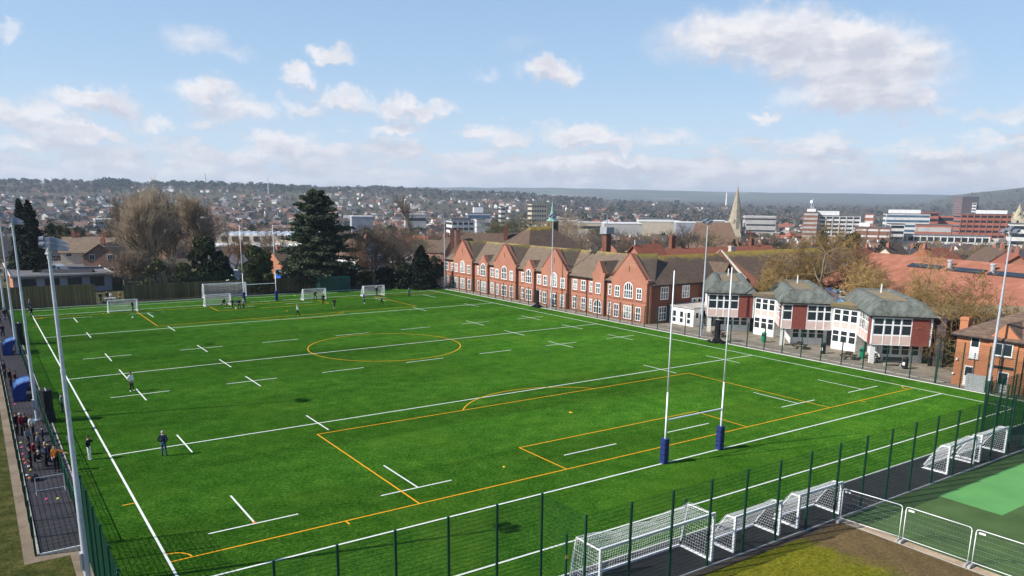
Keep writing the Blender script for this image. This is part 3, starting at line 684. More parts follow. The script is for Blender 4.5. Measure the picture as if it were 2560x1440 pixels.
def corr_box(label):
    r = thing('shipping_container', label, 'container', (48.4, 109.2, 0), -.02)
    b = MB(); n = 34; w, d, h = 6.06, 2.44, 2.6
    for yy, sg in ((0, 1), (d, -1)):
        for k in range(n):
            x0 = .1+(w-.2)*k/n; x1 = .1+(w-.2)*(k+1)/n; off = .0 if k % 2 else .04
            b.box(x0, x1, min(yy, yy+sg*(.06+off)) if sg < 0 else yy+off, max(yy, yy+sg*(.06)) if sg < 0 else yy+off+.06, .12, h-.1)
    b.box(w-.06, w, 0.05, d-.05, .12, h-.1)
    b.build('body', mat('dark_green_container', (.006, .07, .05), .15, 1., .5, .4), r)
    b = MB(); b.box(0, w, 0, d, h-.1, h); b.build('roof', mat('container_roof', (.02, .27, .19), .1, 1., .5), r)
    b = MB()
    for x in (.05, w-.05):
        for y in (.05, d-.05): b.box(x-.06, x+.06, y-.06, y+.06, 0, h-.1)
    b.box(0, w, 0, .1, .02, .16); b.build('frame', mat('container_frame', (.015, .2, .14), .1), r)
    for s in (0, 1):
        b = MB(); b.box(-.03, .03, .1+s*1.13, 1.2+s*1.13, .15, h-.12); dd = b.build('door', mat('container_door', (.03, .3, .2), .1), r)
        b = MB()
        for y in (.4, .9): b.tube((-.06, s*1.13+y, .2), (-.06, s*1.13+y, h-.15), .025, n=6)
        b.build('lock_rod', M['galv_light'], dd)
corr_box('dark green corrugated steel container by the timber fence')
def dugout(label, y):
    r = thing('team_shelter', label, 'dugout', (-4.2, y, 0), 0, 'blue dugouts along the left walkway')
    prof = [(-.5, 0), (-.5, .75), (-.4, 1.1), (-.12, 1.4), (.3, 1.58), (.85, 1.64)]; W = 1.45
    n = 5; t = .03
    mb = mat('blue_shelter_panel', (.01, .035, .2), .2, 2., .25, .5); ml = mat('pale_blue_clear_panel', (.09, .22, .5), .1, 2., .2, .5)
    bl = MB(); cl = MB()
    for k in range(n):
        y0, y1 = -W+2*W*k/n+.03, -W+2*W*(k+1)/n-.03
        for i, (a, c) in enumerate(zip(prof[:-1], prof[1:])):
            (cl if i >= 2 and k in (1, 2, 3) else bl).ext([(a[0], y0, a[1]), (c[0], y0, c[1]), (c[0], y1, c[1]), (a[0], y1, a[1])], (-.02, 0, .02))
    for s in (-1, 1): bl.ext([(a, s*W, z) for a, z in prof]+[(.5, s*W, 1.), (.25, s*W, 0)], (0, -s*t, 0))
    bl.build('shell', mb, r); cl.build('clear_panel', ml, r)
    for k in range(n+1):
        yy = -W+2*W*k/n; b = MB()
        for a, c in zip(prof[:-1], prof[1:]): b.beam((a[0]-.02, yy, a[1]+.02), (c[0]-.02, yy, c[1]+.02), .05, .05)
        b.build('rib', mb, r)
    b = MB(); b.box(-.4, .0, -W+.1, W-.1, .4, .46)
    for yy in (-1.2, 0, 1.2): b.box(-.35, -.3, yy-.03, yy+.03, 0, .4)
    b.build('bench', M['white_paint'], r)
dugout('blue curved dugout nearer the camera, between the fence and the walkway', 43.8)
dugout('blue curved dugout farther up the walkway', 68.)
def bundle(label, x, y, w, h, heap):
    r = thing('net_bundle', label, 'divider net', (x, y, 0), 0, 'bundled black divider nets')
    b = MB(); n = 9
    for k in range(n):
        a = 2*PI*k/n; rr = w*.34; x0, y0 = rr*math.cos(a)*.7, rr*math.sin(a)
        b.tube((x0*1.3, y0*1.3, 0), (x0, y0, h*.45), w*.24, w*.19, 7); b.tube((x0, y0, h*.45), (x0*1.1, y0*1.1, h), w*.19, w*.2, 7)
    b.build('hanging_net', M['black'], r)
    if heap:
        b = MB()
        for k in range(40):
            a = rnd.uniform(0, 2*PI); q = rnd.uniform(.1, .95); z = max(.08, .75*(1-q))*rnd.uniform(.5, 1.); x0, y0 = q*1.0*math.cos(a), q*1.3*math.sin(a)
            b.tube((x0-.22, y0-.15, z), (x0+.22, y0+.2, z*.8), .17, .1, 6)
        b.build('net_heap', M['black'], r)
    b = MB(); b.beam((0, -w*.6, h+.03), (0, w*.6, h+.03), .06, .05); b.build('top_rail', M['galv_light'], r)
bundle('black divider net bundled in a heap before the middle of the brick school', 71.0, 68.9, .6, 2.9, True)
bundle('black divider net bundled in a heap before the white teaching block', 71.0, 30.1, .7, 2.9, True)
bundle('black divider net hanging bundled by the nearer blue dugout', -2.75, 33.8, .95, 2.6, False)
bundle('black divider net hanging bundled near the farther blue dugout', -2.75, 73.6, .95, 2.6, False)
# balls, markers
def ball(label, x, y, m, r=.11):
    b = MB(); n, k = 14, 8
    for i in range(k):
        for j in range(n):
            q = [(r*math.sin(t)*math.cos(p), r*math.sin(t)*math.sin(p), r-r*math.cos(t)) for t, p in ((PI*i/k, 2*PI*j/n), (PI*i/k, 2*PI*(j+1)/n), (PI*(i+1)/k, 2*PI*(j+1)/n), (PI*(i+1)/k, 2*PI*j/n))]
            b.poly(q, 1 if (i+j*3) % 7 == 0 else 0)
    tag(b.build('ball', [m, M['black_plastic']], loc=(x, y, .004), smooth=True), label, 'football')
ball('white football lying before the left small goal', 12.1, 89.5, M['white_paint'], .13); ball('yellow football in the air line left of the third small goal', 41.5, 103.8, mat('yellow_ball', (.7, .75, .1), .1), .13); ball('pale yellow football at the feet of the three players', 27.6, 91.7, mat('pale_yellow_ball', (.75, .75, .3), .1), .13)
DISC = {}
def disc(label, x, y, cname, col, group):
    if cname not in DISC:
        b = MB(); n = 14; ring = [(.1, .0), (.085, .03), (.035, .055), (.02, .05)]
        for (r0, z0), (r1, z1) in zip(ring[:-1], ring[1:]):
            for k in range(n):
                a, c = 2*PI*k/n, 2*PI*(k+1)/n; b.poly([(r0*math.cos(a), r0*math.sin(a), z0), (r0*math.cos(c), r0*math.sin(c), z0), (r1*math.cos(c), r1*math.sin(c), z1), (r1*math.cos(a), r1*math.sin(a), z1)])
        DISC[cname] = b.build('marker_disc', mat('disc_'+cname, col, .05, 3., .5), link=False)
    tag(ob('marker_disc', DISC[cname], loc=(x, y, .006)), label, 'marker', group)
disc('yellow marker disc before the near goal area', 21.5, 5.3, 'yellow', (.8, .5, .03), None); disc('yellow marker disc inside the near penalty area', 33.9, 13.7, 'yellow', 0, None); disc('orange marker disc at the foot of a white dash near the left', 4.9, 5.2, 'orange', (.8, .2, .03), None)
for k, (x, y, c) in enumerate([(-4.95, 32.6, 'red'), (-4.75, 33.8, 'blue'), (-4.9, 27.4, 'pink'), (-4.93, 25.6, 'pink'), (-4.95, 24.3, 'orange'), (-4.9, 23.4, 'orange'), (-4.75, 22.5, 'white'), (-4.97, 20.6, 'white'), (-4.85, 19.9, 'orange'), (-4.25, 15.3, 'pink'), (-3.7, 15., 'lime'), (-4.7, 41.5, 'pink'), (-4.6, 42.6, 'lime'), (-4.9, 73., 'pink'), (-4.8, 75., 'pink'), (-4.7, 77., 'lime'), (-5., 79., 'red'), (-4.9, 28.7, 'lime')]):
    cols = {'red': (.75, .05, .05), 'blue': (.05, .1, .6), 'pink': (.85, .1, .3), 'orange': (.85, .22, .04), 'white': (.8, .8, .8), 'lime': (.6, .75, .15)}
    disc({'red': 'red', 'blue': 'blue', 'pink': 'pink', 'orange': 'orange', 'white': 'white', 'lime': 'lime'}[c]+' marker disc in the line of discs on the left walkway', x, y, c, cols[c], c+' discs on the walkway')
b = MB()
for k in range(7): b.tube((-.35+.12*k, -.1+.05*math.sin(3*k), .12), (-.3+.12*k, .15, .16), .16, .1, 7)
tag(b.build('kit_bag', mat('blue_bag', (.02, .06, .35), .2), loc=(30.2, 100.1, 0)), 'blue kit bag left at the far rugby posts', 'bag')
# ---------------------------------------------------------------- red brick school
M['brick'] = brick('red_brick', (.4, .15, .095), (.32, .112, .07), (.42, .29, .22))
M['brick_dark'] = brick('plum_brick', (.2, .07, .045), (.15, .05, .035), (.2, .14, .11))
M['brick_orange'] = brick('orange_brick', (.47, .17, .07), (.4, .13, .055), (.42, .28, .2), dirt=.15)
M['brick_panel'] = brick('dark_red_hung_tile', (.27, .085, .065), (.2, .055, .045), (.11, .04, .035))
M['trim_brick'] = mat('rubbed_brick_trim', (.26, .1, .06), .25, 4.)
M['roof_school'] = tiles('school_roof_tiles', (.125, .092, .066), (.2, .15, .11), (.33, .26, .055), 9.22)
M['roof_wing'] = tiles('wing_roof_tiles', (.085, .06, .046), (.155, .11, .08), (.33, .24, .04), 8.95)
M['roof_plain'] = tiles('plain_roof_tiles', (.085, .058, .045), (.16, .11, .08))
M['roof_red'] = tiles('red_roof_tiles', (.22, .075, .045), (.32, .12, .075))
M['slate'] = tiles('slate_roof', (.03, .03, .036), (.06, .06, .07))
WM = {}
def window_mesh(kind, w, h):
    """stone or painted frame standing round dark panes; local x across, z up, faces -y; origin at sill centre"""
    k = (kind, w, h)
    if k in WM: return WM[k]
    nl, arch = {'two': (2, 0), 'three': (3, 0), 'arch': (3, 1), 'arch4': (4, 1), 'one': (1, 0), 'four': (4, 0)}[kind]
    f = .125; m = .11; cw = (w-2*f-(nl-1)*m)/nl; fr, gl = MB(), MB(); spring = h*.62 if arch else h
    def rise(x): return (h-spring)*math.sqrt(max(0., 1-(x/(w/2))**2)) if arch else 0.
    fr.box(-w/2, -w/2+f, -.05, .0, 0, spring); fr.box(w/2-f, w/2, -.05, .0, 0, spring); fr.box(-w/2+f, w/2-f, -.05, 0, 0, f)
    if arch:
        n = 12
        for i in range(n):
            a0, a1 = PI*i/n, PI*(i+1)/n
            o = lambda a, s: (s*w/2*math.cos(a), -.05, spring+s*(h-spring)*math.sin(a))
            fr.ext([o(a0, 1.), o(a1, 1.), o(a1, 1-2*f/w), o(a0, 1-2*f/w)], (0, .05, 0))
    else: fr.box(-w/2+f, w/2-f, -.05, 0, h-f, h)
    x = -w/2+f
    for i in range(nl):
        if i < nl-1: fr.box(x+cw, x+cw+m, -.047, 0, f, spring+rise(x+cw+m/2)-(f*.5 if arch else f))
        x += cw+m
    t = h*.56 if not arch else h*.5
    fr.box(-w/2+f, w/2-f, -.044, 0, t-.07, t+.03)
    if not arch or True: fr.box(-w/2+f, w/2-f, -.03, 0, t*.5-.015, t*.5+.015)
    if arch:
        pts = [(w/2*.97*math.cos(PI*i/12), -.012, spring+(h-spring)*.97*math.sin(PI*i/12)) for i in range(13)]
        gl.ext([(-w/2*.97, -.012, .02)]+pts[::-1]+[(w/2*.97, -.012, .02)], (0, .012, 0))
    else: gl.box(-w/2+.02, w/2-.02, -.012, 0, .02, h-.02)
    su = MB()
    su.box(-w/2-.12, w/2+.12, -.09, 0, -.1, -.005)
    WM[k] = (gl.build('window', M['glass'], link=False), fr.build('frame', M['white_paint'], link=False), su.build('sill', M['trim_brick'], link=False), gl.build('window', M['glass_blind'], link=False)); return WM[k]
def window(parent, kind, w, h, loc, rz=0, sill=True, blind=None):
    g, f, s, g2 = window_mesh(kind, w, h); bl = rnd.random() < .45 if blind is None else blind
    o = ob('window', g2 if bl else g, parent, loc, rz); ob('frame', f, o)
    if sill: ob('sill', s, o)
    return o
def surround(b, y, z0, z1, w, X):
    b.box(X-.03, X+.0, y-w/2-.16, y+w/2+.16, z1+.0, z1+.16)
XF = 74.3
sch = thing('school_building', 'long red brick school with gables and mossy tiled roofs beyond the far touchline', 'school', (XF, 75, 0))
def S(x, y): return x-XF, y-75
wb = MB()
# walls: main range, canted far end, south wing
def wall_y(b, x, y0, y1, z0, z1, t=.4): b.box(x-XF, x-XF+t, y0-75, y1-75, z0, z1)
wall_y(wb, XF, 45.8, 105.8, -.3, 5.75)
EAVE = 5.75
def gable(b, yc, hw, z0, za, kneel=.35, th=.95, proud=.5):
    """shouldered gable standing a little in front of the range"""
    y0, y1 = yc-hw, yc+hw; x = -proud
    pts = [(y0, -.3), (y1, -.3), (y1, z0+.15), (y1+kneel*.5, z0+.2), (y1+kneel*.5, z0+.62), (y1-.25, z0+.62), (yc+.16, za), (yc-.16, za), (y0+.25, z0+.62), (y0-kneel*.5, z0+.62), (y0-kneel*.5, z0+.2), (y0, z0+.15)]
    b.ext([(x, y-75, z) for y, z in pts][::-1], (th, 0, 0))
for yc in (98.0, 83.0, 68.15): gable(wb, yc, 3.55, 5.6, 9.75)
gable(wb, 49.85, 3.85, 5.75, 10.05)
for yc, hw, z0, za in ((90.4, 1.45, 5.3, 7.35), (75.45, 1.45, 5.3, 7.4), (56.8, 1.35, 6.0, 8.45)):
    gable(wb, yc, hw, z0, za, .3, .9, .46)
# canted end bay
cant = [(0., 105.8), (1.6, 107.6), (4.5, 108.6), (10.5, 108.6), (10.5, 105.8)]
wb.ext([(x, y-75, -.3) for x, y in cant], (0, 0, 6.05))
wb.build('wall', M['brick'], sch)
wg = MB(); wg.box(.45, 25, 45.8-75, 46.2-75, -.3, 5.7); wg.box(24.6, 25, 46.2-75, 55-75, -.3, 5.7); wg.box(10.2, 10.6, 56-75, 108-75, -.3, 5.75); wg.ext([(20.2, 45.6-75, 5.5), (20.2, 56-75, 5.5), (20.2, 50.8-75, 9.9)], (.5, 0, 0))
wg.build('wall', M['brick_dark'], sch)
# string courses, plinth and gable details
tb = MB()
for z0, z1 in ((3.02, 3.14), (-.1, .16)):
    tb.box(-.06, .0, 45.75-75, 105.8-75, z0, z1)
for yc, hw in ((98.0, 3.55), (83.0, 3.55), (68.15, 3.55), (49.85, 3.85)):
    tb.box(-.56, -.48, yc-hw-75, yc+hw-75, 3.0, 3.16); tb.box(-.56, -.48, yc-.07-75, yc+.07-75, 7.3, 8.2)
    for s in (-1, 1):
        za = 10.05 if hw > 3.6 else 9.75
        tb.beam((-.5, yc-75+s*(hw-.2), 6.42), (-.5, yc-75+s*.1, za+.04), .14, .12, 0, (1, 0, 0))
    tb.tube((-.3, yc-75, 9.6), (-.3, yc-75, 10.35), .05, .02, 6)
tb.build('brick_trim', M['trim_brick'], sch)
dp = MB()
for k in range(6):
    for s in range(-k, k+1):
        if k < 6: dp.box(-.525, -.5, 49.85-75+s*.26-.08, 49.85-75+s*.26+.08, 9.55-k*.3, 9.72-k*.3)
dp.build('diaper_pattern', mat('diaper_brick', (.45, .25, .17), .2), sch)
# roofs
rb = MB(); e = -.3; RX = 5.2; RZ = 9.3; th = .14
def slab(b, pts, mi=0): b.ext([tuple(p) for p in pts], (0, 0, th), mi)
y0, y1 = 46.2-75, 106.1-75
slab(rb, [(e, y0, EAVE-.2), (RX, y0+4.4, RZ), (RX, y1-5.2, RZ), (e, y1, EAVE-.2)][::-1])
slab(rb, [(10.8, y1, EAVE-.2), (RX, y1-5.2, RZ), (RX, y0+4.4, RZ), (10.8, y0, EAVE-.2)][::-1])
slab(rb, [(e, y1, EAVE-.2), (RX, y1-5.2, RZ), (1.4, 108.0-75, EAVE-.2)][::-1]); slab(rb, [(1.4, 108.0-75, EAVE-.2), (RX, y1-5.2, RZ), (4.4, 109.-75, EAVE-.2)][::-1]); slab(rb, [(4.4, 109.-75, EAVE-.2), (RX, y1-5.2, RZ), (10.8, 109.-75, EAVE-.2)][::-1])
# cross roofs behind the gables
for yc, hw, za in ((98.0, 3.5, 9.45), (83.0, 3.5, 9.45), (68.15, 3.5, 9.45), (49.85, 3.8, 9.75)):
    for s in (-1, 1): slab(rb, [(.25, yc-75+s*.02, za), (RX, yc-75+s*.02, za), (.9, yc-75+s*(hw+.2), 5.75), (.25, yc-75+s*(hw+.2), 5.75)])
for yc, hw, z0, za in ((90.4, 1.45, 5.5, 7.2), (75.45, 1.45, 5.5, 7.2), (56.8, 1.35, 6.2, 8.3)):
    d = (za-EAVE)/(RZ-EAVE)*RX+.3
    for s in (-1, 1): slab(rb, [(.2, yc-75+s*.01, za), (d, yc-75+s*.01, za), (.9, yc-75+s*(hw+.05), z0+.2), (.2, yc-75+s*(hw+.05), z0+.2)])
rb.build('roof', M['roof_school'], sch)
rw = MB(); ya, yr, yb = 45.4-75, 50.8-75, 56.2-75
slab(rw, [(.3, ya, 5.5), (20.3, ya, 5.5), (20.3, yr, 9.3), (.6, yr, 9.3)]); slab(rw, [(.6, yr, 9.3), (20.3, yr, 9.3), (20.3, yb, 5.5), (.3, yb, 5.5)])
rw.build('roof', M['roof_wing'], sch)
pb = MB(); pb.beam((20.5, ya-.1, 5.55), (20.5, yr, 9.75), .5, .25, 0, (1, 0, 0)); pb.beam((20.5, yb, 5.55), (20.5, yr, 9.75), .5, .25, 0, (1, 0, 0)); pb.build('coping', M['stone'], sch)
# little cross gable on the wing with a spike
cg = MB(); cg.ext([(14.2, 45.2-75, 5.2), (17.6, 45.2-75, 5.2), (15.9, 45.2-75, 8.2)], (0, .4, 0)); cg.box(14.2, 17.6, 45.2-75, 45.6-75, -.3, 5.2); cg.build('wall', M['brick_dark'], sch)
cr_ = MB()
for s in (-1, 1): slab(cr_, [(15.9, 45.-75, 8.25), (15.9+s*1.9, 45.-75, 5.3), (15.9+s*1.9, 46.-75, 5.3), (15.9, 49.2-75, 8.25)])
cr_.tube((15.9, 45.2-75, 8.2), (15.9, 45.2-75, 9.4), .07, .02, 6); cr_.build('roof', M['roof_wing'], sch)
gb = MB(); gb.box(-.42, -.28, 46.3-75, 106-75, 5.5, 5.62); gb.box(.3, 20, 45.2-75, 45.32-75, 5.42, 5.52)
for y in (94.2, 89.05, 79.25, 74.0, 64.2, 60.0, 55.3): gb.tube((-.1, y-75, -.2), (-.1, y-75, 5.5), .055, n=6)
gb.build('gutter', M['black_plastic'], sch)
# windows of the long front
FFL = [(105., 'two'), (102.75, 'two'), (100.4, 'two'), (97.97, 'arch'), (95.6, 'two'), (92.65, 'two'), (90.38, 'arch'), (87.8, 'two'), (85.45, 'two'), (83.1, 'arch'), (80.75, 'two'), (77.75, 'two'), (75.44, 'arch'), (72.9, 'two'), (70.5, 'two'), (68.1, 'arch'), (65.7, 'two'), (63.05, 'two'), (60.95, 'two'), (58.8, 'two'), (56.8, 'two'), (54.25, 'two'), (52.3, 'two'), (49.85, 'arch4'), (47.55, 'two')]
GFL = [(105., 'two'), (102.75, 'two'), (100.5, 'two'), (98.0, 'three'), (95.5, 'two'), (92.55, 'two'), (90.2, 'three'), (87.9, 'two'), (85.45, 'two'), (83.05, 'three'), (80.7, 'two'), (77.8, 'two'), (75.35, 'three'), (72.7, 'two'), (70.6, 'two'), (68.15, 'three'), (65.75, 'two'), (63., 'two'), (60.85, 'two'), (58.8, 'two'), (56.8, 'arch'), (54.3, 'two'), (52.4, 'two'), (49.9, 'three'), (47.6, 'two')]
def front_x(y):
    for yc, hw in ((98.0, 3.55), (83.0, 3.55), (68.15, 3.55), (49.85, 3.85)):
        if abs(y-yc) < hw: return -.503
    for yc in (90.4, 75.45, 56.8):
        if abs(y-yc) < 1.3: return -.463
    return -.003
for y, k in FFL:
    a = k.startswith('arch'); big = k == 'arch4'
    window(sch, k, 1.95 if big else 1.75 if a else 1.12, 2.45 if a else 1.72, (front_x(y), y-75, 3.35), -PI/2)
for y, k in GFL:
    window(sch, k, {'three': 1.75, 'arch': 1.9}.get(k, 1.12), 2.05 if k != 'arch' else 2.2, (front_x(y), y-75, .25), -PI/2)
for (px_, py_, a) in ((.8, 106.7, -PI/2-.727), (3.05, 108.1, -PI/2-1.24)):
    for z, h in ((3.4, 1.72), (.3, 2.)): window(sch, 'two', 1.05, h, (px_-.02, py_+.02-75, z), a)
for x in (2.4, 6.9, 11.3, 13.2, 18.):
    window(sch, 'three', 1.6, 1.9, (x+.5, 45.797-75, 3.4), 0)
for x in (2.2, 6.4): window(sch, 'three', 1.6, 2.1, (x+.5, 45.797-75, .3), 0)
for x in (9.0, 10.1, 11.3, 12.5):
    b = MB(); b.box(-.42, .42, -.35, -.02, 0, .75); a = b.build('air_unit', M['white_metal'], sch, loc=(x, 45.78-75, 2.55)); q = MB(); q.tube((0, -.37, .37), (0, -.35, .37), .27, n=16); q.build('fan_grille', M['black_plastic'], a)
b = MB(); b.box(-.35, -.1, -.35, .35, 0, .6); b.build('air_unit', M['white_metal'], sch, loc=(-.02, 52.9-75, 2.3))
# low white lobby against the wing
lob = thing('entrance_lobby', 'low white glazed lobby in the shade of the school wing', 'lobby', (81.5, 42.9, 0))
b = MB(); b.box(-3.6, 4.2, -2.4, 2.3, -.1, 2.55); b.build('wall', M['white_paint'], lob)
b = MB(); b.box(-3.8, 4.4, -2.6, 2.4, 2.55, 2.75); b.build('roof', M['concrete'], lob)
for k in range(5):
    b = MB(); b.box(-.4, .4, -.02, 0, .1, 2.1); d = b.build('door' if k in (0, 3) else 'window', M['white_paint'] if k in (0, 3) else M['glass'], lob, loc=(-2.9+k*1.5, -2.403, .05))
    q = MB(); q.box(-.25, .25, -.035, -.021, 1.15, 1.9); q.build('pane', M['glass'], d)
for k in range(3):
    b = MB(); b.box(-.02, 0, -.45, .45, .1, 2.1); d = b.build('door', M['white_paint'], lob, loc=(-3.603, -1.5+k*1.4, .05)); q = MB(); q.box(-.035, -.021, -.28, .28, 1.1, 1.9); q.build('pane', M['glass'], d); q = MB(); q.box(-.035, -.021, -.28, .28, .3, .9); q.build('pane', M['glass'], d)

# ---------------------------------------------------------------- halls and roofs behind the school
def simple_hall(name, label, cat, x0, x1, y0, y1, ze, zr, axis, wallm, roofm, hip=0., zb=-3., over=.4):
    r = thing(name, label, cat, ((x0+x1)/2, (y0+y1)/2, 0)); cx, cy = (x0+x1)/2, (y0+y1)/2
    b = MB(); b.box(x0-cx, x1-cx, y0-cy, y1-cy, zb, ze)
    if hip <= 0:
        if axis == 'x':
            for x in (x0-cx, x1-cx-.3): b.ext([(x, y0-cy, ze), (x, y1-cy, ze), (x, 0, zr)], (.3, 0, 0))
        else:
            for y in (y0-cy, y1-cy-.3): b.ext([(x0-cx, y, ze), (x1-cx, y, ze), (0, y, zr)], (0, .3, 0))
    b.build('wall', wallm, r); b = MB(); b.roof(x0-cx, x1-cx, y0-cy, y1-cy, ze, zr, over, .15, axis, hip); b.build('roof', roofm, r); return r
def chimney(parent, x, y, z0, z1, w=.8, d=.6, m=None, pots=2):
    b = MB(); b.box(x-w/2, x+w/2, y-d/2, y+d/2, z0, z1); b.box(x-w/2-.07, x+w/2+.07, y-d/2-.07, y+d/2+.07, z1-.3, z1-.12); c = b.build('chimney', m or M['brick_dark'], parent)
    if pots:
        q = MB()
        for k in range(pots): q.tube((x-w/4+k*w/2, y, z1), (x-w/4+k*w/2, y, z1+.45), .12, .1, 8)
        q.build('pot', M['trim_brick'], c)
    return c
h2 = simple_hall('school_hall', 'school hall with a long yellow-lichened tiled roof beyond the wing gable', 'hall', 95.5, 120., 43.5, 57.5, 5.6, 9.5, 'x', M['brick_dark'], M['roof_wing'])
for k in range(7):
    b = MB(); b.box(-.8, .8, -.03, 0, 0, 1.3); w_ = b.build('window', M['glass'], h2, loc=(-10.5+k*3.1, -7.0, 3.6))
    q = MB()
    for x in (-.8, -.27, .27, .8): q.box(x-.04, x+.04, -.05, -.031, 0, 1.3)
    q.build('frame', M['white_paint'], w_)
gx_, gy_ = bearing_xy(1228, 177)
gh = simple_hall('great_hall', 'dark brown hipped hall roof with chimney behind the far end of the school', 'hall', gx_-6., gx_+6., gy_-9., gy_+9., 5.5, 10.2, 'y', M['brick'], M['roof_plain'], 3.); gh.rotation_euler = (0, 0, .95)
chimney(gh, -1.5, -3, 8, 12., 1.1, .9); chimney(gh, -3., 7.5, 6, 11.2, 1., .8); chimney(gh, .5, 9.2, 5, 11., 1., .8)
gx_, gy_ = bearing_xy(1348, 168)
gh2 = simple_hall('assembly_hall', 'broad dark hall roof with a lichened ridge under the copper cupola', 'hall', gx_-8.5, gx_+8.5, gy_-7.5, gy_+7.5, 6.2, 12.0, 'x', M['brick'], tiles('hall_roof_tiles', (.085, .058, .045), (.15, .105, .075), (.33, .24, .03), 11.6), 6.3)
gh3 = simple_hall('science_wing', 'orange-red tiled school range with small chimneys behind the gabled front', 'school wing', 92., 128., 62., 71.5, 5.8, 9.0, 'x', M['brick'], M['roof_red'])
chimney(gh3, -9., 1., 8., 11.4, 1., .8); chimney(gh3, 4., -2.2, 7.2, 9.4, 1.3, .7, M['stone']); chimney(gh3, 13., 0.5, 8., 10.4)
gh4 = simple_hall('gabled_block', 'school block with a brick gable and ball finial behind the diamond gable', 'school wing', 86.5, 92.4, 59., 66., 6.4, 10.2, 'x', M['brick'], M['roof_red'])
b = MB(); b.tube((-2.8, 0, 10.2), (-2.8, 0, 11.2), .12, .09, 8); b.build('finial', M['stone'], gh4)
cp = thing('cupola', 'green copper spire on a wooden louvred turret over the school hall', 'cupola', (*bearing_xy(1378, 172), 11.2))
b = MB(); b.box(-.95, .95, -.95, .95, -1.5, 1.9); b.box(-1.1, 1.1, -1.1, 1.1, 1.9, 2.05); b.build('turret', mat('turret_timber', (.2, .16, .07), .25), cp)
for rz in (0, PI/2, PI, -PI/2):
    b = MB()
    for k in range(6): b.box(-.5, .5, -.99, -.955, .35+.22*k, .5+.22*k)
    b.build('louvre', M['dark_wood'], cp, rz=rz)
b = MB(); o8 = lambda r, z: [(r*math.cos(PI/4*k+PI/8), r*math.sin(PI/4*k+PI/8), z) for k in range(8)]
for (r0, z0), (r1, z1) in zip([(1.35, 2.05), (.95, 2.5), (.5, 3.6), (.06, 6.2)][:-1], [(.95, 2.5), (.5, 3.6), (.06, 6.2)]):
    A, B_ = o8(r0, z0), o8(r1, z1)
    for k in range(8): b.poly([A[k], A[(k+1) % 8], B_[(k+1) % 8], B_[k]])
b.tube((0, 0, 6.1), (0, 0, 7.), .05, .02, 6); b.build('spire', mat('copper_patina', (.2, .36, .3), .2, 2.), cp)
b = MB(); b.box(84, 88, 110.8, 113, -.3, 2.6); b.box(83.8, 88.2, 110.6, 113.2, 2.6, 2.75); tag(b.build('glazed_porch', mat('porch_paint', (.35, .42, .42), .15)), 'small pale porch with a flat roof at the far end of the school', 'porch')

# ---------------------------------------------------------------- white teaching blocks with copper mansard roofs
M['copper'] = NT('weathered_copper')
def _cop():
    t = M['copper']; co = t.coord(); s = t.noise(t.mapping(co, (1.3, 1.3, .2)), 1.2, 5, .65); f = t.noise(co, .5, 4)
    c = t.ramp(s, [(.3, (.055, .058, .05)), (.5, (.12, .132, .115)), (.72, (.2, .21, .185))]); c = t.mix(t.maprange(f, .55, .75, 0., .5), c, (.11, .095, .075))
    t.bump(s, .2, .05); return t.fin(c, .75, .25)
M['copper'] = _cop()
M['flat_moss'] = speck('flat_roof_with_moss', [(.3, (.08, .065, .045)), (.5, (.17, .14, .1)), (.62, (.2, .15, .05)), (.75, (.36, .31, .25))], 3., .5, .4)
M['pink_panel'] = mat('pale_pink_panel', (.56, .42, .37), .14, 1.2, .75)
M['white_wall'] = mat('white_render', (.74, .735, .72), .12, .7, .75, detail=8)
d1 = np.array([.683, -.730]); d2 = np.array([.730, .683])
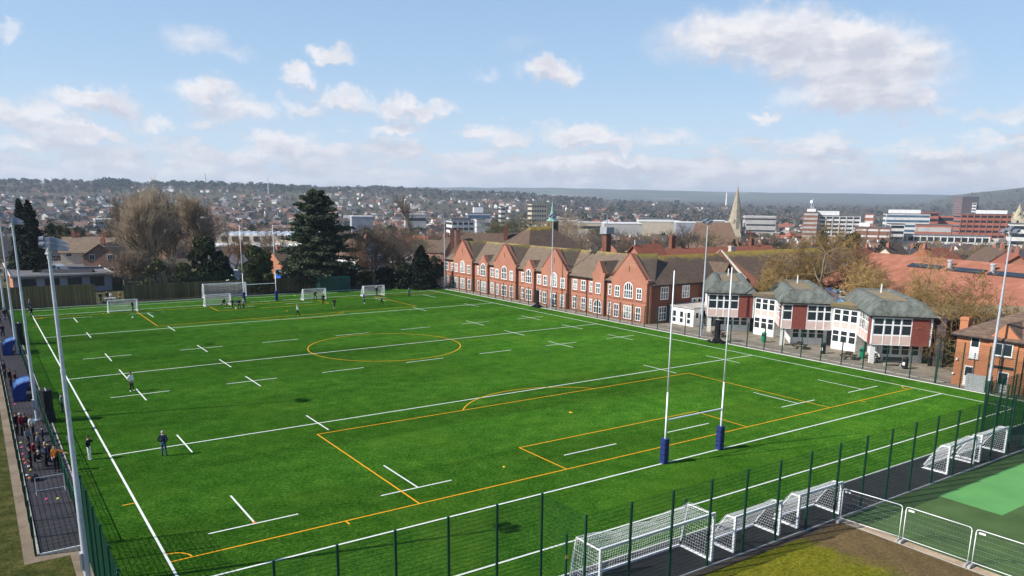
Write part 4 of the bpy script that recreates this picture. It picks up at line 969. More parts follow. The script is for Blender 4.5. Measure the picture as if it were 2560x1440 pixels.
def teach(label, C, faces, cantwall, lw=7., ld=15.5):
    r = thing('teaching_block', label, 'teaching block', (C[0], C[1], 0), math.atan2(d1[1], d1[0]), 'white teaching blocks with green mansard roofs')
    # local frame: x along the lit front d1, y into the block along d2
    zb, zt, zg = 2.15, 5.3, 6.9
    b = MB(); b.box(0, lw, 0, ld, zb, zt); b.build('upper_wall', M['white_wall'], r)
    b = MB(); b.box(1.5, lw-.3, 1.5, ld-.5, -.1, zb-.002); b.build('lower_wall', M['white_wall'], r)
    b = MB(); b.box(.15, .65, .15, .65, -.1, zb-.002); b.build('pillar', M['white_wall'], r)
    b = MB(); b.box(-.35, lw+.35, -.35, ld+.35, zt, zt+.14); b.build('fascia', M['black_plastic'], r)
    b = MB()
    def ring(i0, z): return [(-.4+i0, -.4+i0, z), (lw+.4-i0, -.4+i0, z), (lw+.4-i0, ld+.4-i0, z), (-.4+i0, ld+.4-i0, z)]
    rings = [ring(0, zt+.14), ring(1.3, zg), ring(1.6, zg+.1), ring(2.0, zg+.02), ring(2.2, 6.78)]
    for A, B_ in zip(rings[:-1], rings[1:]):
        for k in range(4): b.poly([A[k], A[(k+1) % 4], B_[(k+1) % 4], B_[k]])
    # standing seams
    for k in range(1, 11): b.beam((-.41, -.4+k*(ld+.8)/11, zt+.16), (1.05, 1.05+k*(ld-2.1)/11, zg+.02), .05, .05)
    for k in range(1, 5): b.beam((-.4+k*(lw+.8)/5, -.41, zt+.16), (1.05+k*(lw-2.1)/5, 1.05, zg+.02), .05, .05)
    b.build('mansard_roof', M['copper'], r)
    b = MB(); b.box(1.9, lw-1.9, 1.9, ld-1.9, 6.6, 6.82); b.build('flat_roof', M['flat_moss'], r)
    b = MB(); b.box(lw+.001, lw+.12, .02, .2, -.1, zt); b.box(lw+.13, lw+.22, .3, .42, -.1, zt); b.build('downpipe', M['black_plastic'], r)
    b = MB(); b.tube((lw*.5, ld*.7, 6.4), (lw*.5, ld*.7, 7.9), .09, n=8); b.build('vent_pipe', M['white_wall'], r)
    # upper front: panels and windows along x (y = 0 face) and the canted face along y (x = 0 face)
    def bay(kind, a0, a1, face):
        rz = 0 if face == 'x' else -PI/2; loc = (a0, -.003, zb) if face == 'x' else (-.003, a1, zb); w = a1-a0
        if kind == 'tile':
            b = MB(); b.box(.02, w-.02, -.06, 0, .02, zt-zb-.12); b.build('hung_tile_panel', M['brick_panel'], r, loc=loc, rz=rz); return
        n = 2 if w > 1.6 else 1; H = zt-zb-.05
        b = MB(); b.box(0, w, -.03, 0, 0, H); f = b.build('window', M['white_paint'], r, loc=loc, rz=rz); g = MB(); pk = MB(); fr = MB()
        cw = w/n
        for k in range(n):
            x0, x1 = k*cw+.11, (k+1)*cw-.11
            g.box(x0, x1, -.045, -.031, H-.75, H-.16); g.box(x0, x1, -.045, -.031, 1.22, H-.9); pk.box(x0-.03, x1+.03, -.045, -.031, .1, 1.05)
        g.build('pane', M['glass_blind'] if rnd.random() < .25 else M['glass'], f); pk.build('pink_panel', M['pink_panel'], f)
        b = MB()
        b.box(-.03, .03, -.07, -.0301, 0, H); b.build('mullion', M['white_paint'], f)
    x = .12
    for k, w in faces: bay(k, x, x+w, 'x'); x += w
    y = .12
    for k, w in cantwall: bay(k, y, y+w, 'y'); y += w
    # ground floor glazing, set back
    for i in range(4):
        w = (lw-2.2)/4; b = MB(); b.box(0.04, w-.04, -.03, 0, 0, 1.95); f = b.build('door' if i % 2 == 0 else 'window', M['white_paint'], r, loc=(1.6+i*w, 1.497, .05)); g = MB(); g.box(.14, w-.14, -.045, -.031, .85, 1.4); g.box(.14, w-.14, -.045, -.031, 1.47, 1.85); g.build('pane', M['glass'], f)
    for i in range(3):
        b = MB(); b.box(-.03, 0, .05, 1.05, .8, 1.95); f = b.build('window', M['white_paint'], r, loc=(1.497, 2.+i*1.4, .05)); g = MB(); g.box(-.045, -.031, .13, .97, .88, 1.87); g.build('pane', M['glass'], f)
    return r
w3 = [('win', 1.15), ('win', 1.75), ('win', 1.1), ('tile', 1.85)]
TA = teach('white teaching block nearest the brick school, one red panel at its right', (76.25, 36.65), w3, [('tile', .9), ('win', 1.1), ('win', 1.1)], 6.2, 15.5)
TB = teach('middle white teaching block, red panel between its front windows', (76.1, 24.5), [('win', 1.15), ('tile', 1.75), ('win', 1.15), ('win', 1.7)], [('tile', .95), ('win', 1.6), ('win', 1.6), ('win', 1.2)], 6.1, 15.5)
TC = teach('near white teaching block with dark end columns, beside the orange brick house', (75.15, 11.95), w3, [('tile', 1.2), ('win', 1.7), ('win', 1.7), ('win', 1.5)], 6.2, 15.5)
def link(label, x, y0, y1, dx=9.):
    r = thing('link_block', label, 'link block', (x, y0, 0)); n = 3; w = (y1-y0)/n
    b = MB(); b.box(.01, dx, 0, y1-y0, -.1, 5.25); b.build('wall', M['white_wall'], r); b = MB(); b.box(-.4, dx, -.3, y1-y0+.3, 5.25, 5.62); b.build('roof', M['flat_moss'], r)
    for k in range(n):
        for z0, nm in ((2.6, 'window'), (0.03, 'door' if k == 1 else 'window')):
            b = MB(); b.box(-.03, 0.005, .05, w-.05, z0, z0+2.45); f = b.build(nm, M['white_paint'], r, loc=(0, k*w, 0)); g = MB(); g.box(-.045, -.031, .16, w-.16, z0+1.8, z0+2.3); g.box(-.045, -.031, .16, w-.16, z0+.95, z0+1.7); g.build('pane', M['glass'], f)
            if z0 > 1: q = MB(); q.box(-.045, -.031, .14, w-.14, z0+.1, z0+.8); q.build('pink_panel', M['pink_panel'], f)
link('white link with tall windows between the first two teaching blocks', 80.35, 28.6, 31.9); link('white link with an open door between the last two teaching blocks', 79.9, 16.5, 19.8)
b = MB(); 
for k in range(4): b.beam((79.6+k*.55, 7.4-.45*k, -.1), (79.6+k*.55, 7.4-.45*k, 5.3), .16, .16)
b.box(79.9, 83.5, 6.2, 7.6, -.1, 5.2) ; tag(b.build('stair_tower', mat('dark_timber_boarding', (.06, .045, .05), .35, 2.)), 'dark boarded stair tower with pale posts at the end of the teaching blocks', 'stair tower')
far_r = thing('flat_roofed_block', 'flat roofed white block with big windows behind the stair tower', 'school block', (86, 9.3, 0), -.75)
b = MB(); b.box(0, 14, 0, 8, 2.4, 4.9); b.build('upper_wall', M['white_wall'], far_r); b = MB(); b.box(.6, 13.6, .6, 7.6, -.3, 2.4); b.build('lower_wall', M['brick_dark'], far_r); b = MB(); b.box(-.5, 14.5, -.5, 8.5, 4.9, 5.25); b.build('roof', M['flat_moss'], far_r)
for k in range(6):
    b = MB(); b.box(.1, 1.9, -.03, 0, 3.3, 4.75); f = b.build('window', M['white_paint'], far_r, loc=(.5+k*2.2, -.002, 0)); g = MB(); g.box(.22, 1.78, -.045, -.031, 3.42, 4.63); g.build('pane', M['glass_blind'], f)
# ---------------------------------------------------------------- orange brick house at the right edge
hs = thing('brick_house', 'orange brick house with a brown hipped roof and dormer gable at the right edge', 'house', (73.0, 1.7, 0))
b = MB(); b.box(0, 13.5, -14, 0, -.2, 5.05); b.ext([(-.15, -3.1, -.2), (-.15, -5.6, -.2), (-.15, -5.6, 5.3), (-.15, -4.35, 6.55), (-.15, -3.1, 5.3)], (.5, 0, 0)); b.build('wall', M['brick_orange'], hs)
b = MB()
M['roof_mottled'] = tiles('mottled_brown_tiles', (.09, .06, .045), (.22, .15, .11))
b.roof(0, 13.5, -14, 0, 5.0, 8.1, .45, .14, 'y', 5.5); 
for s in (-1, 1): slab(b, [(-.12, -4.35, 6.5), (3.2, -4.35, 6.5), (.6, -4.35+s*1.45, 5.18), (-.12, -4.35+s*1.45, 5.18)])
b.build('roof', M['roof_mottled'], hs)
chimney(hs, 9., -2.8, 5., 9.6, 1.5, 1.2, M['brick_orange'], 0); chimney(hs, 4.4, 1.4, 3, 6.2, .8, .8, M['brick_orange'], 0)
b = MB(); b.box(-.5, -.38, -14, .4, 4.9, 5.02); b.tube((-.08, -6.2, 0), (-.08, -6.2, 5), .05, n=6); b.box(-.19, -.152, -5.5, -3.2, 2.3, 2.55); b.build('gutter', M['black_plastic'], hs)
def pvc(y, z, w, h, split, solid=0.):
    b = MB(); b.box(-.05, 0, -w/2, w/2, 0, h); f = b.build('window', M['white_paint'], hs, loc=(-.153 if -5.6 < y < -3.1 else -.003, y, z)); g = MB(); n = split
    for k in range(n): g.box(-.065, -.051, -w/2+.09+k*w/n, -w/2-.09+(k+1)*w/n, .1+solid*h, h-.1)
    g.build('pane', M['glass'], f); s = MB(); s.box(-.12, 0, -w/2-.1, w/2+.1, -.08, -.002); s.build('sill', M['stone'], f)
pvc(-1.75, 2.85, .85, 2.1, 1, .5); pvc(-4.35, 3.5, 1.7, 1.25, 2); pvc(-1.5, .1, .85, 1.95, 1, .45); pvc(-4.7, .1, .95, 1.95, 1, .35); pvc(-8.5, 3.3, 1.5, 1.3, 2)
for y, z in ((-.3, 2.5), (-.1, 1.)): b = MB(); b.box(-.2, 0, -.09, .09, 0, .16); b.build('wall_lamp', M['white_metal'], hs, loc=(-.003, y, z))
b = MB(); b.box(0, .5, -.9, .9, 0, 1.5)
for k in range(5): b.box(-.02, 0, -.8+k*.36, -.52+k*.36, .1, 1.4)
tag(b.build('power_cabinet', M['galv_light'], loc=(71.75, -1.1, 0)), 'grey steel cabinet at the foot of the right floodlight mast', 'cabinet')
# red sports hall with mural wall behind
sp = thing('sports_hall', 'big hall with an orange-red tiled roof and a blue painted mural wall', 'sports hall', (104., 22.8, 0), -1.85)
b = MB(); b.box(-19, 18, 0, 18, -2, 4.6); b.build('wall', M['brick'], sp)
def mural():
    t = NT('blue_mural'); x, y, z = t.sep(t.coord()); v = t.comb(x, z); a = t.n('TexVoronoi'); a.inputs['Scale'].default_value = .55; t.l(t.mapping(v, (1, 1.6, 1)), a.inputs['Vector'])
    f = t.noise(v, 1.1, 4); c = t.ramp(t.math('ADD', t.math('MULTIPLY', t.sep(a.outputs['Color'])[0], .7), t.math('MULTIPLY', f, .35)), [(.2, (.02, .06, .3)), (.4, (.03, .16, .5)), (.55, (.1, .4, .7)), (.68, (.45, .6, .7)), (.8, (.06, .1, .35))]); return t.fin(c, .6, .3)
b = MB(); b.box(-18, 17, -.08, 0, .2, 4.5); b.build('mural', mural(), sp)
b = MB(); b.ext([(-20, -.7, 4.5), (19, -.7, 4.5), (19, 10.5, 9.3), (-20, 10.5, 9.3)][::-1], (0, 0, .2)); b.ext([(-20, 18.7, 4.5), (19, 18.7, 4.5), (19, 10.5, 9.3), (-20, 10.5, 9.3)], (0, 0, .2)); M['roof_orange'] = mat('orange_roof_sheets', (.3, .115, .07), .2, .6, .85, .2, c2=(.37, .155, .1), detail=8); b.build('roof', M['roof_orange'], sp)
def rooflight(x):
    b = MB(); u = np.array((0, .919, .394)); n_ = np.array((0, -.394, .919))
    b.obox(np.array((x, 7.6, 8.06))+n_*.28, (3., 0, 0), u*.55, n_*.1); b.build('rooflight', M['glass'], sp)
for x in (-6, 1.2, 8.): rooflight(x)
for x in (-2.3, 4.8): b = MB(); b.tube((x, 8.2, 8.), (x, 8.2, 9.3), .3, n=10); b.tube((x, 8.2, 9.3), (x, 8.2, 9.55), .42, n=10); b.build('vent', M['galv_light'], sp)
for k in range(5): b = MB(); b.box(-.9, .9, -.03, 0, 0, .9); f = b.build('window', M['white_paint'], sp, loc=(-14+k*6.4, -.083, 2.9)); q = MB(); q.box(-.8, .8, -.045, -.031, .1, .8); q.build('pane', M['glass_blind'], f)

# ---------------------------------------------------------------- playground things
def picnic(label, x, y, rz):
    r = thing('picnic_table', label, 'picnic table', (x, y, 0), rz, 'picnic tables under the teaching blocks')
    b = MB()
    for k in range(5): b.box(-.9, .9, -.36+.15*k, -.23+.15*k, .71, .75)
    b.build('table_top', M['dark_wood'], r)
    for s in (-1, 1):
        b = MB(); b.box(-.9, .9, s*.72-.13, s*.72+.13, .42, .46); b.build('seat', M['dark_wood'], r)
    for s in (-.65, .65):
        b = MB(); b.beam((s, -.68, 0), (s, -.15, .71), .08, .05); b.beam((s, .68, 0), (s, .15, .71), .08, .05); b.beam((s, -.8, .39), (s, .8, .39), .05, .09); b.build('leg', M['dark_wood'], r)
picnic('dark picnic table before the middle teaching block', 76.4, 21.7, .5); picnic('dark picnic table left of the near teaching block, beside a green bin', 75.6, 14.6, .4); picnic('dark picnic table half hidden by the divider net heap', 74.6, 33.0, .6); picnic('dark picnic table behind the white pillar of the near block', 77., 12.5, .4)
bn = thing('bench', 'dark bench with a high back under the near teaching block', 'bench', (76.2, 9.7, 0), -.8)
b = MB(); b.box(-1., 1., -.25, .2, .42, .47); b.build('seat', M['black_plastic'], bn); b = MB(); b.box(-1., 1., .18, .23, .5, .95); b.build('backrest', M['black_plastic'], bn)
for s in (-.8, .8): b = MB(); b.box(s-.06, s+.06, -.25, .22, 0, .42); b.build('leg', M['concrete'], bn)
def bin_(label, x, y, m, group, front):
    r = thing('litter_bin', label, 'litter bin', (x, y, 0), 0, group); b = MB()
    pr = [(.27, 0), (.3, .08), (.3, .95), (.31, .98), (.31, 1.15), (.2, 1.3), (.02, 1.34)]
    for (r0, z0), (r1, z1) in zip(pr[:-1], pr[1:]):
        for k in range(16):
            a, c = PI*k/8, PI*(k+1)/8; b.poly([(r0*math.cos(a), r0*math.sin(a), z0), (r0*math.cos(c), r0*math.sin(c), z0), (r1*math.cos(c), r1*math.sin(c), z1), (r1*math.cos(a), r1*math.sin(a), z1)])
    b.build('body', m, r, True); q = MB(); q.box(-.325, -.29, -.14, .14, .86, 1.08); q.build('slot', M['black'], r)
    if front: q = MB(); q.box(-.33, -.295, -.13, .13, .4, .75); q.build('poster', M['white_paint'], r)
gb_ = mat('green_plastic_bin', (.01, .2, .1), .1, 3., .4, .4)
bin_('green litter bin by the door between the first two teaching blocks', 76.2, 26.9, gb_, None, False); bin_('green litter bin beside the white pillar of the near teaching block', 77.3, 14.0, gb_, None, False)
bin_('black litter bin with a white notice before the middle teaching block', 76., 18.2, M['black_plastic'], None, True); bin_('black litter bin with a white notice before the near teaching block', 75.9, 8.1, M['black_plastic'], None, True)
sk = thing('skip', 'yellow waste skip in the shade between the block and the brick house', 'skip', (80.5, 3.8, 0)); b = MB(); b.hexa([(-.7, -.7, .1), (.7, -.7, .1), (.7, .7, .1), (-.7, .7, .1), (-1.1, -.85, 1.2), (1.1, -.85, 1.2), (1.1, .85, 1.2), (-1.1, .85, 1.2)]); b.build('body', mat('yellow_paint', (.6, .32, .02), .2), sk)
b = MB(); b.box(-1.15, 1.15, -.9, -.82, 1.14, 1.22); b.box(-1.15, 1.15, .82, .9, 1.14, 1.22); b.build('rim', M['black_plastic'], sk)
# ---------------------------------------------------------------- people: one skinned body per pose, copied with their own clothes
def cloth(name, c): return mat('cloth_'+name, c, .18, 9., .9, .1)
CL = {k: cloth(k, v) for k, v in dict(black=(.014, .014, .018), navy=(.015, .02, .05), white=(.72, .72, .72), grey=(.17, .18, .2), blue=(.03, .1, .42), jeans=(.04, .07, .13), red=(.2, .012, .025), maroon=(.06, .012, .018), orange=(.24, .08, .016), lilac=(.2, .22, .36), purple=(.1, .08, .16), olive=(.1, .09, .04), paleblue=(.16, .19, .24), teal=(.02, .08, .09)).items()}
SKIN = [mat('skin_light', (.5, .3, .22), .08, 6., .6), mat('skin_tan', (.32, .17, .11), .08, 6., .6)]
HAIR = {k: mat('hair_'+k, v, .2, 12., .7) for k, v in dict(brown=(.06, .035, .02), black=(.012, .01, .01), grey=(.38, .36, .34), blond=(.3, .19, .08)).items()}
def pose_def(**kw):
    """joint positions in metres for a 1.75 m figure facing -y"""
    J = dict(pel=(0, 0, .95), waist=(0, 0, 1.08), chest=(0, -.01, 1.3), neck=(0, .0, 1.48), jaw=(0, -.02, 1.56), head=(0, -.015, 1.64), crown=(0, 0, 1.73))
    for s, n in ((1, 'l'), (-1, 'r')):
        J.update({n+'sh': (s*.18, 0, 1.42), n+'el': (s*.25, .03, 1.14), n+'wr': (s*.24, -.06, .9), n+'hip': (s*.09, 0, .9), n+'kn': (s*.1, -.02, .49), n+'an': (s*.1, .03, .08), n+'to': (s*.12, -.13, .035)})
    J.update(kw); return J
def lower(J, dz, names=None):
    for k in J:
        if names is None or k in names: x, y, z = J[k]; J[k] = (x, y, z+dz)
    return J
UP = ('pel', 'waist', 'chest', 'neck', 'jaw', 'head', 'crown', 'lsh', 'rsh', 'lel', 'rel', 'lwr', 'rwr')
POSES = dict(
 stand=pose_def(),
 pockets=pose_def(lel=(.3, .1, 1.16), rel=(-.3, .1, 1.16), lwr=(.17, -.06, .98), rwr=(-.17, -.06, .98), lan=(.15, .03, .08), lto=(.2, -.12, .035), ran=(-.15, .03, .08), rto=(-.2, -.12, .035)),
 walk=pose_def(lkn=(.1, -.18, .52), lan=(.1, -.26, .1), lto=(.1, -.43, .06), rkn=(-.1, .06, .5), ran=(-.1, .32, .15), rto=(-.1, .2, .04), lwr=(.22, .12, .95), lel=(.25, .12, 1.16), rel=(-.25, -.02, 1.14), rwr=(-.22, -.24, 1.02)),
 run=lower(pose_def(waist=(0, -.03, 1.08), chest=(0, -.1, 1.29), neck=(0, -.13, 1.46), jaw=(0, -.17, 1.54), head=(0, -.17, 1.62), crown=(0, -.16, 1.71), lsh=(.18, -.1, 1.4), rsh=(-.18, -.1, 1.4), lkn=(.1, -.32, .68), lan=(.1, -.3, .28), lto=(.1, -.46, .22), rkn=(-.1, .1, .5), ran=(-.1, .42, .32), rto=(-.1, .38, .15), lel=(.27, .14, 1.18), lwr=(.22, .08, .96), rel=(-.27, -.22, 1.16), rwr=(-.18, -.4, 1.28)), -.1),
 point=pose_def(lel=(.46, -.06, 1.36), lwr=(.7, -.12, 1.3), rel=(-.27, .06, 1.14), rwr=(-.16, -.12, .98)),
 keeper=lower(pose_def(lkn=(.24, -.14, .5), lan=(.32, .0, .08), lto=(.36, -.15, .035), rkn=(-.24, -.14, .5), ran=(-.32, 0, .08), rto=(-.36, -.15, .035), lhip=(.11, .05, .84), rhip=(-.11, .05, .84), pel=(0, .06, .88), waist=(0, .02, 1.02), chest=(0, -.08, 1.22), neck=(0, -.12, 1.39), jaw=(0, -.15, 1.47), head=(0, -.16, 1.55), crown=(0, -.15, 1.64), lsh=(.19, -.08, 1.33), rsh=(-.19, -.08, 1.33), lel=(.38, -.1, 1.12), rel=(-.38, -.1, 1.12), lwr=(.46, -.28, 1.0), rwr=(-.46, -.28, 1.0)), 0.),
 lunge=lower(pose_def(lkn=(.2, -.35, .5), lan=(.2, -.3, .08), lto=(.2, -.46, .035), rkn=(-.25, .3, .3), ran=(-.4, .7, .12), rto=(-.42, .64, .04), pel=(0, .02, .62), lhip=(.09, 0, .58), rhip=(-.09, .04, .58), waist=(0, -.02, .76), chest=(0, -.08, .97), neck=(0, -.1, 1.14), jaw=(0, -.13, 1.22), head=(0, -.14, 1.3), crown=(0, -.13, 1.39), lsh=(.18, -.08, 1.09), rsh=(-.18, -.08, 1.09), lel=(.3, -.1, .84), lwr=(.3, -.3, .72), rel=(-.34, .0, .84), rwr=(-.4, -.12, .64)), 0.),
 arms=pose_def(lel=(.42, 0, 1.3), lwr=(.62, -.06, 1.36), rel=(-.42, 0, 1.3), rwr=(-.6, -.1, 1.2)),
 face=pose_def(lel=(.3, -.16, 1.24), lwr=(.1, -.2, 1.5), rel=(-.25, .03, 1.14), rwr=(-.2, -.12, .95)),
 sit=lower(pose_def(pel=(0, 0, .45), lhip=(.1, 0, .45), rhip=(-.1, 0, .45), lkn=(.13, -.42, .5), rkn=(-.13, -.42, .5), lan=(.13, -.4, .08), ran=(-.13, -.4, .08), lto=(.14, -.56, .035), rto=(-.14, -.56, .035), waist=(0, .0, .58), chest=(0, -.04, .8), neck=(0, -.05, .98), jaw=(0, -.08, 1.06), head=(0, -.08, 1.14), crown=(0, -.07, 1.23), lsh=(.18, -.04, .92), rsh=(-.18, -.04, .92), lel=(.25, -.12, .68), rel=(-.25, -.12, .68), lwr=(.14, -.32, .6), rwr=(-.14, -.32, .6)), 0.))
BONES = [('pel', 'waist'), ('waist', 'chest'), ('chest', 'neck'), ('neck', 'jaw'), ('jaw', 'head'), ('head', 'crown')]
for n in 'lr': BONES += [('chest', n+'sh'), (n+'sh', n+'el'), (n+'el', n+'wr'), ('pel', n+'hip'), (n+'hip', n+'kn'), (n+'kn', n+'an'), (n+'an', n+'to')]
RADS = dict(pel=.145, waist=.135, chest=.165, neck=.06, jaw=.075, head=.095, crown=.07, sh=.085, el=.055, wr=.035, hip=.1, kn=.07, an=.052, to=.042)
PM = {}
def pose_mesh(kind):
    if kind in PM: return PM[kind]
    J = POSES[kind]; names = list(J); idx = {n: i for i, n in enumerate(names)}; co = [J[n] for n in names]; ed = [(idx[a], idx[b]) for a, b in BONES]; rr = [RADS[n if n in RADS else n[1:]] for n in names]; bone_tag = []
    # hands: palm and five separate bent fingers
    for n, s in (('l', 1), ('r', -1)):
        w = np.array(J[n+'wr'], float); e = np.array(J[n+'el'], float); d = (w-e)/np.linalg.norm(w-e); side = np.cross(d, (0, 1., 0)); side = side/np.linalg.norm(side); pal = np.cross(side, d)
        pi = len(co); co.append(tuple(w+d*.075)); rr.append(.034); ed.append((idx[n+'wr'], pi)); names.append(n+'palm')
        for f in range(4):
            p1 = w+d*.115+side*(.027-.018*f); ln = (.03, .036, .033, .025)[f]
            a = len(co); co.append(tuple(p1)); co.append(tuple(p1+d*ln+pal*.01)); co.append(tuple(p1+d*ln*1.7+pal*.03)); rr.extend([.011, .009, .008]); ed.extend([(pi, a), (a, a+1), (a+1, a+2)]); names.extend([n+'fing']*3)
        p1 = w+d*.06+side*.042; a = len(co); co.append(tuple(p1)); co.append(tuple(p1+d*.04+side*.012+pal*.012)); rr.extend([.013, .009]); ed.extend([(pi, a), (a, a+1)]); names.extend([n+'fing']*2)
    me = bpy.data.meshes.new('person'); me.from_pydata(co, ed, []); o = bpy.data.objects.new('person_build', me); COL.objects.link(o)
    sk = o.modifiers.new('skin', 'SKIN'); sv = me.skin_vertices[0].data if me.skin_vertices else None
    if sv is None:
        bm = __import__('bmesh').new(); bm.from_mesh(me); bm.verts.layers.skin.verify(); bm.to_mesh(me); bm.free(); sv = me.skin_vertices[0].data
    for i, r in enumerate(rr):
        n = names[i]; sv[i].radius = (r*(1.2 if n in ('chest', 'waist', 'pel') else 1), r*(.72 if n in ('chest', 'waist', 'pel') else 1)); sv[i].use_root = (n == 'pel')
    ss = o.modifiers.new('sub', 'SUBSURF'); ss.levels = 1; ss.render_levels = 1
    dg = bpy.context.evaluated_depsgraph_get(); dg.update(); res = bpy.data.meshes.new_from_object(o.evaluated_get(dg)); bpy.data.objects.remove(o); res.name = 'person'
    # cloth regions by the nearest bone
    segs = [(np.array(co[a]), np.array(co[b]), names[a], names[b]) for a, b in ed]
    res.materials.clear()
    for m in (CL['black'], CL['black'], SKIN[0], M['white_paint']): res.materials.append(m)
    mi = []
    for p in res.polygons:
        c = np.array(p.center); best = None
        for A, B, na, nb in segs:
            AB = B-A; t = np.clip(np.dot(c-A, AB)/max(np.dot(AB, AB), 1e-9), 0, 1); dd = np.linalg.norm(c-A-AB*t)
            if best is None or dd < best[0]: best = (dd, na, nb, t)
        _, na, nb, t = best
        if na in ('neck', 'jaw', 'head') or nb.endswith(('palm', 'fing')): m = 2
        elif nb.endswith('to'): m = 3
        elif nb.endswith(('hip', 'kn', 'an')): m = 1
        elif na == 'pel' and nb == 'waist': m = 0
        else: m = 0
        if na.endswith('kn') and nb.endswith('an') and t > .93: m = 3
        mi.append(m)
    res.polygons.foreach_set('material_index', mi); res.polygons.foreach_set('use_smooth', [True]*len(mi))
    # hair cap and face features
    H = np.array(J['head']); C = np.array(J['crown']); up = (C-H)/np.linalg.norm(C-H); hb = MB(); n, k = 14, 7
    ctr = H+up*.02
    for i in range(k):
        for j in range(n):
            q = []
            for ti, pj in ((i, j), (i+1, j), (i+1, j+1), (i, j+1)):
                th = PI*.62*ti/k; ph = 2*PI*pj/n; lim = 1. if math.sin(ph) > -.35 else .62; th *= lim
                q.append(tuple(ctr+np.array((.098*math.sin(th)*math.cos(ph), .108*math.sin(th)*math.sin(ph)+.012, .118*math.cos(th)))))
            hb.poly(q)
    hair = hb.build('hair', HAIR['brown'], link=False, smooth=True)
    fb = MB(); f0 = H+np.array((0, -.098, -.012)); fb.add([tuple(f0+np.array(v)) for v in ((-.014, 0, -.02), (.014, 0, -.02), (0, .0, .03), (0, -.028, -.018))], [(0, 1, 3), (1, 2, 3), (2, 0, 3)])
    for s in (-1, 1):
        fb.box(f0[0]+s*.035-.012, f0[0]+s*.035+.012, f0[1]-.002, f0[1]+.02, f0[2]+.018, f0[2]+.03, 1); fb.box(f0[0]+s*.096-.008, f0[0]+s*.096+.008, f0[1]+.08, f0[1]+.115, f0[2]-.02, f0[2]+.035)
    fb.box(f0[0]-.025, f0[0]+.025, f0[1]+.002, f0[1]+.02, f0[2]-.052, f0[2]-.044, 2)
    face = fb.build('face', [SKIN[0], M['black'], CL['maroon']], link=False)
    PM[kind] = (res, hair, face); return PM[kind]
def person(label, x, y, pose, top, bottom, face=0., h=1.75, hair='brown', shoes=None, skin=0, group=None, z=0.):
    me, hm, fm = pose_mesh(pose); o = ob('person', me, None, (x, y, z), face); s = h/1.75; o.scale = (s, s, s); tag(o, label, 'person', group)
    for i, m in enumerate((CL[top], CL[bottom], SKIN[skin], shoes or M['black_plastic'])): o.material_slots[i].link = 'OBJECT'; o.material_slots[i].material = m
    c = ob('hair', hm, o); c.material_slots[0].link = 'OBJECT'; c.material_slots[0].material = HAIR[hair]
    c = ob('face', fm, o); c.material_slots[0].link = 'OBJECT'; c.material_slots[0].material = SKIN[skin]
    return o
WS = M['white_paint']; A_ = -PI/2
person('person in white hoodie and black trousers standing on a white dash, left', 4.4, 41.2, 'pockets', 'white', 'black', .5, 1.8, 'black', WS)
person('grey haired man in a dark jacket and jeans standing alone near the left touchline', 3.1, 19.9, 'pockets', 'navy', 'jeans', 2.6, 1.82, 'grey', M['black_plastic'])
person('person in black jacket and white trousers with hand to face on left touchline', -1.25, 21.8, 'face', 'black', 'white', 1.0, 1.68, 'brown', WS)
person('person in dark kit walking at the far end of the left touchline', -.2, 97.4, 'walk', 'black', 'black', 2.9, 1.7)
person('person in a grey top walking before the left timber fence', 0.2, 108.9, 'walk', 'grey', 'jeans', 1.4, 1.72)
person('player in navy standing in the mouth of the leftmost far goal', 13.3, 97.0, 'stand', 'navy', 'navy', 1.0, 1.78)
person('keeper in black lunging before the second far goal', 26.9, 96.2, 'lunge', 'black', 'black', .5, 1.75)
person('player in black reaching for the ball, leftmost of the trio', 27.4, 92.9, 'run', 'black', 'black', -.7, 1.72); person('player in black standing in the middle of the trio', 28.0, 91.2, 'walk', 'black', 'navy', .3, 1.78); person('player in grey and black, rightmost of the trio', 28.9, 91.9, 'stand', 'grey', 'black', -1.2, 1.76)
person('keeper in black with legs apart in the third far goal', 42.8, 97.0, 'keeper', 'black', 'black', .3, 1.75, 'blond')
person('player all in black with their back turned before the third far goal', 41.8, 90.5, 'stand', 'black', 'black', 2.9, 1.78); person('player in black with white sleeves walking in midfield', 41.3, 84.3, 'walk', 'black', 'black', 2.2, 1.75, 'black', WS); person('coach in a blue jacket and grey cap facing the far goals', 48.2, 88.2, 'stand', 'blue', 'navy', .8, 1.8, 'grey', WS)
person('small player in black running between the blue jacket and the right goal', 49.6, 84.2, 'run', 'black', 'black', .9, 1.55); person('coach in a dark suit standing in the rightmost far goal', 54.4, 96.5, 'stand', 'navy', 'navy', .2, 1.85, 'grey'); person('player in teal and navy at the far right of the pitch', 59.1, 92.6, 'stand', 'teal', 'navy', -1.0, 1.7); person('referee in a white top and black trousers in midfield', 33.3, 79., 'walk', 'white', 'black', .8, 1.8, 'grey')
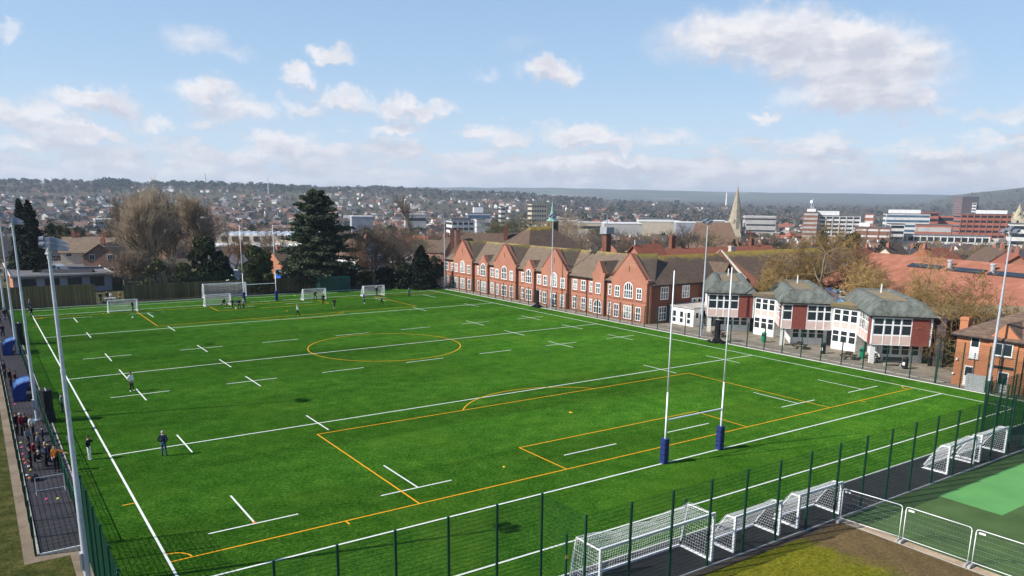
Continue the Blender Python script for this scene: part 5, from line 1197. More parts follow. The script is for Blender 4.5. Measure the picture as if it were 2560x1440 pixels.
# spectators on and beside the walkway at the left
G_ = 'spectators crowded on the walkway'
P_ = [('person in a long purple hoodie leaning on the rail beside the closest mast', -2.2, 23.4, 'stand', 'purple', 'navy', 1.9, 1.7, 'black'),
 ('person in a grey hoodie bending by the rail next to the hanging net', -1.6, 36.3, 'face', 'paleblue', 'navy', 1.3, 1.65, 'brown'), ('person in a lilac hoodie with arms spread by the touchline', -1.6, 30.3, 'arms', 'lilac', 'navy', 1.3, 1.6, 'black'),
 ('person in an orange and olive jacket pointing across the rail', -3.3, 20.3, 'point', 'orange', 'black', -.6, 1.82, 'black'),
 ('person in a red jacket standing below the nearer dugout', -4.72, 30.6, 'stand', 'red', 'black', 1.2, 1.75, 'grey'), ('person in black at the outer fence below the nearer dugout', -5.0, 30.9, 'stand', 'black', 'black', 1., 1.78, 'black'), ('person in maroon beside the red jacket', -4.45, 30.4, 'pockets', 'maroon', 'black', .8, 1.75, 'brown'), ('person in a white jacket sitting on the rail side under the mast', -4.05, 30.2, 'stand', 'white', 'grey', .6, 1.55, 'black'),
 ('person in dark clothes with yellow shoes at the front left of the crowd', -4.65, 21.5, 'stand', 'black', 'maroon', -1.8, 1.62, 'black'), ('person in a red top in the middle of the crowd', -4.35, 23.2, 'stand', 'red', 'black', 1.2, 1.5, 'black'),
 ('person in pale blue near the back of the crowd by the discs', -4.5, 27.0, 'stand', 'paleblue', 'navy', .9, 1.5, 'brown'), ('person in black with blond hair at the back of the crowd', -4.1, 28.2, 'stand', 'black', 'black', 1.4, 1.5, 'blond'),
 ('person in navy with brown hair at the rail, second in the crowd', -3.6, 26.9, 'stand', 'navy', 'black', 1.6, 1.5, 'brown'), ('person in a white shirt under a black jacket in the crowd', -3.95, 25.3, 'stand', 'grey', 'black', 1.1, 1.48, 'blond'),
 ('person in black sitting at the outer side of the crowd', -4.6, 25.2, 'sit', 'black', 'navy', 1.3, 1.5, 'black'), ('person in navy sitting near the rail in the crowd', -3.7, 24.1, 'sit', 'navy', 'grey', 1.2, 1.5, 'grey'), ('person in black sitting before the red top', -4.2, 22.1, 'sit', 'black', 'grey', 1.2, 1.55, 'grey'), ('person in dark blue standing by the orange jacket', -3.75, 21.9, 'stand', 'navy', 'black', 1.7, 1.55, 'blond'),
 ('person in black by the steel frame behind the orange jacket', -3.55, 22.6, 'stand', 'black', 'navy', 2.2, 1.5, 'black'), ('person in black in front of the nearer dugout', -4.7, 49.0, 'stand', 'black', 'black', 1.1, 1.75, 'brown'), ('person with bare legs beside the dugout front', -4.3, 48.2, 'pockets', 'maroon', 'olive', 1.4, 1.65, 'brown'), ('person in dark blue at the outer fence beyond the nearer dugout', -5.0, 53.6, 'stand', 'navy', 'black', 1.1, 1.75, 'black'),
 ('person in navy on the walkway beyond the farther dugout', -4.3, 80.5, 'walk', 'navy', 'black', .2, 1.7, 'brown'), ('person in pale grey far up the walkway', -4.3, 93., 'walk', 'grey', 'black', .3, 1.7, 'blond'), ('person in black far up the walkway by the rail', -3.5, 97., 'stand', 'black', 'black', .5, 1.7, 'brown')]
for l, x, y, p, t_, b_, f, h, hr in P_: person(l, x, y, p, t_, b_, f, h, hr, mat('yellow_shoes', (.6, .6, .15), .1) if 'yellow' in l else None, rnd.randint(0, 1), G_ if 'crowd' in l else None)
person('person in black by the gate in the timber fence, left one', 10.6, 111.2, 'stand', 'black', 'black', .4, 1.78); person('person in white and black bending over the table in the gateway', 12.2, 111.6, 'face', 'white', 'black', .9, 1.72, 'black'); person('person in a yellow-brown coat at the right side of the gateway', 13.5, 111.0, 'pockets', 'orange', 'olive', -.4, 1.75, 'blond'); person('person in black behind the table in the gateway', 11.8, 112.6, 'stand', 'black', 'black', .2, 1.75)
tb_ = thing('folding_table', 'folding table with a white cloth standing in the gateway', 'table', (12.0, 111.0, 0)); b = MB(); b.box(-.9, .9, -.35, .35, .72, .76); b.build('table_top', M['white_paint'], tb_)
for x in (-.8, .8): b = MB(); b.beam((x, -.3, 0), (x, .3, .72), .03, .03); b.beam((x, .3, 0), (x, -.3, .72), .03, .03); b.build('leg', M['galv'], tb_)
fr_ = MB()
fr_.path([(-.75, 0, 0), (-.75, 0, 1.1), (.75, 0, 1.1), (.75, 0, 0)], .02, 6); fr_.path([(-.75, 0, 0), (-.75, .8, 0.02), (.75, .8, .02), (.75, 0, 0)], .02, 6); fr_.path([(-.75, 0, 1.1), (-.75, .8, .02)], .015, 6); fr_.path([(.75, 0, 1.1), (.75, .8, .02)], .015, 6)
tag(fr_.build('training_goal', M['galv_light'], loc=(-3.95, 16.2, 0)), 'small grey tube frame goal at the front of the crowd', 'training goal')
# bags piled by the gateway and inside the walkway
for k, (x, y, c) in enumerate([(10.9, 110.6, 'black'), (11.4, 110.3, 'navy'), (-3.5, 46.5, 'black'), (-3.6, 48.2, 'grey'), (-4.6, 19.2, 'black')]):
    b = MB(); b.hexa([(-.3, -.16, 0), (.3, -.16, 0), (.3, .16, 0), (-.3, .16, 0), (-.24, -.1, .32), (.24, -.1, .3), (.24, .1, .3), (-.24, .1, .32)]); b.path([(-.15, 0, .3), (-.1, 0, .42), (.1, 0, .42), (.15, 0, .3)], .02, 5)
    tag(b.build('sports_bag', CL[c], loc=(x, y, 0), rz=rnd.uniform(0, 3)), ['black bag at the left of the gateway table', 'navy bag before the gateway table', 'black bag beside the nearer dugout', 'grey bag behind the nearer dugout', 'black bag at the feet of the crowd'][k], 'bag')
# ---------------------------------------------------------------- trees
def tubes_np(segs, n=3):
    """segs: list of (p, q, r0, r1) -> vertices and quads"""
    P = np.array([s[0] for s in segs]); Q = np.array([s[1] for s in segs]); r0 = np.array([s[2] for s in segs])[:, None]; r1 = np.array([s[3] for s in segs])[:, None]
    d = Q-P; d /= np.maximum(np.linalg.norm(d, axis=1, keepdims=True), 1e-6); ref = np.where(np.abs(d[:, 2:3]) > .9, np.array([[1., 0, 0]]), np.array([[0, 0, 1.]])); a = np.cross(d, ref); a /= np.linalg.norm(a, axis=1, keepdims=True); b = np.cross(d, a)
    V = np.zeros((len(segs), 2*n, 3)); 
    for k in range(n):
        c, s = math.cos(2*PI*k/n), math.sin(2*PI*k/n); V[:, k] = P+r0*(c*a+s*b); V[:, n+k] = Q+r1*(c*a+s*b)
    base = (np.arange(len(segs))*2*n)[:, None]; F = np.concatenate([base+np.array([[k, (k+1) % n, n+(k+1) % n, n+k]]) for k in range(n)])
    return V.reshape(-1, 3), F
def bare_tree(seed, h=10., trunk=.25, spread=.55, up=.35, levels=5, kids=(4, 4, 4, 4, 3), r=.2, ratio=.62, crooked=.18, twig=.012, side=False):
    rs = random.Random(seed); segs = []
    def vec(d, ang, az):
        a = np.cross(d, (0, 0, 1.)) if abs(d[2]) < .95 else np.array([1., 0, 0]); a = a/np.linalg.norm(a); b = np.cross(d, a)
        v = d*math.cos(ang)+(a*math.cos(az)+b*math.sin(az))*math.sin(ang); v[2] += up*rs.uniform(.3, 1.); return v/np.linalg.norm(v)
    def grow(p, d, L, r, lev):
        n = 3 if lev < 2 else 2; pts = [p]; rr = [r]
        for i in range(n):
            d = d+np.array([rs.gauss(0, crooked), rs.gauss(0, crooked), rs.gauss(0, crooked*.6)]); d = d/np.linalg.norm(d); p = p+d*L/n; pts.append(p); rr.append(max(r*(1-.45*(i+1)/n), twig*.6))
        for i in range(n): segs.append((pts[i], pts[i+1], rr[i], rr[i+1], lev))
        if lev >= levels: return
        k = kids[min(lev, len(kids)-1)]
        for c in range(k):
            t = 1. if (c < 2 and not side) else rs.uniform(.35 if not (side and lev == 0) else .12, 1.); j = min(int(t*n), n-1); q = pts[j]+(pts[j+1]-pts[j])*(t*n-j)
            grow(q, vec(d, rs.uniform(.55, 1.25)*spread, rs.uniform(0, 2*PI)), L*ratio*rs.uniform(.75, 1.15)*(1.15-.45*t if side and lev == 0 else 1), max(rr[j]*.58, twig), lev+1)
    grow(np.zeros(3), np.array([0, 0, 1.]), h*(trunk if not side else .93), r, 0)
    zm = max(s[1][2] for s in segs); k = h/zm
    big = [(s[0]*k, s[1]*k, s[2], s[3]) for s in segs if s[4] < 2]; sm = [(s[0]*k, s[1]*k, s[2], s[3]) for s in segs if s[4] >= 2]
    return big, sm
M['bark_tan'] = leafmat('pale_bark', (.1, .082, .055), (.24, .2, .13)); M['bark_grey'] = leafmat('grey_brown_bark', (.05, .04, .03), (.13, .105, .08)); M['twig_tan'] = leafmat('golden_twigs', (.17, .11, .042), (.42, .285, .115)); M['twig_dark'] = leafmat('dark_twigs', (.055, .042, .032), (.15, .115, .085)); M['twig_pale'] = leafmat('pale_twigs', (.22, .168, .115), (.46, .365, .26)); M['twig_brown'] = leafmat('brown_twigs', (.13, .096, .066), (.3, .225, .16)); M['twig_grey'] = leafmat('grey_twigs', (.07, .06, .05), (.2, .17, .14)); M['twig_red'] = leafmat('russet_twigs', (.1, .05, .03), (.22, .12, .06)); M['twig_olive'] = leafmat('olive_twigs', (.08, .075, .03), (.2, .18, .08))
M['leaf_dark'] = leafmat('dark_evergreen_leaves', (.008, .014, .008), (.03, .045, .018), .5); M['leaf_cedar'] = leafmat('cedar_needles', (.014, .028, .018), (.075, .095, .045), .5); M['leaf_mid'] = leafmat('mid_green_leaves', (.02, .03, .01), (.07, .085, .03), .6); M['leaf_olive'] = leafmat('olive_leaves', (.05, .055, .02), (.13, .125, .05), .6)
def leaf_quads(rs, C, R_, n, size, flat=0.):
    """n leaf clusters in ellipsoids: C (k,3), R_ (k,3)"""
    idx = rs.integers(0, len(C), n); u = rs.normal(size=(n, 3)); u /= np.linalg.norm(u, axis=1, keepdims=True); rr = rs.uniform(.25, 1., (n, 1))**.45; P = C[idx]+u*rr*R_[idx]
    a = rs.normal(size=(n, 3)); a[:, 2] *= 1-flat; a /= np.linalg.norm(a, axis=1, keepdims=True); b = np.cross(a, rs.normal(size=(n, 3))); b /= np.linalg.norm(b, axis=1, keepdims=True); s = size*rs.uniform(.5, 1.3, (n, 1))
    V = np.stack([P-a*s-b*s*.5, P+a*s-b*s*.35, P+a*s*.8+b*s*.55, P-a*s*.7+b*s*.45], 1).reshape(-1, 3); F = np.arange(4*n).reshape(-1, 4); return V, F
def tree_obj(name, label, x, y, z, trunkmesh, crownmesh, group=None, rz=None, cat='tree'):
    t = thing(name, label, cat, (x, y, z), rnd.uniform(0, 6.28) if rz is None else rz, group)
    if trunkmesh: ob('trunk', trunkmesh, t)
    if crownmesh: ob('crown', crownmesh, t)
    return t
def bare_meshes(seed, bark, leaf, **kw):
    b, s = bare_tree(seed, **kw); V, F = tubes_np(b, 6); tm = np_mesh('trunk', V, F, M[bark]); V, F = tubes_np(s, 3); return tm, np_mesh('crown', V, F, M[leaf])
def at_px(px, D, ztop=None):
    x, y = bearing_xy(px, D); return x, y, terr1(x, y)
def plant_bare(name, label, px, D, pytop, seed, bark='bark_grey', leaf='twig_brown', zb=None, group=None, **kw):
    x, y, z = at_px(px, D); z = z if zb is None else zb; h = bearing_z(px, pytop, D)-z; tm, cm = bare_meshes(seed, bark, leaf, h=h, **kw); return tree_obj(name, label, x, y, z-.1, tm, cm, group)
FAST = dict(levels=4, kids=(42, 9, 6, 4), side=True, spread=.7, up=.75, ratio=.58, crooked=.16, twig=.026, r=.28)
FAST2 = dict(FAST, ratio=.5)
plant_bare('poplar_tree', 'tall bare upright tree left of the group by the garden fence', 345, 178, 436, 1, 'bark_tan', 'twig_pale', **FAST)
plant_bare('poplar_tree', 'bare upright tree standing second in the group, slightly lower', 425, 196, 462, 2, 'bark_tan', 'twig_brown', **FAST2); plant_bare('poplar_tree', 'slim pale bare tree, third of the upright group', 500, 192, 470, 3, 'bark_tan', 'twig_pale', **FAST2); plant_bare('poplar_tree', 'thin bare tree at the left edge of the upright group', 300, 205, 478, 4, 'bark_grey', 'twig_brown', **FAST2)
SH = dict(trunk=.12, levels=4, kids=(12, 7, 6, 6), spread=.85, up=.2, ratio=.72, crooked=.2, twig=.03, r=.1)
plant_bare('bare_shrub', 'wide grey leafless shrub above the timber fence', 405, 158, 622, 5, 'bark_grey', 'twig_grey', **SH); plant_bare('bare_shrub', 'brownish leafless shrub below the tallest upright tree', 318, 160, 610, 6, 'bark_grey', 'twig_brown', **SH); plant_bare('bare_shrub', 'low grey leafless shrub right of the wide one', 452, 156, 668, 7, 'bark_grey', 'twig_grey', **SH)
BR = dict(trunk=.24, levels=5, kids=(7, 6, 5, 4, 4), spread=.85, up=.22, ratio=.68, crooked=.2, twig=.02, r=.32)
plant_bare('bare_tree', 'big dark bare tree with crooked limbs right of the cedar', 925, 158, 535, 8, 'bark_grey', 'twig_dark', **BR); plant_bare('bare_tree', 'dark bare tree left of the yew, before the brown roofs', 1010, 166, 575, 34, 'bark_grey', 'twig_dark', **BR); plant_bare('bare_tree', 'wide brown bare tree far behind the crooked one', 900, 215, 545, 35, 'bark_grey', 'twig_brown', **BR); plant_bare('bare_tree', 'bare tree behind the tan roofed cream house', 150, 255, 552, 36, 'bark_grey', 'twig_dark', **BR); plant_bare('bare_tree', 'brown bare tree right behind the tan gabled house', 275, 225, 545, 37, 'bark_grey', 'twig_brown', **BR); plant_bare('bare_tree', 'thin brown bare tree right of the slim pale one', 548, 215, 545, 38, 'bark_grey', 'twig_brown', **BR); plant_bare('bare_tree', 'olive bare tree close left of the cedar', 725, 185, 575, 39, 'bark_grey', 'twig_olive', **BR); plant_bare('bare_tree', 'bare tree between the crooked one and the dark yew', 985, 170, 566, 9, 'bark_grey', 'twig_grey', **BR); plant_bare('bare_tree', 'bare tree close behind the cedar, before the half timbered house', 868, 172, 590, 10, 'bark_grey', 'twig_red', **BR)
plant_bare('bare_tree', 'brown bare tree rising left of the cedar behind the tall uprights', 682, 205, 548, 31, 'bark_grey', 'twig_brown', **BR); plant_bare('bare_tree', 'bare tree before the leisure centre, between the round bushes', 575, 200, 590, 32, 'bark_grey', 'twig_red', **BR); plant_bare('bare_tree', 'bare tree half hidden behind the right edge of the cedar', 838, 200, 560, 33, 'bark_grey', 'twig_grey', **BR)
plant_bare('bare_tree', 'tall slim bare tree rising before the office blocks', 1042, 300, 480, 12, 'bark_grey', 'twig_brown', **dict(FAST2, ratio=.3))
plant_bare('bare_tree', 'spreading pale bare tree behind the school ridge', 1455, 196, 520, 13, 'bark_tan', 'twig_pale', zb=-1., **BR); plant_bare('bare_tree', 'pale bare tree left of the spreading one behind the school ridge', 1400, 205, 538, 40, 'bark_tan', 'twig_pale', zb=-1., **BR); plant_bare('bare_tree', 'olive bare trees behind the hall roof, left one', 1245, 260, 522, 14, 'bark_grey', 'twig_olive', **BR); plant_bare('bare_tree', 'olive bare trees behind the hall roof, right one', 1320, 255, 525, 15, 'bark_grey', 'twig_olive', **BR)
DN = dict(trunk=.22, levels=5, kids=(8, 6, 6, 5, 4), spread=.8, up=.3, ratio=.66, crooked=.2, twig=.022, r=.3)
plant_bare('bare_tree', 'dense grey-brown bare tree behind the lichened hall roof', 1935, 235, 584, 16, 'bark_grey', 'twig_grey', **DN); plant_bare('bare_tree', 'grey-brown bare tree left of the golden one', 1850, 280, 590, 17, 'bark_grey', 'twig_brown', **DN); plant_bare('bare_tree', 'dense russet and olive round bare tree beside the right mast', 2465, 225, 596, 18, 'bark_grey', 'twig_olive', **DN); plant_bare('bare_tree', 'bare russet tree low beyond the red hall roof', 2380, 210, 640, 19, 'bark_grey', 'twig_red', **DN)
GO = dict(trunk=.36, levels=5, kids=(6, 5, 6, 5, 3), spread=1., up=.12, ratio=.68, crooked=.26, twig=.024, r=.38)
plant_bare('plane_tree', 'golden pollarded tree with a pale trunk behind the middle teaching block', 2100, 122, 535, 20, 'bark_tan', 'twig_tan', **GO); plant_bare('plane_tree', 'golden bare tree left of the pale trunk, low and wide', 2015, 126, 622, 21, 'bark_tan', 'twig_tan', **dict(GO, trunk=.2)); plant_bare('plane_tree', 'dense tan bare tree between the two pale trunks', 2185, 120, 625, 22, 'bark_tan', 'twig_tan', **dict(GO, trunk=.2)); plant_bare('plane_tree', 'open bare tree with a tall pale trunk before the red roof', 2275, 116, 585, 23, 'bark_tan', 'twig_tan', **dict(GO, kids=(5, 4, 5, 4, 3))); plant_bare('plane_tree', 'small bare tree before the mural near the right mast', 2470, 100, 655, 24, 'bark_tan', 'twig_tan', **dict(GO, trunk=.22, r=.18))
plant_bare('plane_tree', 'low golden bare tree right behind the first teaching block', 1965, 118, 650, 25, 'bark_tan', 'twig_tan', **dict(GO, trunk=.2)); plant_bare('plane_tree', 'tan bare tree filling the gap left of the red sports hall roof', 2150, 132, 612, 26, 'bark_tan', 'twig_red', **dict(GO, trunk=.2)); plant_bare('plane_tree', 'brown bare tree right of the open one before the red roof', 2335, 108, 672, 27, 'bark_tan', 'twig_tan', **dict(GO, trunk=.2))
# evergreens
def evergreen(name, label, px, D, pytop, wpx, seed, leaf, shape, n=9000, size=.3, zb=None):
    x, y, z = at_px(px, D); z = z if zb is None else zb; h = bearing_z(px, pytop, D)-z; w = wpx/1985.*D; rs = np.random.default_rng(seed); C, R_ = [], []
    if shape == 'cedar':
        for k in range(20):
            t = (k+.5)/20; zz = h*(.08+.9*t); prof = (.75+.35*min(1, t*3))*(1-max(0, t-.25)/.75*.8); m = int(5+5*(1-t))
            for j in range(m):
                a = 2*PI*(j+rs.uniform())/m; L = w*.5*prof*rs.choice([.65, .8, .95, 1.15]); up_ = rs.uniform(.02, .2) if t > .3 else rs.uniform(-.12, .05)
                for q in (.4, .65, .88, 1.05): C.append((L*q*math.cos(a+.12*q), L*q*math.sin(a+.12*q), zz+up_*L*q+rs.uniform(-.2, .2))); R_.append((L*.18+.42, L*.18+.42, .42))
    elif shape == 'cone':
        for k in range(26):
            t = (k+.5)/26; prof = (1-t)**.75*.5*w; zz = h*(.03+.95*t); m = int(3+8*(1-t))
            for j in range(m):
                a = 2*PI*(j+rs.uniform())/m; L = prof*rs.uniform(.45, 1.05); C.append((L*math.cos(a), L*math.sin(a), zz)); R_.append((.22*w*(1-t)+.3, .22*w*(1-t)+.3, h*.05))
    else:
        for k in range(46):
            a = rs.uniform(0, 2*PI); t = rs.uniform(.05, .95); prof = math.sin(PI*(.18+.8*t))**.7*.5*w; L = prof*rs.uniform(.2, .95); C.append((L*math.cos(a), L*math.sin(a), h*t)); R_.append(tuple(np.array((.14*w, .14*w, .1*h))*rs.uniform(.6, 1.25)))
    V, F = leaf_quads(rs, np.array(C), np.array(R_), n, size, .5 if shape == 'cedar' else .1)
    V[:, 2] = np.maximum(V[:, 2], .1)
    segs = [(np.array((0, 0, 0.)), np.array((0, 0, h*.5)), .3, .2), (np.array((0, 0, h*.5)), np.array((.1, 0, h*.95)), .2, .05)]
    if shape == 'cedar':
        for c in C[2::3][:70]: segs.append((np.array((0, 0, c[2]-.4)), np.array(c), .1, .03))
    tv, tf = tubes_np(segs, 6); return tree_obj(name, label, x, y, z-.1, np_mesh('trunk', tv, tf, M['bark_grey']), np_mesh('crown', V, F, M[leaf]), rz=0)
evergreen('cedar_tree', 'huge dark cedar with layered flat branches behind the far goals', 785, 160, 474, 165, 1, 'leaf_cedar', 'cedar', 40000, .25)
evergreen('conifer_tree', 'dark pointed conifer at the far left behind the pavilion', 40, 185, 499, 62, 2, 'leaf_dark', 'cone', 11000, .3); evergreen('conifer_tree', 'second dark pointed conifer just right of the first', 62, 182, 500, 66, 3, 'leaf_dark', 'cone', 11000, .3)
evergreen('yew_tree', 'dark conical yew left of the school', 1047, 158, 612, 72, 4, 'leaf_dark', 'cone', 9000, .22)
evergreen('evergreen_bush', 'round dark green bush above the timber fence left of the big goal', 502, 162, 596, 92, 5, 'leaf_mid', 'bush', 12000, .25); evergreen('evergreen_bush', 'darker bush close right of the round one', 535, 160, 640, 62, 6, 'leaf_dark', 'bush', 7000, .24); evergreen('evergreen_bush', 'dark green bush between the rugby uprights', 625, 154, 612, 88, 7, 'leaf_mid', 'bush', 11000, .25); evergreen('evergreen_bush', 'olive bush at the far corner of the school', 1082, 176, 640, 50, 8, 'leaf_olive', 'bush', 6000, .22)
for k, (px, D, top, w, lf) in enumerate([(365, 156, 645, 60, 'leaf_olive'), (440, 155, 655, 60, 'leaf_olive'), (760, 172, 630, 90, 'leaf_dark'), (850, 165, 655, 70, 'leaf_dark'), (960, 160, 668, 70, 'leaf_dark'), (1005, 158, 660, 60, 'leaf_dark'), (905, 170, 675, 60, 'leaf_mid'), (690, 200, 640, 60, 'leaf_mid'), (110, 250, 548, 50, 'leaf_mid'), (140, 245, 560, 60, 'leaf_olive'), (185, 260, 568, 50, 'leaf_mid'), (2065, 330, 570, 38, 'leaf_mid'), (2218, 330, 598, 42, 'leaf_dark'), (2240, 300, 625, 40, 'leaf_mid'), (1710, 300, 600, 24, 'leaf_mid'), (1838, 260, 600, 22, 'leaf_dark'), (80, 175, 660, 40, 'leaf_dark'), (270, 200, 600, 40, 'leaf_mid')]):
    evergreen('evergreen_bush', ['olive shrub low under the tallest upright tree', 'olive shrub low between the grey shrub and the round bush', 'dark shrubbery under the left side of the cedar', 'dark shrubbery right of the cedar foot', 'dark hedge bush left of the yew', 'dark hedge bush touching the yew', 'green bush before the half timbered house', 'green bush left of the cedar by the terracotta house', 'green tree beyond the dark roofs at the left', 'olive bush beyond the dark roofs at the left', 'green bush beyond the dark roofs right of the olive one', 'green tree before the left office block', 'dark green tree before the white flats', 'green bush right of the dark tree before the flats', 'small green tree by the brown church roof', 'small dark conifer at the foot of the church', 'dark shrub between the conifers and the pavilion', 'green bush behind the tan house'][k], px, D, top, w, 30+k, lf, 'bush', 3500, .28)
# ---------------------------------------------------------------- buildings just beyond the pitch
M['brick_brown_'] = brick('brown_house_brick', (.26, .14, .09), (.2, .1, .07)); M['cream'] = mat('cream_render', (.55, .47, .36), .1, 1., .9); M['grey_wall'] = mat('blue_grey_wall', (.24, .25, .3), .12, .6, .85); M['roof_felt'] = mat('grey_felt_roof', (.13, .125, .13), .2, .5, .9); M['tan_tiles'] = tiles('tan_roof_tiles', (.16, .115, .085), (.25, .19, .14))
pv = thing('pavilion', 'flat roofed grey pavilion with three rooflights behind the left timber fence', 'pavilion', (-.9, 130.5, 0))
b = MB(); b.box(0, 16, .6, 34.5, -.2, 3.05); b.build('wall', M['grey_wall'], pv); b = MB(); b.box(-.35, 16.3, -.3, 34.8, 3.05, 3.3); b.build('roof', M['roof_felt'], pv)
b = MB()
for a in ((-.4, 16.35, -.35, -.2), (-.4, 16.35, 34.7, 34.85), (-.4, -.25, -.2, 34.7), (16.2, 16.35, -.2, 34.7)): b.box(*a, 3.18, 3.5)
b.build('parapet', M['stone'], pv)
for k in range(3):
    b = MB(); b.box(4.9+k*1.9, 6.3+k*1.9, 5, 26, 3.34, 3.46); b.build('rooflight', mat('rooflight_pane', (.3, .36, .42), .15, .5, .2, .6), pv)
for k in range(4): b = MB(); b.box(1.2+k*3.7, 3.6+k*3.7, .55, .6, .9, 2.7); w = b.build('window', M['glass'], pv)
b = MB(); b.box(10.5, 15, 28, 29.2, 3.3, 3.42); b.build('roof_duct', M['white_metal'], pv); b = MB(); b.box(-.05, 0, .8, 30, -.2, 3.0); b.build('side_wall', M['brick_orange'], pv)
def house(name, label, cat, px, D, w, d, hw, hr, rz, wallm, roofm, hip=0., axis='x', ch=1, win=True, zb=None, group=None, dz=0.):
    x, y = bearing_xy(px, D); z = (terr1(x, y) if zb is None else zb)+dz; r = thing(name, label, cat, (x, y, z), rz, group)
    b = MB(); b.box(-w/2, w/2, -d/2, d/2, -2.5, hw)
    if hip <= 0:
        if axis == 'x':
            for s in (-w/2, w/2-.25): b.ext([(s, -d/2, hw), (s, d/2, hw), (s, 0, hr)], (.25, 0, 0))
        else:
            for s in (-d/2, d/2-.25): b.ext([(-w/2, s, hw), (w/2, s, hw), (0, s, hr)], (0, .25, 0))
    b.build('wall', wallm, r); b = MB(); b.roof(-w/2, w/2, -d/2, d/2, hw, hr, .35, .14, axis, hip); rf = b.build('roof', roofm, r)
    for k in range(ch):
        cx = (-w*.3, w*.32, 0)[k] if axis == 'x' else (.0, .1, -.1)[k]; cy = 0 if axis == 'x' else (-d*.3, d*.3, 0)[k]
        q = MB(); q.box(cx-.4, cx+.4, cy-.3, cy+.3, hr-1.4, hr+1.1); q.tube((cx-.15, cy, hr+1.1), (cx-.15, cy, hr+1.5), .11, n=6); q.tube((cx+.15, cy, hr+1.1), (cx+.15, cy, hr+1.5), .11, n=6); q.build('chimney', M['brick'], rf)
    if win:
        n = max(2, int(w/3)); fl = 2 if hw > 4 else 1
        for s in (-1, 1):
            for f in range(fl):
                for k in range(n):
                    q = MB(); q.box(-.55, .55, -.05, .05, 0, 1.2); o = q.build('window', M['white_paint'], r, loc=(-w/2+(k+.5)*w/n, s*d/2, .8+f*2.7)); g = MB(); g.box(-.47, -.04, -.07, .07, .08, 1.12); g.box(.04, .47, -.07, .07, .08, 1.12); g.build('pane', M['glass'], o)
    return r
house('house', 'cream house with a tan tiled roof and gables behind the pavilion', 'house', 208, 196, 10, 8, 4.2, 7.4, -.35, M['cream'], M['tan_tiles'], dz=1.5, ch=2); house('house', 'brick house with a tan gable facing the pitch, right of the cream one', 'house', 252, 190, 7, 9, 4.2, 6.8, -.45, M['brick_brown_'], M['tan_tiles'], axis='y', dz=1.)
house('house', 'long house with a dark slate roof behind the cream house', 'house', 110, 232, 20, 9, 5., 9.2, -.3, M['brick'], M['slate'], dz=.5, ch=2); house('house', 'dark slate roofed house right of the long one', 'house', 225, 236, 16, 8, 5., 9., -.2, M['cream'], M['slate'], ch=2); house('house', 'slate roofed house with a white gable end and skylight beyond the tan roof', 'house', 262, 262, 13, 9, 5., 9.5, .9, M['white_wall'], M['slate'])
house('garden_shed', 'low dark shed with a shallow roof behind the pavilion', 'shed', 145, 172, 8, 6, 2.4, 3.8, -.3, M['dark_wood'], M['slate'], ch=0, win=False, zb=.0)
ht = house('half_timbered_house', 'white half timbered house showing between the bare trees and the cedar', 'house', 893, 186, 7.5, 8, 5.6, 9.4, .25, M['white_wall'], M['roof_plain'], axis='y', dz=-1.)
b = MB()
for k in range(7): b.box(-4.2+k*1.35, -4.06+k*1.35, -4.06, -4.0, .2, 5.6)
for z in (.2, 1.9, 2.8, 4.2, 5.5): b.box(-4.2, 4.2, -4.065, -4.0, z, z+.16)
for k in range(5): b.beam((-3.+k*1.5, -4.03, 5.6), (-3.+k*1.5, -4.03, 9.2-abs(k-2)*1.55), .14, .06)
b.build('timber_frame', M['black_plastic'], ht)
house('house', 'terracotta brick house glimpsed left of the cedar', 'house', 706, 180, 7, 8, 4.6, 7.4, .2, M['brick_orange'], M['roof_plain'], dz=-1.2)
# white garden tent and blue playhouse right behind the fence
b = MB(); b.ext([(-1.4, -1.2, 0), (1.4, -1.2, 0), (1.5, -1.2, 1.6), (.9, -1.2, 2.5), (-.9, -1.2, 2.6), (-1.5, -1.2, 1.5)], (0, 2.4, 0)); x, y = bearing_xy(571, 166); tag(b.build('garden_tent', M['white_wall'], loc=(x, y, .9), rz=.3), 'white covered tent showing over the timber fence', 'tent')
x, y = bearing_xy(694, 164); ph = thing('playhouse', 'blue playhouse with a pale pitched roof behind the timber fence', 'playhouse', (x, y, .9), .2); b = MB(); b.box(-1.2, 1.2, -1, 1, -1., 1.7); b.build('wall', mat('bright_blue_paint', (.03, .15, .55), .15), ph); b = MB(); b.roof(-1.2, 1.2, -1, 1, 1.7, 2.7, .25, .08, 'x'); b.build('roof', M['white_wall'], ph)
# leisure building left of the cedar
x, y = bearing_xy(615, 250); lz = terr1(x, y); fc = thing('leisure_centre', 'big grey walled building with a row of white roof vents left of the cedar', 'leisure centre', (x, y, lz), -.5)
b = MB(); b.box(-13, 15, -8, 12, -3, 7.5); b.build('wall', M['grey_wall'], fc); b = MB(); b.box(-13.3, 15.3, -8.3, 12.3, 7.5, 7.9); b.build('roof', M['white_wall'], fc); b = MB(); b.box(-11, 25, 4, 18, 7.9, 10.2); b.build('upper_storey', M['cream'], fc)
for k in range(14): b = MB(); b.ext([(-10+k*2.4, 4., 10.2), (-8.2+k*2.4, 4., 10.2), (-8.6+k*2.4, 4., 11.2)], (0, 13, 0)); b.build('roof_vent', M['white_metal'], fc)
for k in range(4): b = MB(); b.box(-9.5+k*3.2, -7.6+k*3.2, 3.95, 4., 8.3, 9.9); b.build('window', M['glass'], fc)
b = MB(); b.box(4, 4.6, -8.06, -8, -1, 5); b.build('pale_panel', M['white_wall'], fc)

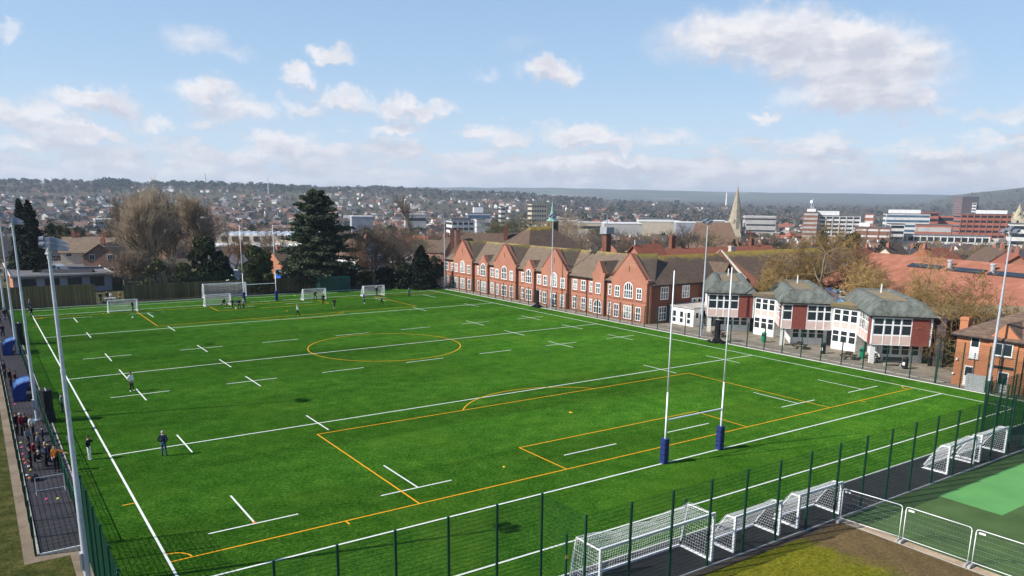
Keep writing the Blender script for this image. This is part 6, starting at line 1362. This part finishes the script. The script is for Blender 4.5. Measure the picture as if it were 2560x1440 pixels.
# ---------------------------------------------------------------- town centre landmarks
BM = {}
def storey_block(label, px0, px1, pytop, D, depth, floors, wall, band, rz=0., name='office_block', cat='office block', pybase=None, pent=None, pier=0, side=None, bandh=.45):
    """block of flats or offices: walls, roof, one ribbon window per storey on each visible face, piers"""
    pc = (px0+px1)/2; x, y = bearing_xy(pc, D); zb = terr1(x, y); zt = bearing_z(pc, pytop, D); H = zt-zb; w = (px1-px0)/1985.*D
    a = -(YAW+math.atan((pc-1280)/1985.))+rz; w = w/(abs(math.cos(rz))+abs(math.sin(rz))*min(1, depth/w)) if rz else w
    r = thing(name, label, cat, (x, y, zb), a); b = MB(); b.box(-w/2, w/2, -depth/2, depth/2, -4, H); b.build('wall', wall, r); b = MB(); b.box(-w/2-.2, w/2+.2, -depth/2-.2, depth/2+.2, H, H+.5); b.build('roof', M['roof_felt'] if name != 'shed' else bw, r)
    fh = H/floors
    if band is not None:
        for f in range(floors):
            b = MB(); z = f*fh+fh*(1-bandh)*.6; b.box(-w/2+.4, w/2-.4, -depth/2-.12, -depth/2-.01, z, z+fh*bandh); b.box(-w/2-.12, -w/2-.01, -depth/2+.5, depth/2-.5, z, z+fh*bandh); b.box(w/2+.01, w/2+.12, -depth/2+.5, depth/2-.5, z, z+fh*bandh)
            b.build('window', band, r)
    if pier:
        for k in range(pier+1): b = MB(); xx = -w/2+.2+(w-.4)*k/pier; b.box(xx-.35, xx+.35, -depth/2-.35, -depth/2-.13, 0, H); b.build('pier', wall, r)
    if pent:
        b = MB(); p0, p1, ph_ = pent; b.box(-w/2+p0*w, -w/2+p1*w, -depth/4, depth/3, H+.5, H+.5+ph_); b.build('plant_room', M['white_wall'], r)
    return r
M['shed_grey'] = mat('shed_grey', (.3, .31, .34), .2, .2); bw = mat('town_white', (.62, .61, .59), .15, .25, .8); gl_ = M['glass']; M['brick_far'] = mat('town_red_brick', (.36, .13, .09), .15, .2); M['brick_brown'] = mat('town_brown_brick', (.24, .12, .085), .15, .2); M['concrete_far'] = mat('town_concrete', (.42, .4, .38), .12, .2); M['blue_glass'] = mat('blue_glass_cladding', (.07, .13, .2), .25, .3, .2, .5); M['cream_far'] = mat('town_cream', (.52, .45, .34), .12, .3)
storey_block('tall white and dark banded office slab right of the church spire', 2048, 2142, 540, 640, 16, 9, bw, gl_, .12, pent=(.0, .5, 3), pier=6); storey_block('brown brick stair tower with pale stripes at the left of the office slab', 2010, 2042, 531, 632, 12, 9, M['brick_brown'], M['concrete_far'], 0., 'stair_tower', 'tower', pent=(.2, .8, 2))
x, y = bearing_xy(2027, 632); mz = bearing_z(2027, 531, 632); b = MB()
for s in (-1.2, 1.2): b.tube((s, 0, 0), (s, 0, 6), .15, n=6)
b.box(-1.5, 1.5, -1., 1., 4.4, 6.2); b.tube((0, 0, 6), (0, 0, 8), .1, n=6); tag(b.build('antenna_mast', M['white_metal'], loc=(x, y, mz+2.4)), 'white antenna mast on top of the brown stair tower', 'antenna')
storey_block('pale brick flats with white frames left of the dark green tree', 2148, 2222, 568, 520, 14, 5, M['brick_brown'], bw, .0, 'block_of_flats', 'flats', pent=(.1, .4, 2), bandh=.3, pier=3); storey_block('narrow banded white tower between the flats and the brick offices', 2224, 2258, 560, 540, 12, 6, bw, gl_, .2); storey_block('white glazed office block with brown top behind the flats', 2218, 2312, 535, 760, 18, 7, bw, M['blue_glass'], .15, pent=(.1, .8, 3)); storey_block('red brick office with a dark recess left of the large brick one', 2302, 2340, 530, 840, 16, 6, M['brick_far'], gl_, .2); storey_block('low red brick offices with white parapet before the hill', 2352, 2405, 540, 860, 16, 4, M['brick_far'], gl_, -.1)
storey_block('large square red brick office block at the right', 2405, 2528, 536, 700, 24, 8, M['brick_far'], gl_, .22, pent=(.35, .8, 2.5), pier=9); storey_block('long low white car park with open decks before the brick offices', 2262, 2450, 588, 560, 16, 3, bw, gl_, .06, 'car_park', 'car park', pier=14, bandh=.55); storey_block('orange brick low offices between the car park and the towers', 2300, 2372, 562, 640, 14, 3, M['brick_far'], M['concrete_far'], .1); storey_block('white building at the far right edge behind the mast', 2535, 2600, 560, 560, 16, 5, bw, gl_, .1)
storey_block('slim dark sided residential tower against the right hill', 2388, 2432, 494, 1500, 26, 18, M['brick_brown'], M['blue_glass'], .5, 'tower_block', 'tower block'); storey_block('pale slim tower right of the dark one', 2428, 2436, 508, 1490, 10, 10, bw, gl_, 0., 'tower_block', 'tower block'); storey_block('purple-grey flats with cream church tower before the far wood', 2164, 2182, 535, 900, 12, 5, M['brick_far'], bw, 0., 'block_of_flats', 'flats')
# churches
def church(label, px, D, pybase, pytip, wt, stone):
    x, y = bearing_xy(px, D); zt = bearing_z(px, pytip, D); zb = bearing_z(px, pybase, D); g = terr1(x, y); r = thing('church', label, 'church', (x, y, g), .4); H = zb-g
    b = MB(); b.box(-wt/2, wt/2, -wt/2, wt/2, -2, H)
    for sx in (-1, 1):
        for sy in (-1, 1): b.box(sx*wt/2-.6, sx*wt/2+.6, sy*wt/2-.6, sy*wt/2+.6, -2, H*.86); b.tube((sx*wt*.46, sy*wt*.46, H), (sx*wt*.46, sy*wt*.46, H+wt*.45), .45, .05, 6)
    b.build('tower', stone, r); b = MB(); n = 8; T = zt-g
    A = [(wt*.5*math.cos(PI/4*k+PI/8), wt*.5*math.sin(PI/4*k+PI/8), H) for k in range(n)]; B_ = [(.08*math.cos(PI/4*k+PI/8), .08*math.sin(PI/4*k+PI/8), T-1.5) for k in range(n)]
    for k in range(n): b.poly([A[k], A[(k+1) % n], B_[(k+1) % n], B_[k]])
    b.tube((0, 0, T-1.8), (0, 0, T), .1, .04, 5); b.build('spire', stone, r)
    for rz in range(4):
        b = MB(); b.box(-.6, .6, -wt/2-.06, -wt/2+.02, H-4.2, H-.9); b.build('belfry_opening', M['black'], r, rz=rz*PI/2)
        b = MB(); z = H+3.; b.box(-.45, .45, -wt*.44, -wt*.3, z, z+1.8); b.build('lucarne', stone, r, rz=rz*PI/2)
    b = MB(); b.box(-5, 5, wt/2+.01, wt/2+20, -2, 7); b.build('nave_wall', stone, r); b = MB(); b.roof(-5, 5, wt/2+.3, wt/2+20, 7, 12, .3, .2, 'y'); b.build('nave_roof', M['roof_plain'], r); return r
church('tall pointed stone church spire rising above the horizon', 1838, 400, 572, 460, 7.6, mat('spire_stone', (.33, .29, .22), .2, .6)); church('pale stone church spire cut by the right edge of the picture', 2546, 620, 548, 505, 7.5, mat('pale_spire_stone', (.4, .35, .25), .2, .6))
house('church_hall', 'big hall with a steep brown tiled roof before the church spire', 'hall', 1782, 285, 17, 15, 6.5, 15.3, -.75, M['brick'], tiles('brown_hall_tiles', (.14, .085, .06), (.23, .15, .11)), hip=3., win=False, ch=0)
storey_block('white modern office with blue glass wing left of the school', 1112, 1180, 552, 520, 16, 5, bw, gl_, .25, pier=4); storey_block('white stepped block with blue glazing behind the white office', 1160, 1222, 533, 640, 16, 4, bw, M['blue_glass'], .1, pent=(.3, .7, 4)); storey_block('white plain stair tower of the stepped block', 1182, 1206, 548, 560, 10, 5, bw, M['concrete_far'], .2, 'stair_tower', 'tower'); storey_block('low blue glazed block on top of the white office roof', 1120, 1172, 546, 600, 14, 5, M['blue_glass'], bw, .1)
storey_block('pinkish brick flats with white balconies among the trees', 1316, 1362, 511, 1100, 20, 5, M['cream_far'], gl_, .3, 'block_of_flats', 'flats', pier=6); storey_block('white tower of flats left of the pinkish flats', 1244, 1258, 518, 1000, 14, 5, bw, gl_, .2, 'block_of_flats', 'flats'); storey_block('dark glazed shopping centre block before the white sheds', 1590, 1680, 546, 760, 24, 2, M['concrete_far'], M['blue_glass'], .1, 'shopping_centre', 'shopping centre')
for k, (p0, p1, yt, D, dp) in enumerate([(1502, 1600, 558, 640, 40), (1590, 1700, 553, 700, 40), (1685, 1765, 556, 660, 30), (1395, 1440, 553, 620, 24), (1440, 1500, 556, 680, 20), (1765, 1810, 552, 720, 30), (1860, 1935, 541, 900, 26), (2140, 2172, 578, 600, 20), (870, 925, 541, 700, 24), (1005, 1060, 536, 760, 20), (455, 520, 544, 860, 30), (230, 285, 548, 780, 24), (1815, 1862, 556, 640, 24)]):
    storey_block(['long pale warehouse roof left of the white shopping sheds', 'white curved shopping shed in the town centre', 'grey-white shed left of the church spire', 'white two storey shed right of the copper cupola', 'low white shed behind the tall brick chimney', 'white shop row left of the spire', 'long white flats with a tower right of the spire', 'white low block between the slab and the flats', 'long white roofed store left of the crooked bare tree', 'white roofed store above the yew', 'pale retail shed behind the upright bare trees', 'pale shed beyond the dark slate roofs', 'white building at the foot of the spire'][k], p0, p1, yt, D, dp, 2 if k != 6 else 4, [M['concrete_far'], M['cream_far'], M['shed_grey']][k % 3], None if k in (0, 1, 2, 5, 8) else gl_, .08, 'shed', 'shed', bandh=.25)
x, y = bearing_xy(1516, 215); cb = thing('brick_stack', 'tall square brick chimney with scaffolding grey top behind the school', 'chimney', (x, y, 0)); b = MB(); b.box(-.85, .85, -.85, .85, -4, 9.); b.build('shaft', M['brick_dark'], cb); b = MB(); b.box(-1.35, 1.35, -1.35, 1.35, 9., 10.8); b.tube((0, 0, 11), (0, 0, 14), .1, n=5); b.build('cap', M['shed_grey'], cb)
x, y = bearing_xy(1812, 3500); b = MB(); b.tube((0, 0, -10), (0, 0, 62), 6, 3.5, 12); tag(b.build('industrial_chimney', bw, loc=(x, y, terr1(x, y))), 'white factory chimney on the plain left of the spire', 'chimney')
x, y = bearing_xy(513, 2900); b = MB(); b.tube((0, 0, 0), (0, 0, 42), 2.2, 1.5, 8); tag(b.build('telecom_tower', bw, loc=(x, y, terr1(x, y))), 'thin white mast on the wooded skyline at the left', 'mast')
x, y = bearing_xy(668, 2500); b = MB(); b.tube((0, 0, 0), (0, 0, 50), 1.5, .8, 8); tag(b.build('telecom_tower', bw, loc=(x, y, terr1(x, y))), 'thin pale mast on the hillside above the left goalposts', 'mast')
storey_block('dark blue slab building on the wooded skyline', 521, 546, 463, 2950, 30, 6, M['blue_glass'], gl_, 0., 'office_block', 'office block'); storey_block('white house block on the skyline left of the thin mast', 650, 668, 472, 2600, 20, 2, bw, gl_, 0., 'office_block', 'office block')

# ---------------------------------------------------------------- houses: the nearest with parts, then plain far ones, then the rest in one mass
roofs = [M['roof_plain'], M['roof_red'], M['slate'], M['tan_tiles']]; walls = [M['brick'], M['cream'], M['white_wall'], M['brick_brown']]
MIDS = [(1080, 250, 'brown'), (1130, 262, 'brown'), (1020, 290, 'red'), (985, 330, 'brown'), (1075, 330, 'red'), (1240, 330, 'brown'), (1300, 360, 'slate'), (1400, 330, 'red'), (1460, 380, 'brown'), (1535, 300, 'brown'), (1590, 300, 'slate'), (1640, 330, 'red'), (1690, 300, 'brown'), (1745, 380, 'red'), (1880, 330, 'red'), (1950, 380, 'brown'), (2050, 260, 'slate'), (2110, 240, 'brown'), (2160, 250, 'red'), (2240, 215, 'brown'), (2300, 240, 'slate'), (2345, 205, 'red'), (2420, 260, 'brown'), (2500, 185, 'brown'), (2545, 175, 'red'), (2540, 240, 'slate'), (640, 330, 'red'), (560, 380, 'brown'), (20, 260, 'brown'), (1180, 300, 'red'), (760, 300, 'red'), (850, 330, 'brown'), (700, 380, 'slate')]
for k, (px, D, c) in enumerate(MIDS):
    cr = {'brown': 'brown tiled', 'red': 'reddish tiled', 'slate': 'dark slate'}[c]; rm = {'brown': M['roof_plain'], 'red': M['roof_red'], 'slate': M['slate']}[c]; wm = walls[k % 3]
    near = 'in the trees beyond the left timber fence' if px < 800 else 'beyond the cedar and the yew' if px < 1200 else 'behind the school roofs' if px < 1800 else 'beyond the teaching blocks and golden trees'
    house('house', cr+' house '+near, 'house', px, D, rnd.uniform(9, 14), rnd.uniform(7, 9), rnd.uniform(4.8, 5.6), rnd.uniform(8, 9.6), rnd.uniform(-1.5, 1.5), wm, rm, hip=rnd.choice([0, 0, 2.5]), ch=rnd.choice([1, 2]), group='houses nestling '+near+' with '+cr+' roofs')
for k in range(64):   # shops and offices of the centre, flat roofed
    px = rnd.uniform(1380, 2590); D = rnd.uniform(560, 1250); x, y = bearing_xy(px, D); z = terr1(x, y); w, d, h = rnd.uniform(10, 26), rnd.uniform(9, 16), rnd.choice([5, 6, 7, 9, 11]); c = rnd.choice(['white', 'grey', 'grey', 'brick', 'brick'])
    b = MB(); b.box(-w/2, w/2, -d/2, d/2, -3, h); b.box(-w/2-.2, w/2+.2, -d/2-.2, d/2+.2, h, h+.4); b.box(-w*.2, w*.1, -d*.2, d*.2, h+.4, h+2.2)
    t = thing('shop_building', {'white': 'white', 'grey': 'grey', 'brick': 'red brick'}[c]+' flat roofed town centre building with window bands', 'building', (x, y, z), rnd.uniform(-.5, .5)-YAW, {'white': 'white', 'grey': 'grey', 'brick': 'red brick'}[c]+' town centre buildings')
    b.build('wall', {'white': bw, 'grey': M['concrete_far'], 'brick': M['brick_far']}[c], t)
    for f in range(int(h//3.2)):
        q = MB(); q.box(-w/2+.6, w/2-.6, -d/2-.1, -d/2-.01, .9+f*3.2, 2.3+f*3.2); q.box(-w/2-.1, -w/2-.01, -d/2+.6, d/2-.6, .9+f*3.2, 2.3+f*3.2); q.build('window', gl_, t)
OV_W = {'white': objvar('far_white_walls', [(0, (.68, .66, .62)), (.5, (.56, .52, .45)), (.8, (.74, .73, .7))], var=.15), 'brick': objvar('far_brick_walls', [(0, (.3, .14, .09)), (.4, (.22, .12, .085)), (.7, (.36, .2, .14))])}
OV_R = objvar('far_roofs', [(0, (.1, .072, .06)), (.3, (.16, .09, .065)), (.5, (.075, .07, .075)), (.7, (.2, .12, .09)), (.88, (.13, .12, .12))]); FW = mat('far_windows', (.06, .06, .07), .2)
def far_house_mesh(kind, w, d, hw, hr, hip, seed):
    rs = random.Random(seed); b = MB(); b.box(-w/2, w/2, -d/2, d/2, -3, hw, 0)
    if hip <= 0:
        for s in (-w/2, w/2-.2): b.ext([(s, -d/2, hw), (s, d/2, hw), (s, 0, hr)], (.2, 0, 0), 0)
    b.roof(-w/2, w/2, -d/2, d/2, hw, hr, .3, .12, 'x', hip, 1); cx = rs.choice([-1, 1])*w*.3; b.box(cx-.4, cx+.4, -.35, .35, hr-1.2, hr+1.1, 0)
    n = max(2, int(w/2.8))
    for s in (-1, 1):
        for f in range(2):
            for k in range(n): x0 = -w/2+(k+.5)*w/n; b.box(x0-.5, x0+.5, s*d/2-.04, s*d/2+.04, .9+f*2.6, 2.1+f*2.6, 2)
    for s in (-1, 1): b.box(s*w/2-.04, s*w/2+.04, -.5, .5, 3.4, 4.7, 2)
    return b.build('far_house', [OV_W[kind], OV_R, FW], link=False)
FH = {'white': [], 'brick': []}
for kind in FH:
    for q in range(4): FH[kind].append(far_house_mesh(kind, (9, 12, 16, 10)[q], (8, 8, 9, 9)[q], (5., 5.2, 5.4, 6.)[q], (8., 8.6, 9., 9.6)[q], (0, 2.5, 0, 0)[q], q))
rs = np.random.default_rng(5)
def cluster(px, D): return .5+.5*math.sin(px*.021+D*.0031)*math.sin(px*.0093-D*.0052+1.)
cand = []
while len(cand) < 2300:
    px = rs.uniform(-60, 2620); D = math.exp(rs.uniform(math.log(380), math.log(3000)))
    if px > 1500 and D > 1900 and rs.uniform() < .75: continue
    if D > 2600 and rs.uniform() < .6: continue
    if rs.uniform() > .15+.85*cluster(px, D): continue
    cand.append((D, px))
cand.sort(); HOUSES = []
def region(px): return ('far left hillside' if px < 600 else 'hillside above the cedar' if px < 1000 else 'slope beyond the school roofs' if px < 1650 else 'town around the spire' if px < 2050 else 'town on the right')
for k, (D, px) in enumerate(cand[:265]):
    x, y = bearing_xy(px, D); z = terr1(x, y); kind = 'white' if rs.uniform() < .48 else 'brick'; me = FH[kind][int(rs.integers(0, 4))]
    o = ob('house', me, None, (x, y, z), rs.uniform(-.6, .6)-YAW+rs.choice([0, PI/2]))
    tag(o, ('pale rendered' if kind == 'white' else 'brick')+' far-off house with a pitched roof, '+('hillside at the far left' if px < 600 else region(px)), 'house', ('pale' if kind == 'white' else 'brick')+' houses, '+region(px))
V, F, MI = [], [], []; off = 0
box_f = np.array([(3, 2, 1, 0), (4, 5, 6, 7), (0, 1, 5, 4), (1, 2, 6, 5), (2, 3, 7, 6), (3, 0, 4, 7)])
IW = islandvar('massed_house_walls', [(0, (.7, .68, .64)), (.3, (.3, .15, .1)), (.5, (.58, .52, .45)), (.62, (.24, .13, .09)), (.8, (.66, .62, .57))]); IR = islandvar('massed_house_roofs', [(0, (.1, .075, .065)), (.25, (.16, .09, .07)), (.5, (.08, .075, .08)), (.7, (.2, .12, .09)), (.9, (.28, .27, .27))])
for D, px in cand[265:]:
    x, y = bearing_xy(px, D); z = terr1(x, y); w, d, hw, hr = rs.uniform(8, 15), rs.uniform(7, 9), rs.uniform(4.8, 6), rs.uniform(7.6, 9.5); a = rs.uniform(-.6, .6)-YAW+rs.choice([0, PI/2]); c, s = math.cos(a), math.sin(a)
    if rs.uniform() < .05: w, d, hw, hr = w*2.4, d*1.8, hw*1.1, hw*1.1+.8
    L = np.array([(-w/2, -d/2, -3), (w/2, -d/2, -3), (w/2, d/2, -3), (-w/2, d/2, -3), (-w/2, -d/2, hw), (w/2, -d/2, hw), (w/2, d/2, hw), (-w/2, d/2, hw), (-w/2-.3, -d/2-.3, hw), (w/2+.3, -d/2-.3, hw), (w/2+.3, d/2+.3, hw), (-w/2-.3, d/2+.3, hw), (-w/2-.3, 0, hr), (w/2+.3, 0, hr)])
    V.append(np.stack([x+L[:, 0]*c-L[:, 1]*s, y+L[:, 0]*s+L[:, 1]*c, z+L[:, 2]], -1)); F.append(np.concatenate([box_f, [(8, 9, 13, 12), (10, 11, 12, 13)], [(11, 8, 12, 12), (9, 10, 13, 13)]])+off); MI += [0]*6+[1, 1, 0, 0]; off += 14
FF_ = np.concatenate(F); me = bpy.data.meshes.new('distant_houses'); me.from_pydata(np.concatenate(V).tolist(), [], [[int(v) for k, v in enumerate(f) if v not in f[:k]] for f in FF_]); me.materials.append(IW); me.materials.append(IR); me.polygons.foreach_set('material_index', MI); me.update()
tag(ob('distant_houses', me), 'mass of distant roofs and pale walls spread over the hillsides', 'houses', None, 'stuff')

# ---------------------------------------------------------------- trees of the town: 250 in their own right, the far woods as one mass
TMS = []
for q in range(5):
    b, s = bare_tree(100+q, h=11., trunk=.25, spread=.7, up=.28, levels=4, kids=(5, 5, 5, 4), r=.25, ratio=.68, crooked=.2, twig=.03); V, F = tubes_np(b, 5); tm = np_mesh('trunk', V, F, M['bark_grey']); V, F = tubes_np(s, 3); TMS.append((tm, np_mesh('crown', V, F, [M['twig_brown'], M['twig_grey'], M['twig_olive'], M['twig_red'], M['twig_brown']][q]), 'bare brown tree'))
for q in range(3):
    r_ = np.random.default_rng(60+q); C, R_ = [], []
    for k in range(22):
        a = r_.uniform(0, 6.28); t = r_.uniform(.1, .95)
        pr = (math.sin(PI*(.18+.78*t))**.7*3.2 if q < 2 else (1-t)**.8*2.6); L = pr*r_.uniform(.2, .95); C.append((L*math.cos(a), L*math.sin(a), 10*t+.5)); R_.append((1.3, 1.3, 1.))
    V, F = leaf_quads(r_, np.array(C), np.array(R_), 900, .5); tv, tf = tubes_np([(np.zeros(3), np.array((0, 0, 7.)), .25, .1)], 5); TMS.append((np_mesh('trunk', tv, tf, M['bark_grey']), np_mesh('crown', V, F, M['leaf_dark' if q != 1 else 'leaf_mid']), 'dark evergreen tree'))
tc = []
while len(tc) < 270:
    px = rs.uniform(-30, 2600) if len(tc) < 190 else rs.uniform(1350, 2500); D = math.exp(rs.uniform(math.log(235), math.log(760))) if len(tc) < 190 else rs.uniform(400, 680)
    if 1080 < px < 2000 and D < 300: continue
    tc.append((D, px))
for k in range(75):
    tc.append((rs.uniform(215, 420), rs.uniform(1350, 1900) if k < 48 else rs.uniform(820, 1110)))
for D, px in tc:
    x, y = bearing_xy(px, D); z = terr1(x, y); q = int(rs.choice(8, p=[.16, .16, .16, .14, .16, .08, .07, .07])); q = q % 5 if D < 430 and 820 < px < 1900 else q; tm, cm, lb = TMS[q]; t = tree_obj('tree', lb+' among the houses, '+region(px), x, y, z-.2, tm, cm, lb+'s, '+region(px)); sc = rs.uniform(.75, 1.3); t.scale = (sc*rs.uniform(.9, 1.2), sc*rs.uniform(.9, 1.2), sc)
def mass(name, label, pts, mats, seed, n=70, size=1.15):
    """crowns too many to count: clouds of small twig and leaf clumps"""
    r_ = np.random.default_rng(seed); k = len(pts); P = np.array(pts); mi = np.repeat(np.array([p[4] for p in pts]), n); u = r_.normal(size=(k, n, 3)); u /= np.linalg.norm(u, axis=2, keepdims=True); rr = r_.uniform(.2, 1., (k, n, 1))**.4; R_ = P[:, None, 3:4]
    Q = P[:, None, :3]+u*rr*R_*np.array([1, 1, .8]); Q = Q.reshape(-1, 3); m = len(Q); a = r_.normal(size=(m, 3)); a /= np.linalg.norm(a, axis=1, keepdims=True); b = np.cross(a, r_.normal(size=(m, 3))); b /= np.linalg.norm(b, axis=1, keepdims=True); s = size*np.repeat(P[:, 3]/4.5, n)[:, None]*r_.uniform(.5, 1.2, (m, 1))
    V = np.stack([Q-a*s-b*s*.6, Q+a*s-b*s*.4, Q+a*s*.7+b*s*.6, Q-a*s*.8+b*s*.5], 1).reshape(-1, 3); o = ob(name, np_mesh(name, V, np.arange(4*m).reshape(-1, 4), mats, mi)); return tag(o, label, 'woodland', None, 'stuff')
pts = []
def addp(px, D, k, s=1.):
    x, y = bearing_xy(px, D); r = rs.uniform(3., 5.8)*s; pts.append((x, y, terr1(x, y)+r*(.8 if k != 2 else 1.15), r, k))
for _ in range(3600):
    px = rs.uniform(-60, 2620); D = math.exp(rs.uniform(math.log(600), math.log(3300))); addp(px, D, int(rs.choice(4, p=[.4, .26, .18, .16])))
for _ in range(1500):   # wooded crest of the near ridge
    px = rs.uniform(-60, 1500); D = rs.uniform(2500, 3300); addp(px, D, int(rs.choice(4, p=[.3, .2, .35, .15])), 1.5)
for _ in range(70): addp(rs.uniform(240, 320), rs.uniform(2650, 2950), 2, 2.1)
for _ in range(90): addp(rs.uniform(380, 760), rs.uniform(2650, 2950), 2, 1.8)
for _ in range(1500):   # plain and far woods at the right
    px = rs.uniform(1350, 2620); D = math.exp(rs.uniform(math.log(1300), math.log(5200))); addp(px, D, int(rs.choice(4, p=[.45, .3, .12, .13])), 1.7)
mass('far_woodland', 'bare and evergreen woods among the houses out to the skyline', pts, [leafmat('wood_brown', (.06, .048, .038), (.15, .12, .095), .05), leafmat('wood_grey', (.07, .062, .055), (.17, .15, .13), .05), leafmat('wood_evergreen', (.012, .02, .012), (.04, .055, .025), .05), leafmat('wood_olive', (.06, .055, .03), (.14, .125, .06), .05)], 9)
